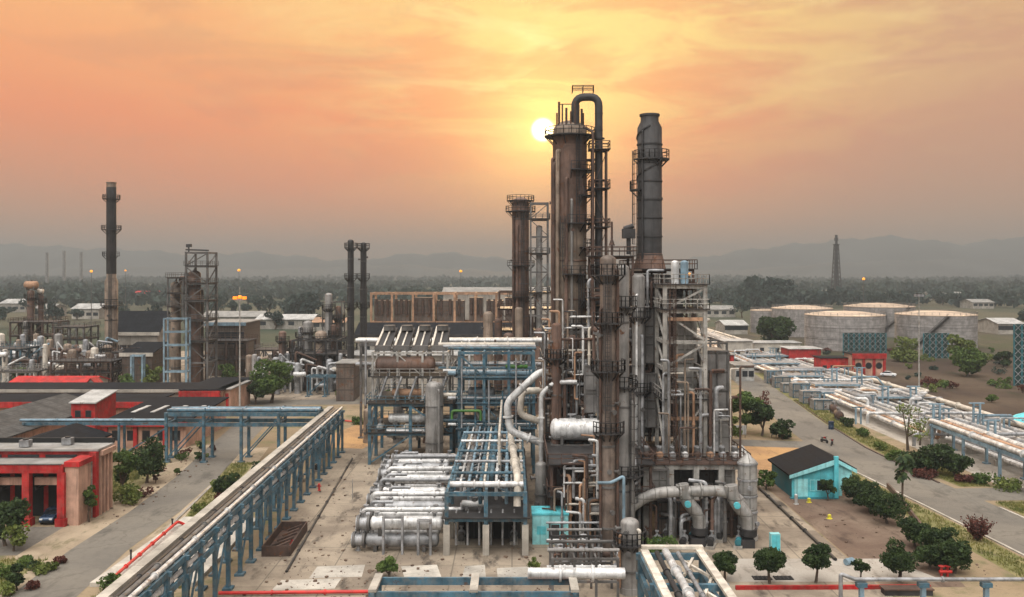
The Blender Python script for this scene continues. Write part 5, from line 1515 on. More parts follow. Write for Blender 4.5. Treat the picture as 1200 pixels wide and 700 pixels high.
t = block('canteen', 'low dark roofed block with a red eaves band at the far side', -112, -69.5, 169, 181, 4.6, 'peach', 'roof_dark', 'building', over=.5, wins=9, wz=(1.2, 3), ww=1.4)
MB().box(-21.9, 21.9, -6.8, -6.52, 3.9, 5.0).build('fascia', 'red', t, smooth=False)
t = block('roof_lantern', 'small white and red roof house on the workshop corner', XW(103, 158), XW(130, 158), 152, 160, 7.2, 'red', 'roof_white', 'building', slope=1.0, over=.3)
wall_win(t, -1.8, 1.8, -4, 0, 5, 2, 4.8, 6.0, 1.0)
t = block('warehouse', 'far warehouse with a long bright red roof', XW(12, 205), XW(106, 205), 204, 214, 3.7, 'concrete', 'red', 'building', pitch=1.2, axis='x', over=.4)
t = block('pump_house', 'tiny pump house with red roof and white wall by the far warehouse', XW(104, 203), XW(119, 203), 201, 204, 3.8, 'roof_white', 'red', 'building', pitch=1.6, axis='y', over=.3)

# ---------------------------------------------------------------- the far units on the road side
column('flare_stack', 'tall dark stack, pale below, with ringed walkways', XW(130.5, 252), 252, 1.75, 0, 55, 'shell', 'stack', plats=[(50.2, 0, 360, 1.1), (41.5, 0, 360, 1.4), (34.0, 150, 360, 1.1), (20, 180, 380, 1.2)], ladders=[(285, 6, 50)], bands=9, noz=4, seed=50, r2=1.3, tcol=.49, top='rim', nozm='dark_steel')
o = bpy.data.objects['flare_stack']
MB().profile((0, 0, 29), (0, 0, 1), [(0, 1.33), (.02, 1.345), (24.6, 1.345), (24.62, 1.2)], 24).build('soot_jacket', 'dark_steel', o)
t = frame('reactor_tower', 'weathered grey open reactor tower with bracing and decks', XW(218, 230), XW(243, 230), 230, 237, [6, 11.5, 17, 22, 26.5, 31, 34.6], 1, 1, 'grey_steel', 'tower', sec=.48, decks=(1, 2, 3, 4, 5))
MB().bar((-3.4, -2, 35.4), (2.6, -2, 35.2), .4).bar((-2.6, -2, 34.8), (-2.6, -2, 36.8), .3).bar((-3.2, -2, 36.4), (-1.9, -2, 36.5), .8).build('crane_beam', 'dark_steel', t, smooth=False)
frame('reactor_tower', 'pale blue ladder like frame beside the grey reactor tower', XW(194, 228), XW(220, 228), 227, 229.6, [4, 7.4, 10.8, 14.2, 17.6], 1, 1, 'light_blue_steel', 'tower', sec=.4, brace=False)
frame('reactor_tower', 'upper open frame over the pale blue frame', XW(200, 232), XW(218, 232), 230, 236, [20.5, 24, 28], 1, 1, 'grey_steel', 'tower', sec=.32, z0=17.8, decks=(0, 1, 2))
for k, (px, d, r_, h, mm, lb) in enumerate(((228, 233, 1.6, 30, 'shell_brown', 'brown reactor vessel inside the grey tower'), (206, 234, 1.3, 27, 'shell', 'beige reactor vessel beside the dark tower'), (235, 236, .8, 25, 'brown_steel', 'thin dark vessel at the tower corner'))):
    column('reactor_vessel', lb, XW(px, d), d, r_, 0, h, mm, 'vessel', bands=4, noz=6, seed=60 + k)
drum('big dark drum high in the reactor tower', XW(222, 233), 232, 27.4, 4.6, 1.2, 'shell_brown', 0, None, .4)
block('process_hall', 'tall hall with a dark roof and pale gable beside the reactor tower', XW(138, 266), XW(191, 266), 262, 276, 11.5, 'concrete', 'roof_dark', 'building', pitch=6.0, axis='x', over=.7, fascia='pale_concrete', wins=6, wz=(5, 8), ww=2)
block('lean_to', 'dark lean to roof on thin posts before the process hall', XW(158, 240), XW(192, 240), 232, 242, 8.2, 'panel_brown', 'roof_dark', 'building', slope=2.0, over=.4, fascia='pale_concrete')
frame('steel_frame', 'pale posts of the lean to before the process hall', XW(155, 229), XW(168, 229), 228.4, 229.6, [8], 1, 1, 'light_blue_steel', 'steel frame', sec=.45, brace=False)
block('process_building', 'dark brown process building with a pale blue roof edge', XW(246, 256), XW(291, 256), 252, 268, 15.0, 'panel_brown', 'roof_grey', 'building', over=.6, fascia='light_blue_steel', wins=6, wz=(9, 12.5), ww=1.8)
frame('steel_frame', 'tan beamed frame before the dark brown process building', XW(244, 244), XW(292, 244), 242, 250, [5.5, 10.5], 4, 1, 'brown_steel', 'steel frame', sec=.5, decks=(0, 1), brace=False)
for k, px in enumerate((411, 426)):
    column('flue_stack', ('taller' if not k else 'shorter') + ' dark slim stack of the twin pair behind the trees', XW(px, 215 + 3 * k), 215 + 3 * k, .85, 0, 37.5 - k * .6, 'dark_steel', 'stack', plats=[(35.4, 0, 360, .8), (28, 90, 380, .8), (21, 180, 380, .7)], bands=5, noz=3, seed=70 + k, ladders=[(290, 8, 35)], r2=.75, tcol=.7)
MB_ = [(385, 236, 1.0, 24, 'shell_grey'), (397, 238, .8, 20.5, 'shell_brown'), (331, 226, .95, 14.6, 'shell_brown'), (342, 228, .8, 12.2, 'brown_steel'), (361, 230, 1.3, 17, 'shell_grey'), (376, 227, 1.5, 14.6, 'shell'), (391, 230, .7, 16, 'brown_steel'), (352, 236, .6, 15, 'galv')]
LB = ['tall grey ladder clad column beside the twin stacks', 'brown column next to the tall grey one by the twin stacks', 'brown round vessel above the big green tree', 'darker shorter vessel beside the brown round one', 'pale capped column among the far brown vessels', 'white fat column left of the twin stacks', 'thin brown pipe column by the fat white one', 'thin silver column among the far brown vessels']
LB[5] = 'fat beige column in the unit beside the twin stacks'
LB[6] = 'thin brown column beside the fat beige one'
for k, (px, d, r_, h, mm) in enumerate(MB_):
    column('process_column', LB[k], XW(px, d), d, r_, 0, h, mm, 'column', plats=[(h * .82, 150, 390, .8), (h * .5, 150, 390, .8)], ladders=[(300, 3, h * .82)], bands=3, noz=5, seed=80 + k, k=16)
frame('steel_frame', 'dark crowded frame at the foot of the twin stacks', XW(345, 222), XW(410, 222), 220, 232, [4.5, 9, 12.6], 5, 2, 'dark_steel', 'steel frame', sec=.34, decks=(0, 1))
frame('steel_frame', 'tall thin frame clad round the grey column by the twin stacks', XW(380, 239), XW(402, 239), 237, 241, [6, 12, 17, 21.5], 2, 1, 'grey_steel', 'steel frame', sec=.28, decks=(1, 2))
block('control_room', 'dark square block behind the cooler frame and twin stacks', XW(396, 205), XW(416, 205), 203, 212, 8.6, 'panel_brown', 'roof_grey', 'building', over=.3)
trestle('pipe_trestle', 'blue pipe rack crossing in front of the twin stacks unit', (XW(362, 212), 212), (XW(402, 212), 212), 3, 5.0, 4, 'blue_steel', None, .34)
block('store_hut', 'long pale flat hut between the brown vessels', XW(300, 250), XW(420, 250), 262, 270, 5.0, 'concrete', 'roof_white', 'building', over=.5)
rg = random.Random(5)
for k in range(60):
    px = 292 + k * 2.1; d = 214 + rg.uniform(0, 12)
    if k % 3 == 0:
        column('vertical_vessel', 'small upright vessel in the unit by the twin stacks', XW(px, d), d, rg.uniform(.5, 1.0), 0, rg.uniform(5, 10), rg.choice(['shell', 'shell_brown', 'galv', 'shell_grey']), 'vessel', 'small vessels by the twin stacks', noz=1, seed=k, k=12)
    elif k % 3 == 1:
        drum('small drum lying in the unit by the twin stacks', XW(px, d), d, 1.6 + rg.uniform(0, 4), rg.uniform(2.5, 4.5), rg.uniform(.5, .8), rg.choice(['white_pipe', 'galv', 'brown_steel', 'cream_pipe']), rg.choice([0, .3]), 'small drums by the twin stacks', 1.2, k=12)
    else:
        pipe('pipe loop rising in the unit by the twin stacks', [(XW(px, d), d, .2), (XW(px, d), d, rg.uniform(4, 10)), (XW(px, d) + rg.uniform(2, 5), d + 1, rg.uniform(4, 10))], rg.uniform(.2, .35), rg.choice(['galv', 'brown_steel', 'white_pipe']), 'pipe loops by the twin stacks')
# far left unit
for k, (px0, px1, d, lv, mm, lb) in enumerate(((12, 62, 262, [6, 10.5, 14.5], 'brown_steel', 'brown process frame at the far edge of the plant'), (64, 98, 255, [5.5, 10, 13.5], 'grey_steel', 'grey process frame between brown frame and tall stack'), (-20, 24, 240, [4.5, 8.5], 'blue_steel', 'blue pump frame at the frame edge below the brown one'),
                                              (98, 128, 246, [4.5], 'grey_steel', 'low grey frame at the foot of the tall stack'))):
    frame('steel_frame', lb, XW(px0, d), XW(px1, d), d, d + 9, lv, 4, 2, mm, 'steel frame', sec=.4, decks=tuple(range(len(lv))))
for k, (px, d, r_, h, mm, lb) in enumerate(((36, 270, 1.0, 24, 'shell_brown', 'brown column with a tan drum on top'), (48, 272, .8, 22.5, 'brown_steel', 'darker column beside the one with tan drum'), (30, 262, .7, 15, 'shell_grey', 'grey column below the tan drum'), (114, 250, 1.9, 8.6, 'shell_grey', 'squat grey vessel at the foot of the tall stack'), (126, 246, 1.4, 9.4, 'shell', 'squat beige vessel at the foot of the tall stack'))):
    column('process_column', lb, XW(px, d), d, r_, 0, h, mm, 'column', plats=[(h * .9, 0, 360, .9), (h * .6, 180, 360, .9)], bands=3, noz=5, seed=90 + k, k=16)
drum('tan drum perched on top of the far brown column', XW(37, 270), 269.8, 25.6, 4.2, 1.15, 'tan_steel', 0, None, .5)
drum('small pale drum on the darker far column', XW(48, 272), 271.8, 23.6, 1.8, .8, 'cream_pipe', 0, None, .4)
for k in range(84):
    px = -10 + k * 1.75; d = 236 + rg.uniform(0, 26)
    if k % 3 == 0:
        column('vertical_vessel', 'small upright vessel in the far unit before the tall stack', XW(px, d), d, rg.uniform(.6, 1.2), 0, rg.uniform(5, 12), rg.choice(['shell', 'shell_brown', 'galv', 'cream_pipe', 'shell_grey']), 'vessel', 'small vessels in the far unit', noz=1, seed=k, k=12)
    elif k % 3 == 1:
        drum('small drum lying in the far unit before the tall stack', XW(px, d), d, 1.6 + rg.uniform(0, 7), rg.uniform(2.5, 4.5), rg.uniform(.5, .9), rg.choice(['white_pipe', 'galv', 'brown_steel', 'cream_pipe']), rg.choice([0, .3]), 'small drums in the far unit', 1.2, k=12)
    else:
        pipe('pipe loop rising in the far unit before the tall stack', [(XW(px, d), d, .2), (XW(px, d), d, rg.uniform(4, 12)), (XW(px, d) + rg.uniform(2, 5), d + 1, rg.uniform(4, 10))], rg.uniform(.2, .4), rg.choice(['galv', 'brown_steel', 'white_pipe', 'light_blue_steel']), 'pipe loops in the far unit')
for k, (px0, px1, d, lv, mm, lb) in enumerate(((132, 160, 236, [4, 8], 'brown_steel', 'brown pipe frame before the process hall'), (300, 345, 232, [5, 9], 'grey_steel', 'grey two deck frame behind the big broad tree'), (0, 40, 226, [4], 'pale_steel', 'pale low frame before the blue pump frame'), (60, 130, 228, [3.6, 6.4], 'brown_steel', 'long brown frame behind the red roofed warehouse'))):
    frame('steel_frame', lb, XW(px0, d), XW(px1, d), d, d + 7, lv, 4, 1, mm, 'steel frame', sec=.38, decks=tuple(range(len(lv))))
for k, (px, d, h, r, kd) in enumerate(((20, 232, 5, 3, 'leaf_mid'), (72, 262, 6, 3.5, 'leaf_mid'), (88, 268, 5, 4, 'leaf_dark'), (150, 224, 4.5, 2.6, 'leaf_mid'), (268, 236, 5, 3, 'leaf_mid'), (120, 262, 6, 4, 'leaf_mid'))):
    tree('green bush growing among the far process units', XW(px, d), d, h, r, kd, 'bushes among the far units', .6, 'loose', 700, .34, 700 + k, 'bush', 'bush')
lamp_mast('tall floodlight mast glowing orange above the road bend', XW(281, 178), 178, 24.3, .7, 'orange_lamp', None, .22, 'pale_steel')
o = [q for q in bpy.data.objects if q.get('label') == 'tall floodlight mast glowing orange above the road bend'][0]
MB().tube((0, 0, 25.2), (0, 0, 26.6), .06).box(-1.2, 1.2, -.14, .14, 24.0, 24.2).build('crossarm', 'pale_steel', o, smooth=False)
for s in (-1, 1):
    MB().box(s * .95 - .35, s * .95 + .35, -.35, .3, 24.203, 24.75).build('lamp', 'orange_lamp', o, smooth=False)
# ---------------------------------------------------------------- cyan shed
t = thing('shed', 'cyan gabled shed with a dark roof beside the shrubs', 'shed', 36.9, 117, 0)
W2, RX, ZR, ZL, ZRt, LY = 8.3, 5.7, 5.05, 3.05, 3.7, 9.0
MB().prism([(0, 0, 0), (0, 0, ZL), (RX, 0, ZR), (RX, 0, 0)], (0, LY, 0)).build('wall', 'teal', t, smooth=False)  # shade on the side wall is painted in as darker teal
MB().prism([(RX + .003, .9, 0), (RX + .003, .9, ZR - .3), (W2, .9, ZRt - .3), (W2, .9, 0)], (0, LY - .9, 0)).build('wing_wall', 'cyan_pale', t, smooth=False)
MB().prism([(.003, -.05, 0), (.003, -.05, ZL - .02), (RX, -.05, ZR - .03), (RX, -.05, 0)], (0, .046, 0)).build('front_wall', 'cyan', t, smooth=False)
MB().prism([(-.45, -.5, ZL - .14), (-.45, -.5, ZL + .06), (RX + .05, -.5, ZR + .22), (RX + .05, -.5, ZR + .02)], (0, LY + .9, 0)).build('roof', 'roof_dark', t, smooth=False)
MB().prism([(RX + .053, .5, ZR + .0), (RX + .053, .5, ZR + .2), (W2 + .5, .5, ZRt + .02), (W2 + .5, .5, ZRt - .18)], (0, LY - .3, 0)).build('wing_roof', 'roof_dark', t, smooth=False)
MB().prism([(-.45, -.56, ZL - .45), (-.45, -.56, ZL + .0), (RX, -.56, ZR + .14), (RX, -.56, ZR - .55)], (0, .055, 0)).build('gable_board', 'cyan_pale', t, smooth=False)
MB().box(RX - .28, RX + .28, -.62, -.3, 0, ZR + .5).build('corner_post', 'cyan', t, smooth=False)
MB().prism([(RX + .3, .42, ZR - .5), (RX + .3, .42, ZR + .02), (W2 + .5, .42, ZRt - .12), (W2 + .5, .42, ZRt - .6)], (0, .07, 0)).build('gable_board', 'cyan_pale', t, smooth=False)
MB().box(.35, 2.1, -.11, -.053, .15, 2.5).build('shutter', 'cyan_pale', t, smooth=False)
for x in (2.75, 3.6, 4.6):
    f = MB().box(x - .35, x + .35, -.1, -.053, .9, 2.4).build('window', 'cyan_pale', t, smooth=False)
    MB().box(x - .27, x + .27, -.112, -.103, 1.0, 2.3).build('pane', 'glass' if x > 3 else 'cyan', f, smooth=False)
MB().box(-.3, RX + .2, -.75, -.053, 0, .12).build('plinth', 'teal', t, smooth=False)
MB().box(7.0, 7.9, .83, .897, .05, 2.1).build('door', 'tan_steel', t, smooth=False)
# things round the shed
def bollard(label, px, py, h, m, r_=.12):
    x, y = G(px, py)
    t = thing('bollard', label, 'bollard', x, y)
    MB().profile((0, 0, 0), (0, 0, 1), [(0, r_ * 1.6), (.06, r_ * 1.6), (.07, r_), (h - .1, r_), (h, r_ * .4)], 10).build('post', m, t)
bollard('small white post before the cyan shed', 933, 591, 1.3, 'white_pipe', .2)
bollard('short yellow marker beside the white post', 948, 589, .6, 'yellow', .22)
bollard('short yellow marker out on the bare dirt yard', 972, 608, .55, 'yellow', .22)
pipe('long dark pipe lying straight across the dirt yard', [(33.9, 122, .18), (33.4, 91.5, .18)], .17, 'dark_steel', flanges=6)
def low_wall(name, label, line, h, w_, m):
    mb = MB()
    for a, b in zip(line, line[1:]):
        mb.bar((a[0], a[1], h / 2), (b[0], b[1], h / 2), w_, h)
    return tag(mb.build(name, m, smooth=False), label, 'wall')
low_wall('low_wall', 'low dark red wall edging the shrub bed along the road', [G(1112, 668), G(1085, 628), G(1058, 592), G(1040, 572)], .7, .25, 'brown_steel')
low_wall('low_wall', 'bright red low wall along the bottom of the shed yard', [G(862, 691), G(1090, 690)], .36, .3, 'red')
x, y = G(1108, 676)
t = thing('pipe_manifold', 'small red valve cluster where the low walls meet', 'valve', x, y)
MB().tube((-.6, 0, .5), (.6, 0, .5), .16).build('body', 'red_bright', t)
for s in (-.4, .2): MB().tube((s, 0, 0), (s, 0, 1.0), .12).tube((s, 0, 1.0), (s, 0, 1.06), .3).build('riser', 'red', t)
for k, px in enumerate((893, 918)):
    x, y = G(px, 678)
    t = thing('drain_grate', 'dark open drain pit in the pale path', 'drain', x, y, 0, 0, 'drain pits in the pale path')
    MB().box(-.9, .9, -.5, .5, .02, .08).build('cover', 'black', t, smooth=False)
    for i in range(5): MB().box(-.85 + i * .4, -.75 + i * .4, -.48, .48, .083, .12).build('bar', 'dark_steel', t, smooth=False)
x, y = G(995, 662)
t = thing('drum', 'pale blue barrel lying on the path edge', 'barrel', x, y, .35, .5)
MB().profile((-.5, 0, 0), (1, 0, 0), [(0, .32), (.03, .34), (.3, .34), (.33, .36), (.36, .34), (.66, .34), (.7, .36), (.73, .34), (1.0, .34), (1.02, .3)], 14).build('shell', 'light_blue_steel', t)
x, y = G(974, 503)
t = thing('barrel', 'dark blue barrel standing at the road kerb', 'barrel', x, y)
MB().profile((0, 0, 0), (0, 0, 1), [(0, .5), (.05, .52), (.5, .52), (.55, .55), (.6, .52), (1.1, .52), (1.15, .55), (1.5, .52), (1.52, .45)], 14).build('shell', 'car_blue', t)
def motorbike(label, x, y, rz):
    t = thing('motorbike', label, 'motorbike', x, y, 0, rz)
    for yy in (-.68, .68):
        wv = MB().profile((-.06, yy, .32), (1, 0, 0), [(0, .25), (.02, .32), (.1, .32), (.12, .25)], 16).build('wheel', 'rubber', t)
        MB().tube((-.05, yy, .32), (.05, yy, .32), .22, None, 12).build('rim', 'galv', wv)
    MB().bar((0, .68, .32), (0, .35, .75), .09).bar((0, .35, .75), (0, -.45, .95), .1).bar((0, -.68, .32), (0, -.42, 1.0), .08).box(-.14, .14, -.25, .3, .3, .62).build('frame', 'dark_steel', t, smooth=False)
    MB().vessel((0, -.4, .92), (0, .1, .92), .16, 12).build('tank', 'red', t)
    MB().box(-.14, .14, .1, .75, .8, .9).build('seat', 'rubber', t, smooth=False)
    MB().bar((-.35, -.4, 1.08), (.35, -.4, 1.08), .05).build('handlebar', 'dark_steel', t, smooth=False)
    return t
motorbike('dark motorbike parked on the road behind the shed', *G(966, 519), R(20))
motorbike('second dark motorbike parked nearer the shed roof', *G(975, 522), R(-30))
def board(label, px, py, w_, h, m='roof_white'):
    x, y = G(px, py)
    t = thing('sign_board', label, 'sign', x, y)
    for s in (-1, 1): MB().tube((s * w_ * .4, 0.05, 0), (s * w_ * .4, 0.05, h), .06).build('leg', 'grey_steel', t)
    MB().box(-w_ / 2, w_ / 2, -.06, 0, h * .25, h).build('board', m, t, smooth=False)
board('white board standing before the tall roadside trees', 907, 513, 1.0, 2.0)
board('wider white board half hidden under the palm', 868, 513, 2.0, 2.2)
x, y = G(872, 542)
t = thing('vent_hood', 'white conical hood beside the pale column', 'hood', 27.6, 106.5, 0)
MB().tube((0, 0, 0), (0, 0, 7.4), .35).profile((0, 0, 7.4), (0, 0, 1), [(0, 1.2), (.1, 1.25), (1.6, .1)], 16).build('hood', 'roof_white', t)

# ---------------------------------------------------------------- pipe corridor
CLB = 'long pale insulated pipeline lying in the pipe corridor beside the road'
for k in range(20):
    x = 74.6 + k * .9
    r_ = (.34, .26, .4, .3, .22)[k % 5]
    mm = ('white_pipe', 'galv', 'galv', 'white_pipe', 'cream_pipe')[k * 3 % 5]
    z = .95 + r_
    yl = 186 + (k % 10) * 1.5
    pts = [(x, 92, z), (x, yl, z), (x, yl, z + 1.8), (x - 2.4 if k < 10 else x + 2.4, yl + .2, z + 1.8), (x - 2.4 if k < 10 else x + 2.4, yl + 12 - (k % 10), z + 1.8), (x, yl + 12.2 - (k % 10), z + 1.8), (x, yl + 12.4 - (k % 10), z), (x + .5, 330, z), (x + 3, 430, z)]
    if k % 2: pts = [(x, 92, z), (x, 330, z), (x + 2.5, 430, z)]
    pipe(CLB, pts, r_, mm, 'pipelines in the corridor', flanges=30, k=8)
for k, y in enumerate(range(100, 330, 9)):
    o = MB().box(74, 95, y - .25, y + .25, 0, .93).build('pipe_sleeper', 'concrete', smooth=False)
    tag(o, 'low concrete sleeper carrying the corridor pipelines', 'sleeper', 'sleepers in the pipe corridor')
pipe('tan rusty pipeline along the field edge of the corridor', [(93.8, 100, 1.5), (94.6, 430, 1.5)], .5, 'cream_pipe', flanges=18)
low_wall('low_wall', 'low dark wall between the corridor and the dry field', [(95.6, 110), (95.6, 300), (97, 430)], .7, .3, 'brown_steel')
trestle('pipe_trestle', 'pale blue roadside trestle carrying thick white pipelines', (71.6, 96), (71.9, 148), 3.6, 4.4, 10.4, 'light_blue_steel', None, .36, brace=False)
for k, (dx_, r_, mm, lb) in enumerate(((-1.5, .42, 'white_pipe', 'thick white pipeline on the road edge of the pale trestle'), (-.5, .26, 'galv', 'silver pipeline on the pale roadside trestle'), (.3, .3, 'tan_steel', 'rusty tan pipeline on the pale roadside trestle'), (1.2, .45, 'white_pipe', 'thick white pipeline on the field edge of the pale trestle'))):
    pipe(lb, [(71.5 + dx_, 94, 4.4 + r_), (71.8 + dx_, 149, 4.4 + r_), (72.0 + dx_, 150.5, 1.2 + r_), (74.4 + dx_, 330, 1.2 + r_)], r_, mm, 'pipes on the pale roadside trestle', flanges=14)
for k, (x, y, h) in enumerate(((79, 132, 5.2), (84, 132, 5.2), (79.5, 147, 5), (86, 147, 5), (79, 165, 5), (87, 166, 5), (80, 190, 5), (86, 190, 5), (90, 150, 5), (91, 128, 5), (80, 220, 5.5), (87, 222, 5.5))):
    t = thing('pipe_stanchion', 'blue steel stanchion standing among the corridor pipelines', 'stanchion', x, y, 0, 0, 'stanchions in the pipe corridor')
    for s in (-.6, .6): MB().box(s - .16, s + .16, -.16, .16, 0, h).build('post', 'light_blue_steel', t, smooth=False)
    for z in (h - .6, h * .5): MB().box(-.44, .44, -.1, .1, z, z + .24).build('rung', 'blue_steel', t, smooth=False)
    MB().box(-1.4, 1.4, -.15, .15, h + .003, h + .25).build('cap_beam', 'light_blue_steel', t, smooth=False)
for k, y in enumerate((150, 172, 206, 224, 246)):
    pipe(f'white cross pipe bridging the corridor, {ORD[k]} from the near end', [(68 + k, y, .3), (68 + k, y, 2.3), (91, y, 2.3), (91, y, 1)], .3, 'white_pipe' if k % 2 else 'galv', 'cross pipes over the corridor', flanges=7)
for k, (x, y) in enumerate(((66.4, 196), (67.6, 186), (65.6, 178), (68.4, 232), (69, 214))):
    drum(f'dark rusty drum beside the corridor edge, {ORD[k]} from the far end', x, y, 1.1, 3.4, .8, 'brown_steel', R(80), 'dark drums at the corridor edge', .3)
for k in range(6):
    x = 63.4 + .28 * k * 2; y = 190 + k * 9
    cased_box('pump_shelter', f'low pale cased unit by the corridor road edge, {ORD[k]} along', x + 1.4, x + 5.2, y, y + 3, .1, 2.2 + (k % 3) * .6, 'panel_pale', 'blue_steel', 'pump unit', 2, 1.2, 'pale units at the corridor edge')
# sheds and stores far along the corridor
for k, (px0, px1, d, h, wl, rf, lb) in enumerate(((848, 882, 300, 6, 'pale_concrete', 'roof_white', 'pale flat store behind the furnace casings'), (884, 938, 312, 4.4, 'pale_concrete', 'roof_white', 'long pale store at the far corridor end'), (925, 962, 286, 4.6, 'red', 'roof_white', 'red walled store with a white flat roof'),
                                                     (845, 860, 262, 5, 'red', 'roof_grey', 'small dark red hut at the far yard corner'), (862, 884, 240, 4.2, 'roof_white', 'roof_grey', 'white walled hut behind the roadside trees'))):
    block('store', lb, XW(px0, d), XW(px1, d), d, d + 9, h, wl, rf, 'building', over=.5, wins=3 if k != 2 else 0, wz=(1.2, 2.8), ww=1.4)
t = block('red_building', 'small red and peach building with three round windows', XW(1000, 252), XW(1036, 252), 252, 259, 6.0, 'peach', 'roof_dark', 'building', over=.4)
hw = 18 * 252 / F
MB().box(-hw - .5, hw + .5, -4.1, -3.92, 4.9, 6.4).build('fascia', 'red', t, smooth=False)
for k in range(4):
    x = -hw + k * (2 * hw / 3)
    MB().box(x - .35, x + .35, -3.9, -3.503, 0, 4.9).build('pilaster', 'red', t, smooth=False)
for k in range(3):
    x = -hw + (k + .5) * (2 * hw / 3)
    f = MB().tube((x, -3.56, 2.9), (x, -3.503, 2.9), .95, None, 20).build('round_window', 'brown_steel', t)
    MB().tube((x, -3.58, 2.9), (x, -3.563, 2.9), .78, None, 20).build('pane', 'glass', f)
block('red_building', 'low red wing beside the building with round windows', XW(962, 256), XW(998, 256), 256, 262, 4.6, 'red', 'roof_dark', 'building', over=.4, wins=4, wz=(1.2, 2.6), ww=1.2)
car('white car parked beside the round windowed red building', XW(1041, 250), 250, R(60), 'car_white')

rg = random.Random(41)
for k, y in enumerate(range(104, 425, 12)):
    t = thing('pipe_support', 'low support post under the tan field edge pipeline', 'support', 93.9, y, 0, 0, 'supports of the tan field edge pipeline')
    MB().box(-.2, .2, -.2, .2, 0, .8).box(-.7, .7, -.25, .25, .803, .97).build('post', 'grey_steel', t, smooth=False)
for k, (x0, x1, y, d, h) in enumerate(((68, 78, 206, 6, 2.0), (73, 84, 216, 5, 2.4), (70, 82, 236, 6, 2.2), (76, 88, 250, 5, 2.4), (72, 86, 268, 6, 2.2), (76, 91, 290, 6, 2.3), (80, 90, 196, 4, 2.2))):
    t = thing('pipe_shelter', f'open shelter with a pale flat roof over the corridor pipes, {ORD[k]} built along', 'shelter', (x0 + x1) / 2, y, 0)
    hx = (x1 - x0) / 2
    MB().box(-hx, hx, -d / 2, d / 2, h, h + .16).build('roof', 'galv', t, smooth=False)
    MB().box(-hx, hx, -d / 2 - .09, -d / 2 - .003, h - .25, h + .18).build('roof_edge', 'light_blue_steel', t, smooth=False)
    for sx in (-1, 0, 1):
        for sy in (-1, 1):
            MB().box(sx * (hx - .3) - .12, sx * (hx - .3) + .12, sy * (d / 2 - .3) - .12, sy * (d / 2 - .3) + .12, 0, h - .003).build('post', 'light_blue_steel', t, smooth=False)
for k in range(46):
    x = rg.uniform(67, 92); y = rg.uniform(150, 320); z = rg.uniform(1.2, 3.2)
    if k % 2:
        pipe('short cross connection among the corridor pipelines', [(x, y, .9), (x, y, z + .6), (x + rg.uniform(3, 9), y, z + .6), (x + rg.uniform(3, 9), y + .1, .9)], rg.uniform(.14, .26), rg.choice(['white_pipe', 'galv', 'light_blue_steel', 'white_pipe', 'tan_steel']), 'cross connections in the corridor', k=8)
    else:
        t = thing('pipe_stanchion', 'blue steel stanchion standing among the corridor pipelines', 'stanchion', x, y, 0, 0, 'stanchions in the pipe corridor')
        for s_ in (-.5, .5): MB().box(s_ - .14, s_ + .14, -.14, .14, 0, 3.2).build('post', 'light_blue_steel', t, smooth=False)
        MB().box(-1.2, 1.2, -.14, .14, 3.203, 3.4).build('cap_beam', 'blue_steel', t, smooth=False)
# ---------------------------------------------------------------- storage tanks and screens
tank('nearest storage tank with dark green lattice screen before it', XW(1003, 328) + 1, 342, 14.6, 12.8, (-60, -10))
tank('storage tank furthest along, beside the lone green bush', XW(1122, 328), 345, 14.6, 12.8, (215, 262))
tank('storage tank half hidden behind the nearest one', XW(950, 398), 410, 13.5, 12.4)
tank('storage tank behind the gap between the two nearest', XW(1043, 400), 412, 15.5, 13.2, (240, 300))
tank('small pale tank beyond the dark round tree', XW(905, 420), 430, 7.5, 10.5)
def lattice(label, px0, px1, pyb, h, d=None, cat='screen'):
    d = d or DG(pyb)
    x0, x1 = XW(px0, d), XW(px1, d)
    t = thing('lattice_screen', label, cat, (x0 + x1) / 2, d, 0)
    hw = (x1 - x0) / 2
    MB().box(-hw, hw, 0, .3, 0, h).build('panel', 'green_screen', t, smooth=False)
    n = max(2, round(2 * hw / 2.0)); m_ = max(2, round(h / 2.0))
    for i in range(n + 1):
        x = -hw + 2 * hw * i / n
        MB().box(x - .14, x + .14, -.3, -.003, 0, h).build('post', 'teal', t, smooth=False)
    g = MB()
    for i in range(n):
        for j in range(m_):
            a, b = -hw + 2 * hw * i / n, -hw + 2 * hw * (i + 1) / n
            z0, z1 = h * j / m_, h * (j + 1) / m_
            g.bar((a, -.2, z0), (b, -.2, z1), .13); g.bar((a, -.32, z1), (b, -.32, z0), .13)
    g.build('lattice', 'galv', t, smooth=False)
    return t
lattice('dark green lattice screen before the nearest tank', 988, 1038, 416, 7.8)
lattice('dark green lattice screen before the furthest tank', 1082, 1111, 420, 8.6)
lattice('tall dark green lattice tower at the picture edge', 1188, 1206, 452, 16.0)
t = lattice('dark green upright panel between the two tank rows', 945, 959, 398, 11)
for k, (px, py) in enumerate(((996, 402), (1029, 403))):
    d = 325
    tag(MB().vessel((XW(px - 4, d), d - 1.2, ZW(py, d)), (XW(px + 5, d), d - 1.2, ZW(py, d)), .9, 14).build('foam_tank', 'roof_white', ), 'small white foam tank hanging on the green screen', 'tank', 'white foam tanks on the screen')
lamp_mast('tall thin lamp mast standing before the storage tanks', XW(1077, 212), 212, 24.6, .8, 'galv', None, .2, 'pale_steel', True)
t = thing('tarp_cover', 'bright cyan domed cover at the edge of the dry field', 'cover', 101.5, 172, 0)
MB().profile((0, 0, 0), (0, 0, 1), [(0, 4.6), (.8, 4.5), (1.6, 3.6), (2.2, 2.0), (2.4, .2)], 20).build('cover', 'cyan', t)
MB().profile((0, 0, 0), (0, 0, 1), [(0, 4.9), (.4, 4.9), (.42, 4.62)], 20).build('rim', 'teal', t)

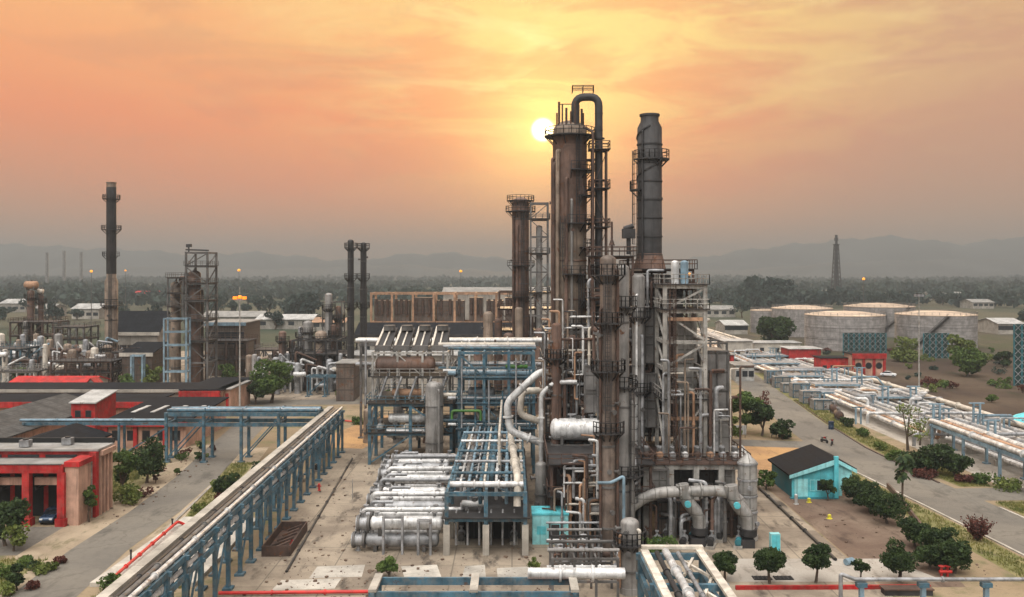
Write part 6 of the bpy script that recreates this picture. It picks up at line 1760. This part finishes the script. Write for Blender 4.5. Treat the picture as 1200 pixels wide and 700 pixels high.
# ---------------------------------------------------------------- racks at the bottom of the picture
Y0 = 67
t = trestle('pipe_rack', 'near blue pipe rack whose truss crosses below the yard', (-10.2, 66.4), (4.6, 66.4), 3.0, 6.5, 7.4, 'blue_steel', 5.0, .4, brace=False)
for k in range(4):
    a, b = 3.7 * k, 3.7 * (k + 1)
    MB().bar((a, -1.5, 6.2 if k % 2 == 0 else 4.9), (b, -1.5, 4.9 if k % 2 == 0 else 6.2), .22).build('truss_brace', 'blue_steel', t, smooth=False)
for k, x in enumerate((0, 7.4, 14.8)):
    MB().box(x - .3, x + .3, -1.75, 1.75, 6.503, 6.72).build('cap', 'pale_concrete', t, smooth=False)
pipe('silver pipe lying on the near blue truss beside the vessel', [(1.2, 67.6, 6.9), (8.6, 67.6, 6.9)], .42, 'white_pipe', flanges=3)
pipe('rusty red pipe on the lower tier of the near rack', [(-10.5, 66.8, 5.2), (5, 66.8, 5.2)], .16, 'red_bright', flanges=4)
pipe('grey pipe on the lower tier of the near rack', [(-10.5, 65.9, 5.25), (5, 65.9, 5.25)], .2, 'galv', flanges=4)
trestle('pipe_rack', 'pale capped trestle coming straight toward the viewer', (13.1, 44), (13.0, 72.2), 5.0, 7.0, 7, 'blue_steel', 5.4, .5, brace=False)
for k, (x, lb) in enumerate(((15.5, 'pale flange with painted light on the outer side of the near trestle'), (11.0, 'pale flange with painted light on the column side of the near trestle'))):
    tag(MB().bar((x, 44, 7.13), (x - .2, 72.4, 7.13), .62, .24).build('lit_top_strip', 'cream_pipe', smooth=False), lb, 'rail')  # cream bars paint the light falling on the top flanges
tag(MB().bar((10.6, 72.5, 7.38), (15.6, 72.5, 7.38), .5, .24).build('lit_top_strip', 'cream_pipe', smooth=False), 'pale end flange with painted light across the near trestle', 'rail')
for k, (x, r_, mm, lb) in enumerate(((12.4, .3, 'white_pipe', 'white pipe on the near trestle beside the walkway'), (11.7, .2, 'dark_steel', 'dark pipe on the near trestle'), (13.4, .16, 'galv', 'thin silver pipe on the near trestle'))):
    pipe(lb, [(x, 44, 7.0 + r_), (x, 71.6, 7.0 + r_)], r_, mm, flanges=5)
for k in range(4):
    y = 50 + k * 6
    tag(MB().bar((13.2, y, 6.6), (15.2, y + 5.4, 6.6), .2).bar((15.2, y, 6.5), (13.2, y + 5.4, 6.5), .2).build('cross_brace', 'cream_pipe', smooth=False), 'pale cross brace in the floor of the near trestle', 'brace', 'cross braces of the near trestle')
pipe('long grey pipe carried on blue posts along the bottom', [(26.1, 70.4, 2.0), (26.1, 70.4, 5.9), (27.2, 70.3, 5.5), (48, 70.3, 5.5)], .16, 'galv', flanges=8, bend=1.2)
for k, x in enumerate((27.7, 32.6, 37.6, 42.6)):
    t = thing('pipe_post', 'blue post holding up the long grey pipe', 'post', x, 70.3, 0, 0, 'blue posts under the long grey pipe')
    MB().box(-.17, .17, -.17, .17, 0, 4.9).box(-.5, .5, -.5, .5, 0, .2).build('post', 'light_blue_steel', t, smooth=False)
    MB().box(-.4, .4, -.25, .25, 4.903, 5.25).build('saddle', 'blue_steel', t, smooth=False)
t = thing('trench_cover', 'dark steel frame box behind the long grey pipe', 'box', 36.6, 82.2, 0)
MB().box(-2.2, 2.2, -.5, .5, 0, .5).build('box', 'dark_steel', t, smooth=False)
MB().box(-2.3, 2.3, -.6, .6, .503, .62).build('lid', 'brown_steel', t, smooth=False)
frame('steel_frame', 'near grey pipe frame at the foot of the rusty topped vessel', 3.6, 9.4, 78.6, 83.6, [2.4, 4.4], 3, 1, 'grey_steel', 'steel frame', sec=.22, brace=False)
for k in range(4):
    y = 78.9 + k * 1.3
    pipe('pipe in the near grey frame beside the vessel', [(3.2, y, 2.7 + (k % 2) * 2), (9.7, y, 2.7 + (k % 2) * 2)], .13 + .03 * (k % 3), ('galv', 'shell_grey', 'white_pipe', 'grey_steel')[k % 4], 'pipes in the near grey frame', flanges=2, k=8)
# ---------------------------------------------------------------- trees and shrubs
tn = 0
def T(label, px, py, h, r, kind='leaf_mid', group=None, style='loose', th=None, n=1100, s=.24, name='tree', cat='tree', nb=7):
    global tn
    tn += 1
    x, y = G(px, py)
    return tree(label, x, y, h, r, kind, group, th, style, n, s, 100 + tn, name, cat, nb)
for px, py, h, r, lb in ((849, 681, 3.0, 1.35, 'small round tree nearest the pale trestle flange'), (902, 684, 3.6, 1.6, 'round clipped tree before the cyan cabinet'), (956, 683, 3.7, 1.6, 'round clipped tree where the dark yard pipe ends')):
    T(lb, px, py, h, r, 'leaf_dark', 'round trees on the pale path', 'round', h * .33, 4000, .125)
T('wide double crowned tree on the pale path', 1054, 682, 3.9, 2.2, 'leaf_dark', 'round trees on the pale path', 'loose', 1.1, 4200, .125)
T('thin young tree on the pale path between the round ones', 1008, 684, 2.4, .9, 'leaf_dark', 'round trees on the pale path', 'loose', 1.0, 500, .15)
for px, py, h, r, lb in ((1001, 590, 3.4, 2.1, 'dark shrub tree touching the cyan shed'), (1020, 601, 3.5, 2.2, 'dark shrub tree second from the cyan shed'), (1040, 614, 3.7, 2.2, 'dark shrub tree third from the cyan shed'),
                         (1072, 641, 3.0, 1.8, 'dark shrub tree at the bend of the red wall bed'), (1096, 652, 3.2, 2.0, 'dark shrub tree midway in the lower shrub row'), (1118, 672, 3.5, 2.0, 'dark shrub tree at the low end of the shrub row'), (1090, 668, 2.6, 1.7, 'small dark shrub before the lower shrub row')):
    T(lb, px, py, h, r, 'leaf_dark', 'shrub trees between shed and red wall', 'round', .6, 4200, .14)
T('small dark tree before the cyan shed wall', 971, 587, 3.2, 1.1, 'leaf_dark', None, 'loose', .8, 900, .16)
T('leafy bush beside the dark side of the shed', 898, 574, 2.6, 1.6, 'leaf_mid', None, 'loose', .3, 900, .2, 'bush', 'bush')
# palm like hanging tree
x, y = G(1057, 592)
t = thing('palm', 'tall drooping palm standing at the road edge', 'palm', x, y)
MB().tube((0, 0, 0), (.15, 0, 5.0), .16, .11, 8).build('trunk', 'bark', t)
rg = random.Random(3)
pm = MB()
for k in range(26):
    a = rg.uniform(0, 6.28); z0 = rg.uniform(3.6, 6.4); L = rg.uniform(1.1, 2.0)
    p = Vector((.15, 0, z0)); d = Vector((math.cos(a), math.sin(a), rg.uniform(.2, .9))).normalized()
    for i in range(9):
        q = p + d * L / 9
        sd_ = Vector((-math.sin(a), math.cos(a), -.5)) * .42 * (1 - abs(i - 3) / 9)
        sd2 = Vector((math.sin(a), -math.cos(a), -.5)) * .42 * (1 - abs(i - 3) / 9)
        pm.face([p, q, q + sd_, p + sd_ * .8]); pm.face([p, p + sd2 * .8, q + sd2, q])
        p = q; d = (d + Vector((0, 0, -.26))).normalized()
pm.build('crown', 'leaf_dark', t, smooth=False)
MB().tube((.15, 0, 4.9), (.3, .1, 7.2), .07, .03, 6).build('spear', 'leaf_dark', t)
# dry red bush
x, y = G(1146, 634)
t = thing('bush', 'bare red brown bush spreading upward beside the road', 'bush', x, y)
br, lf = MB(), MB()
for k in range(46):
    a = rg.uniform(0, 6.28); e = rg.uniform(.25, 1.0); L = rg.uniform(2.0, 3.3)
    tip = Vector((math.cos(a) * L * .62 * e, math.sin(a) * L * .62 * e, L * (1.05 - .3 * e)))
    br.tube((math.cos(a) * .08, math.sin(a) * .08, 0), tip, .045, .015, 5)
    for i in range(34):
        f = rg.uniform(.3, .92)
        rquad(lf, tip * f + Vector((rg.gauss(0, .14), rg.gauss(0, .14), rg.gauss(0, .14))), .13, rg)
br.build('branches', 'bark', t); lf.build('foliage', 'leaf_dry', t, smooth=False)
# roadside trees behind the shed yard
T('broad green tree beside the furnace at the side road', 872, 508, 7.4, 3.6, 'leaf_mid', None, 'loose', 1.4, 1900, .34)
T('dark green tree behind the white board', 893, 511, 7.0, 3.2, 'leaf_dark', None, 'loose', 1.2, 1900, .32)
T('low dark bush nearest the road behind the shed', 917, 515, 3.4, 2.4, 'leaf_dark', None, 'loose', .4, 1200, .26, 'bush', 'bush')
T('light green palm like bush beside the furnace wall', 857, 517, 5.0, 1.9, 'leaf_light', None, 'loose', 1.0, 1000, .28)
T('brown leafless looking tree behind the roadside trees', 892, 492, 6.0, 2.2, 'leaf_dry', None, 'loose', 1.6, 500, .2)
# across the road
T('dark round tree beyond the road beside the pale trestle', 1096, 556, 5.0, 2.9, 'leaf_dark', None, 'round', .9, 2000, .26)
T('smaller dark tree next to the round one beyond the road', 1120, 560, 3.6, 2.3, 'leaf_dark', None, 'round', .6, 1500, .24)
T('dark creeping bush on the verge beyond the palm', 1072, 552, 2.6, 2.6, 'leaf_dark', None, 'loose', .3, 1300, .24, 'bush', 'bush')
T('sparse yellow tree standing before the corridor pipes', 1064, 528, 8.2, 3.2, 'leaf_light', None, 'loose', 2.4, 420, .2)
T('thin yellowish tree beside the sparse yellow one', 1078, 522, 6.6, 2.0, 'leaf_light', None, 'loose', 2.0, 220, .18)
for k, (px, py, h, r, kd) in enumerate(((1050, 540, 1.6, 1.8, 'leaf_mid'), (1010, 512, 1.6, 1.6, 'leaf_mid'), (992, 500, 1.7, 1.7, 'leaf_dark'), (1032, 528, 1.3, 1.5, 'leaf_light'), (1150, 568, 1.2, 2.2, 'leaf_mid'), (1180, 574, 1.2, 2.4, 'leaf_light'), (1130, 566, 1.1, 1.6, 'leaf_dry'), (1085, 560, 1.2, 1.7, 'leaf_dry'), (965, 480, 2.0, 2.0, 'leaf_dry'))):
    T('low roadside bush growing along the grass verge', px, py, h, r, kd, 'bushes along the grass verge', 'loose', .2, 700, .2, 'bush', 'bush')
# left side
T('tall pale green tree beside the garage side wall', 143, 585, 6.6, 2.1, 'leaf_mid', None, 'loose', 1.4, 1500, .22)
T('dark green tree under the low blue trestle', 172, 566, 6.4, 2.9, 'leaf_dark', None, 'round', 1.0, 2200, .26)
T('yellow green bush below the tall pale green tree', 150, 590, 2.2, 2.0, 'leaf_light', None, 'loose', .3, 900, .2, 'bush', 'bush')
T('round dark bush between the road and the trestle', 264, 583, 3.3, 2.0, 'leaf_dark', None, 'round', .4, 2200, .2, 'bush', 'bush')
T('thin small tree at the garage corner', 104, 612, 5.0, 1.3, 'leaf_mid', None, 'loose', 1.2, 600, .18)
T('dark bushy tree standing before the garage bays', 6, 640, 5.0, 2.4, 'leaf_dark', None, 'round', .9, 2200, .2)
T('small yellow green tree on the forecourt edge', 16, 646, 3.0, 1.5, 'leaf_light', None, 'loose', .8, 700, .18)
T('dark cone shaped bush in the grass bed', 20, 692, 3.0, 1.0, 'leaf_dark', None, 'loose', .3, 1200, .16, 'bush', 'bush')
for k, (px, py, h, r, kd) in enumerate(((46, 672, .9, 1.1, 'leaf_light'), (30, 664, .8, 1.2, 'leaf_mid'), (58, 668, .7, .9, 'leaf_light'), (6, 676, 1.0, 1.2, 'leaf_mid'), (8, 698, 1.2, 1.1, 'leaf_light'), (70, 660, .5, .8, 'leaf_dry'), (38, 690, .6, .9, 'leaf_dry'))):
    T('low leafy plant growing in the grass bed before the garage', px, py, h, r, kd, 'plants in the grass bed', 'loose', .15, 500, .14, 'plant', 'plant')
T('straggly bush at the end of the pale slab', 130, 692, 1.6, 1.5, 'leaf_mid', None, 'loose', .2, 700, .15, 'bush', 'bush')
T('green shrub on the yard edge before the exchangers', 455, 679, 2.2, 1.5, 'leaf_mid', None, 'loose', .4, 1000, .15, 'bush', 'bush')
T('light weed clump between the slabs by the kiosk', 626, 668, 1.1, .7, 'leaf_light', None, 'loose', .2, 400, .12, 'plant', 'plant')
T('green leafy patch in the shade beneath the furnace duct', 768, 648, 1.8, 2.2, 'leaf_mid', None, 'loose', .2, 1500, .16, 'bush', 'bush')
T('big broad tree before the far brown vessels', 318, 472, 9.5, 5.2, 'leaf_mid', None, 'loose', 1.8, 3200, .34, nb=11)
T('dark low tree beside the big broad one', 300, 474, 5.6, 3.0, 'leaf_dark', None, 'loose', 1.0, 1600, .3)
T('yellow green bush at the reactor tower foot', 176, 452, 5.5, 3.2, 'leaf_light', None, 'loose', .8, 1200, .34, 'bush', 'bush')
T('small olive tree past the red hose line', 405, 468, 3.6, 2.2, 'leaf_light', None, 'loose', .8, 900, .26)
for k, (px, py) in enumerate(((440, 503), (418, 497), (460, 462))):
    T('scrubby weed clump past the end of the trestle', px, py, 1.4, 1.8, 'leaf_mid', 'weed clumps past the trestle', 'loose', .2, 500, .2, 'bush', 'bush')
rg = random.Random(77)
for k in range(34):
    if k < 16: x, y = rg.uniform(-53, -48.6), rg.uniform(100, 150)
    elif k < 24: x, y = rg.uniform(-41, -37), rg.uniform(108, 140)
    else: x, y = rg.uniform(-75, -47.5), rg.uniform(78, 92)
    tree('small weedy bush on the sandy strips beside the dusty road', x, y, rg.uniform(.4, 1.5), rg.uniform(.5, 1.5), rg.choice(['leaf_light', 'leaf_mid', 'leaf_mid', 'leaf_dry', 'leaf_dark']), 'weedy bushes by the dusty road', .1, 'loose', 260, .15, 1200 + k, 'bush', 'bush', 5)
# trees by the tanks and beyond
T('dark dense tree beside the storage tanks', 911, 411, 12.5, 8.2, 'leaf_dark', None, 'loose', 1.4, 3200, .6, nb=13)
T('pale green bush before the furthest tank', 1134, 441, 8.6, 5.0, 'leaf_mid', None, 'loose', .8, 2000, .5, nb=9)
T('dull green bush between the furthest tank and its screen', 1124, 428, 9.5, 4.6, 'leaf_light', None, 'loose', 1.0, 1500, .5)
T('sparse brown green bush between the two screens', 1060, 424, 8.0, 6.5, 'leaf_light', None, 'loose', .6, 1400, .5, nb=9)
T('dark small bush at the furthest tank edge', 1176, 430, 5.0, 3.0, 'leaf_dark', None, 'loose', .5, 900, .45, 'bush', 'bush')
T('tiny green bush alone on the dry field', 1163, 472, 1.8, 1.4, 'leaf_mid', None, 'loose', .2, 500, .2, 'bush', 'bush')
T('low dark bush on the dry field behind the corridor wall', 1092, 452, 2.0, 2.6, 'leaf_dry', None, 'loose', .2, 700, .3, 'bush', 'bush')
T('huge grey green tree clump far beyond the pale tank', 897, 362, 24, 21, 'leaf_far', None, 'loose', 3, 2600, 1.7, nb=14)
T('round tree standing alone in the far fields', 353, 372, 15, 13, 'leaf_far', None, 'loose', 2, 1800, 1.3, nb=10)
rg = random.Random(19)
for k in range(70):
    x, y = (rg.uniform(99, 190), rg.uniform(160, 300)) if k < 42 else (rg.uniform(105, 240), rg.uniform(305, 335))
    tree('low scrubby bush scattered on the dry ground beyond the corridor', x, y, rg.uniform(.8, 2.6), rg.uniform(1.0, 2.8), rg.choice(['leaf_mid', 'leaf_light', 'leaf_dry', 'leaf_far', 'leaf_light']), 'scrub bushes on the dry field', .2, 'loose', 240, .26, 900 + k, 'bush', 'bush', 5)
rg = random.Random(17)
# separate far trees (two source trees, copied)
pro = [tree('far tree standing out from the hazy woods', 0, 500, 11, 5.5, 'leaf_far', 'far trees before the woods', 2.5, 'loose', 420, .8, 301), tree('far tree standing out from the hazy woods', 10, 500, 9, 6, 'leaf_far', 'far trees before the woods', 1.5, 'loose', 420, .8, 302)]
spots = []
for k in range(230):
    py = 333 + 56 * rg.random() ** 1.3; px = rg.uniform(-60, 1260)
    x, y = G(px, py)
    if 415 < px < 850 and py > 362: continue
    if 870 < px < 1190 and 362 < py: continue
    spots.append((x, y))
for k, (x, y) in enumerate(spots):
    if k < 2:
        pro[k].location = (x, y, 0)
    else:
        dup(pro[k % 2], (x, y, 0), rg.uniform(0, 6), scale=(rg.uniform(.7, 1.5),) * 2 + (rg.uniform(.6, 1.35),))
# far wood: one mass nobody could count
fw = MB()
for k in range(9000):
    y = 700 * (3100 / 700) ** (rg.random() ** .8)
    x = rg.uniform(-.66, .66) * y
    clump = math.sin(x * .006 + 1) * math.sin(y * .004) + .6 * math.sin(x * .019 + y * .011)
    if clump < -.35 and y < 1900: continue
    h = rg.uniform(5, 13) * (1 + .3 * clump); r = h * rg.uniform(.42, .7)
    nq = 30 if y < 1100 else (16 if y < 1700 else 8)
    qs = .40 if y < 1100 else (.48 if y < 1700 else .6)
    for _ in range(nq):
        a = Vector((rg.gauss(0, 1), rg.gauss(0, 1), rg.gauss(0, 1))).normalized() * rg.uniform(.4, 1)
        rquad(fw, (x + a.x * r, y + a.y * r, h * .55 + a.z * h * .42), r * qs, rg)
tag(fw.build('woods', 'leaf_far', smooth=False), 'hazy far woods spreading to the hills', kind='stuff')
# grass on the verges
gr = MB()
def tufts(poly_line, wd, n, hh=.28):
    for _ in range(n):
        i = rg.randrange(len(poly_line) - 1); f = rg.random()
        a, b = poly_line[i], poly_line[i + 1]
        x = a[0] + (b[0] - a[0]) * f + rg.uniform(-wd, wd) / 2; y = a[1] + (b[1] - a[1]) * f
        for _ in range(3):
            an = rg.uniform(0, 6.28); h = hh * rg.uniform(.5, 1.5)
            px, py = x + rg.gauss(0, .1), y + rg.gauss(0, .1)
            gr.face([(px - .05 * math.cos(an), py - .05 * math.sin(an), .01), (px + .05 * math.cos(an), py + .05 * math.sin(an), .01), (px + rg.gauss(0, .1), py + rg.gauss(0, .1), h)])
tufts([(66.2, 70), (65.4, 100), (64.8, 114.5)], 4.6, 2600)
tufts([(64.4, 123), (62.6, 140), (63.2, 170), (67, 205)], 4.0, 4200)
tufts([(51.5, 84), (51.0, 100), (49.2, 120), (48.6, 146)], 3.4, 1600)
tufts([(-60, 78), (-60, 92)], 24, 3000, .34)
tufts([(-56.5, 119), (-57, 139)], 6, 1500, .4)
tufts([(-38.0, 108), (-42, 138)], 3, 1200)
tufts([(-36, 80), (-34, 84)], 6, 500)
tag(gr.build('grass', 'grass', smooth=False), 'dry grass tufts on the verges', kind='stuff')

# loose rubble and stones
rb = MB()
for k in range(800):
    u = rg.random()
    if u < .45: x, y = rg.uniform(-25, 4), rg.uniform(80, 96)
    elif u < .6: x, y = rg.uniform(-26, -18), rg.uniform(90, 145)
    elif u < .8: x, y = rg.uniform(34, 48), rg.uniform(84, 115)
    else: x, y = rg.uniform(-54, -46), rg.uniform(104, 140)
    s_ = .04 + .14 * rg.random() ** 4
    an = rg.uniform(0, 3.1)
    rb.bar((x - s_ * math.cos(an), y - s_ * math.sin(an), s_ * .5), (x + s_ * math.cos(an), y + s_ * math.sin(an), s_ * .5), s_ * 1.5, s_)
tag(rb.build('rubble', 'dirt', smooth=False), 'loose stones and rubble scattered over the yards', kind='stuff')
# ---------------------------------------------------------------- the far plain
for k, (px, h) in enumerate(((55, 59), (75, 62), (95, 60))):
    d = 1450
    column('chimney', f"far hazy chimney, {('outermost', 'middle', 'innermost')[k]} of the three beyond the woods", XW(px, d), d, 2.3, 0, h, 'shell_grey', 'chimney', 'far chimneys', noz=0, bands=2, k=12, top='rim', base=False)
t = thing('lattice_tower', 'dark flare tower standing alone on the plain before the hills', 'tower', XW(980, 900), 900, 0)
for sx in (-1, 1):
    for sy in (-1, 1):
        MB().bar((sx * 4.2, sy * 4.2, 0), (sx * 1.6, sy * 1.6, 56), .8).build('leg', 'dark_steel', t, smooth=False)
for k in range(12):
    z0, z1 = k * 4.66, (k + 1) * 4.66
    a, b = 4.2 - 2.6 * z0 / 56, 4.2 - 2.6 * z1 / 56
    for s in (-1, 1):
        MB().bar((-a, s * a, z0), (b, s * b, z1), .45).bar((a, s * a, z0), (-b, s * b, z1), .45).bar((-b, s * b, z1), (b, s * b, z1), .45).build('lattice', 'dark_steel', t, smooth=False)
MB().tube((0, 0, 0), (0, 0, 66), 1.5, 1.3, 12).tube((0, 0, 60), (0, 0, 63), 2.0, None, 12).build('flare_pipe', 'dark_steel', t)
for z in (30, 44, 56): MB().tube((0, 0, z), (0, 0, z + .6), 3.4, None, 10).build('platform', 'dark_steel', t)
for k, (px, py, d, lb) in enumerate(((107, 318, 460, 'distant lit amber lamp beside the tall stack'), (147, 317, 620, 'faint distant amber lamp beyond the process hall'), (280, 317, 560, 'distant amber lamp above the orange floodlight mast'), (540, 318, 520, 'distant amber lamp over the tan frame'), (1012, 327, 480, 'distant amber lamp beyond the storage tanks'), (808, 320, 240, 'amber lamp glowing just behind the pale tower frame'))):
    lamp_mast(lb, XW(px, d), d, ZW(py, d) - .6, 2.6 * d / F * 1.05 if k != 1 else 1.0, 'amber_lamp', None, .25, 'grey_steel')
rg = random.Random(29)
FAR = [(84, 116, 374, 9, 'roof_white', 'long white roofed shed beyond the tall stack'), (156, 184, 352, 9, 'red', 'far shed with a faded red roof beyond the process hall'), (236, 306, 384, 8, 'roof_grey', 'far grey block above the brown process building'), (300, 366, 386, 7, 'roof_white', 'far long pale wall behind the green tree'), (0, 30, 366, 9, 'roof_white', 'far pale shed at the edge of the woods'), (366, 404, 388, 6, 'tan_steel', 'far tan shed beside the twin stacks'),
       (40, 60, 372, 8, 'roof_grey', 'far grey shed beyond the brown process frame'), (826, 862, 372, 7, 'roof_grey', 'far grey shed beyond the furnace'), (850, 876, 392, 6, 'roof_white', 'far white shed near the long pale store'), (1090, 1130, 352, 8, 'roof_grey', 'far grey hall beyond the storage tanks'), (960, 986, 352, 10, 'roof_grey', 'far grey block at the foot of the flare tower'), (1170, 1200, 392, 7, 'roof_white', 'far pale shed past the furthest tank'), (1140, 1165, 362, 7, 'roof_grey', 'far grey shed in the woods past the tanks'), (430, 470, 352, 7, 'roof_grey', 'far grey shed in the woods beyond the tan frame')]
for a, b, py, h, rf, lb in FAR:
    d = DG(py)
    block('far_shed', lb, XW(a, d), XW(b, d), d, d + 20, h * .7, 'concrete', rf, 'building', pitch=h * .3, axis='x', over=.6, wins=4, wz=(2, 4), ww=3)

print('objects', len(bpy.data.objects))
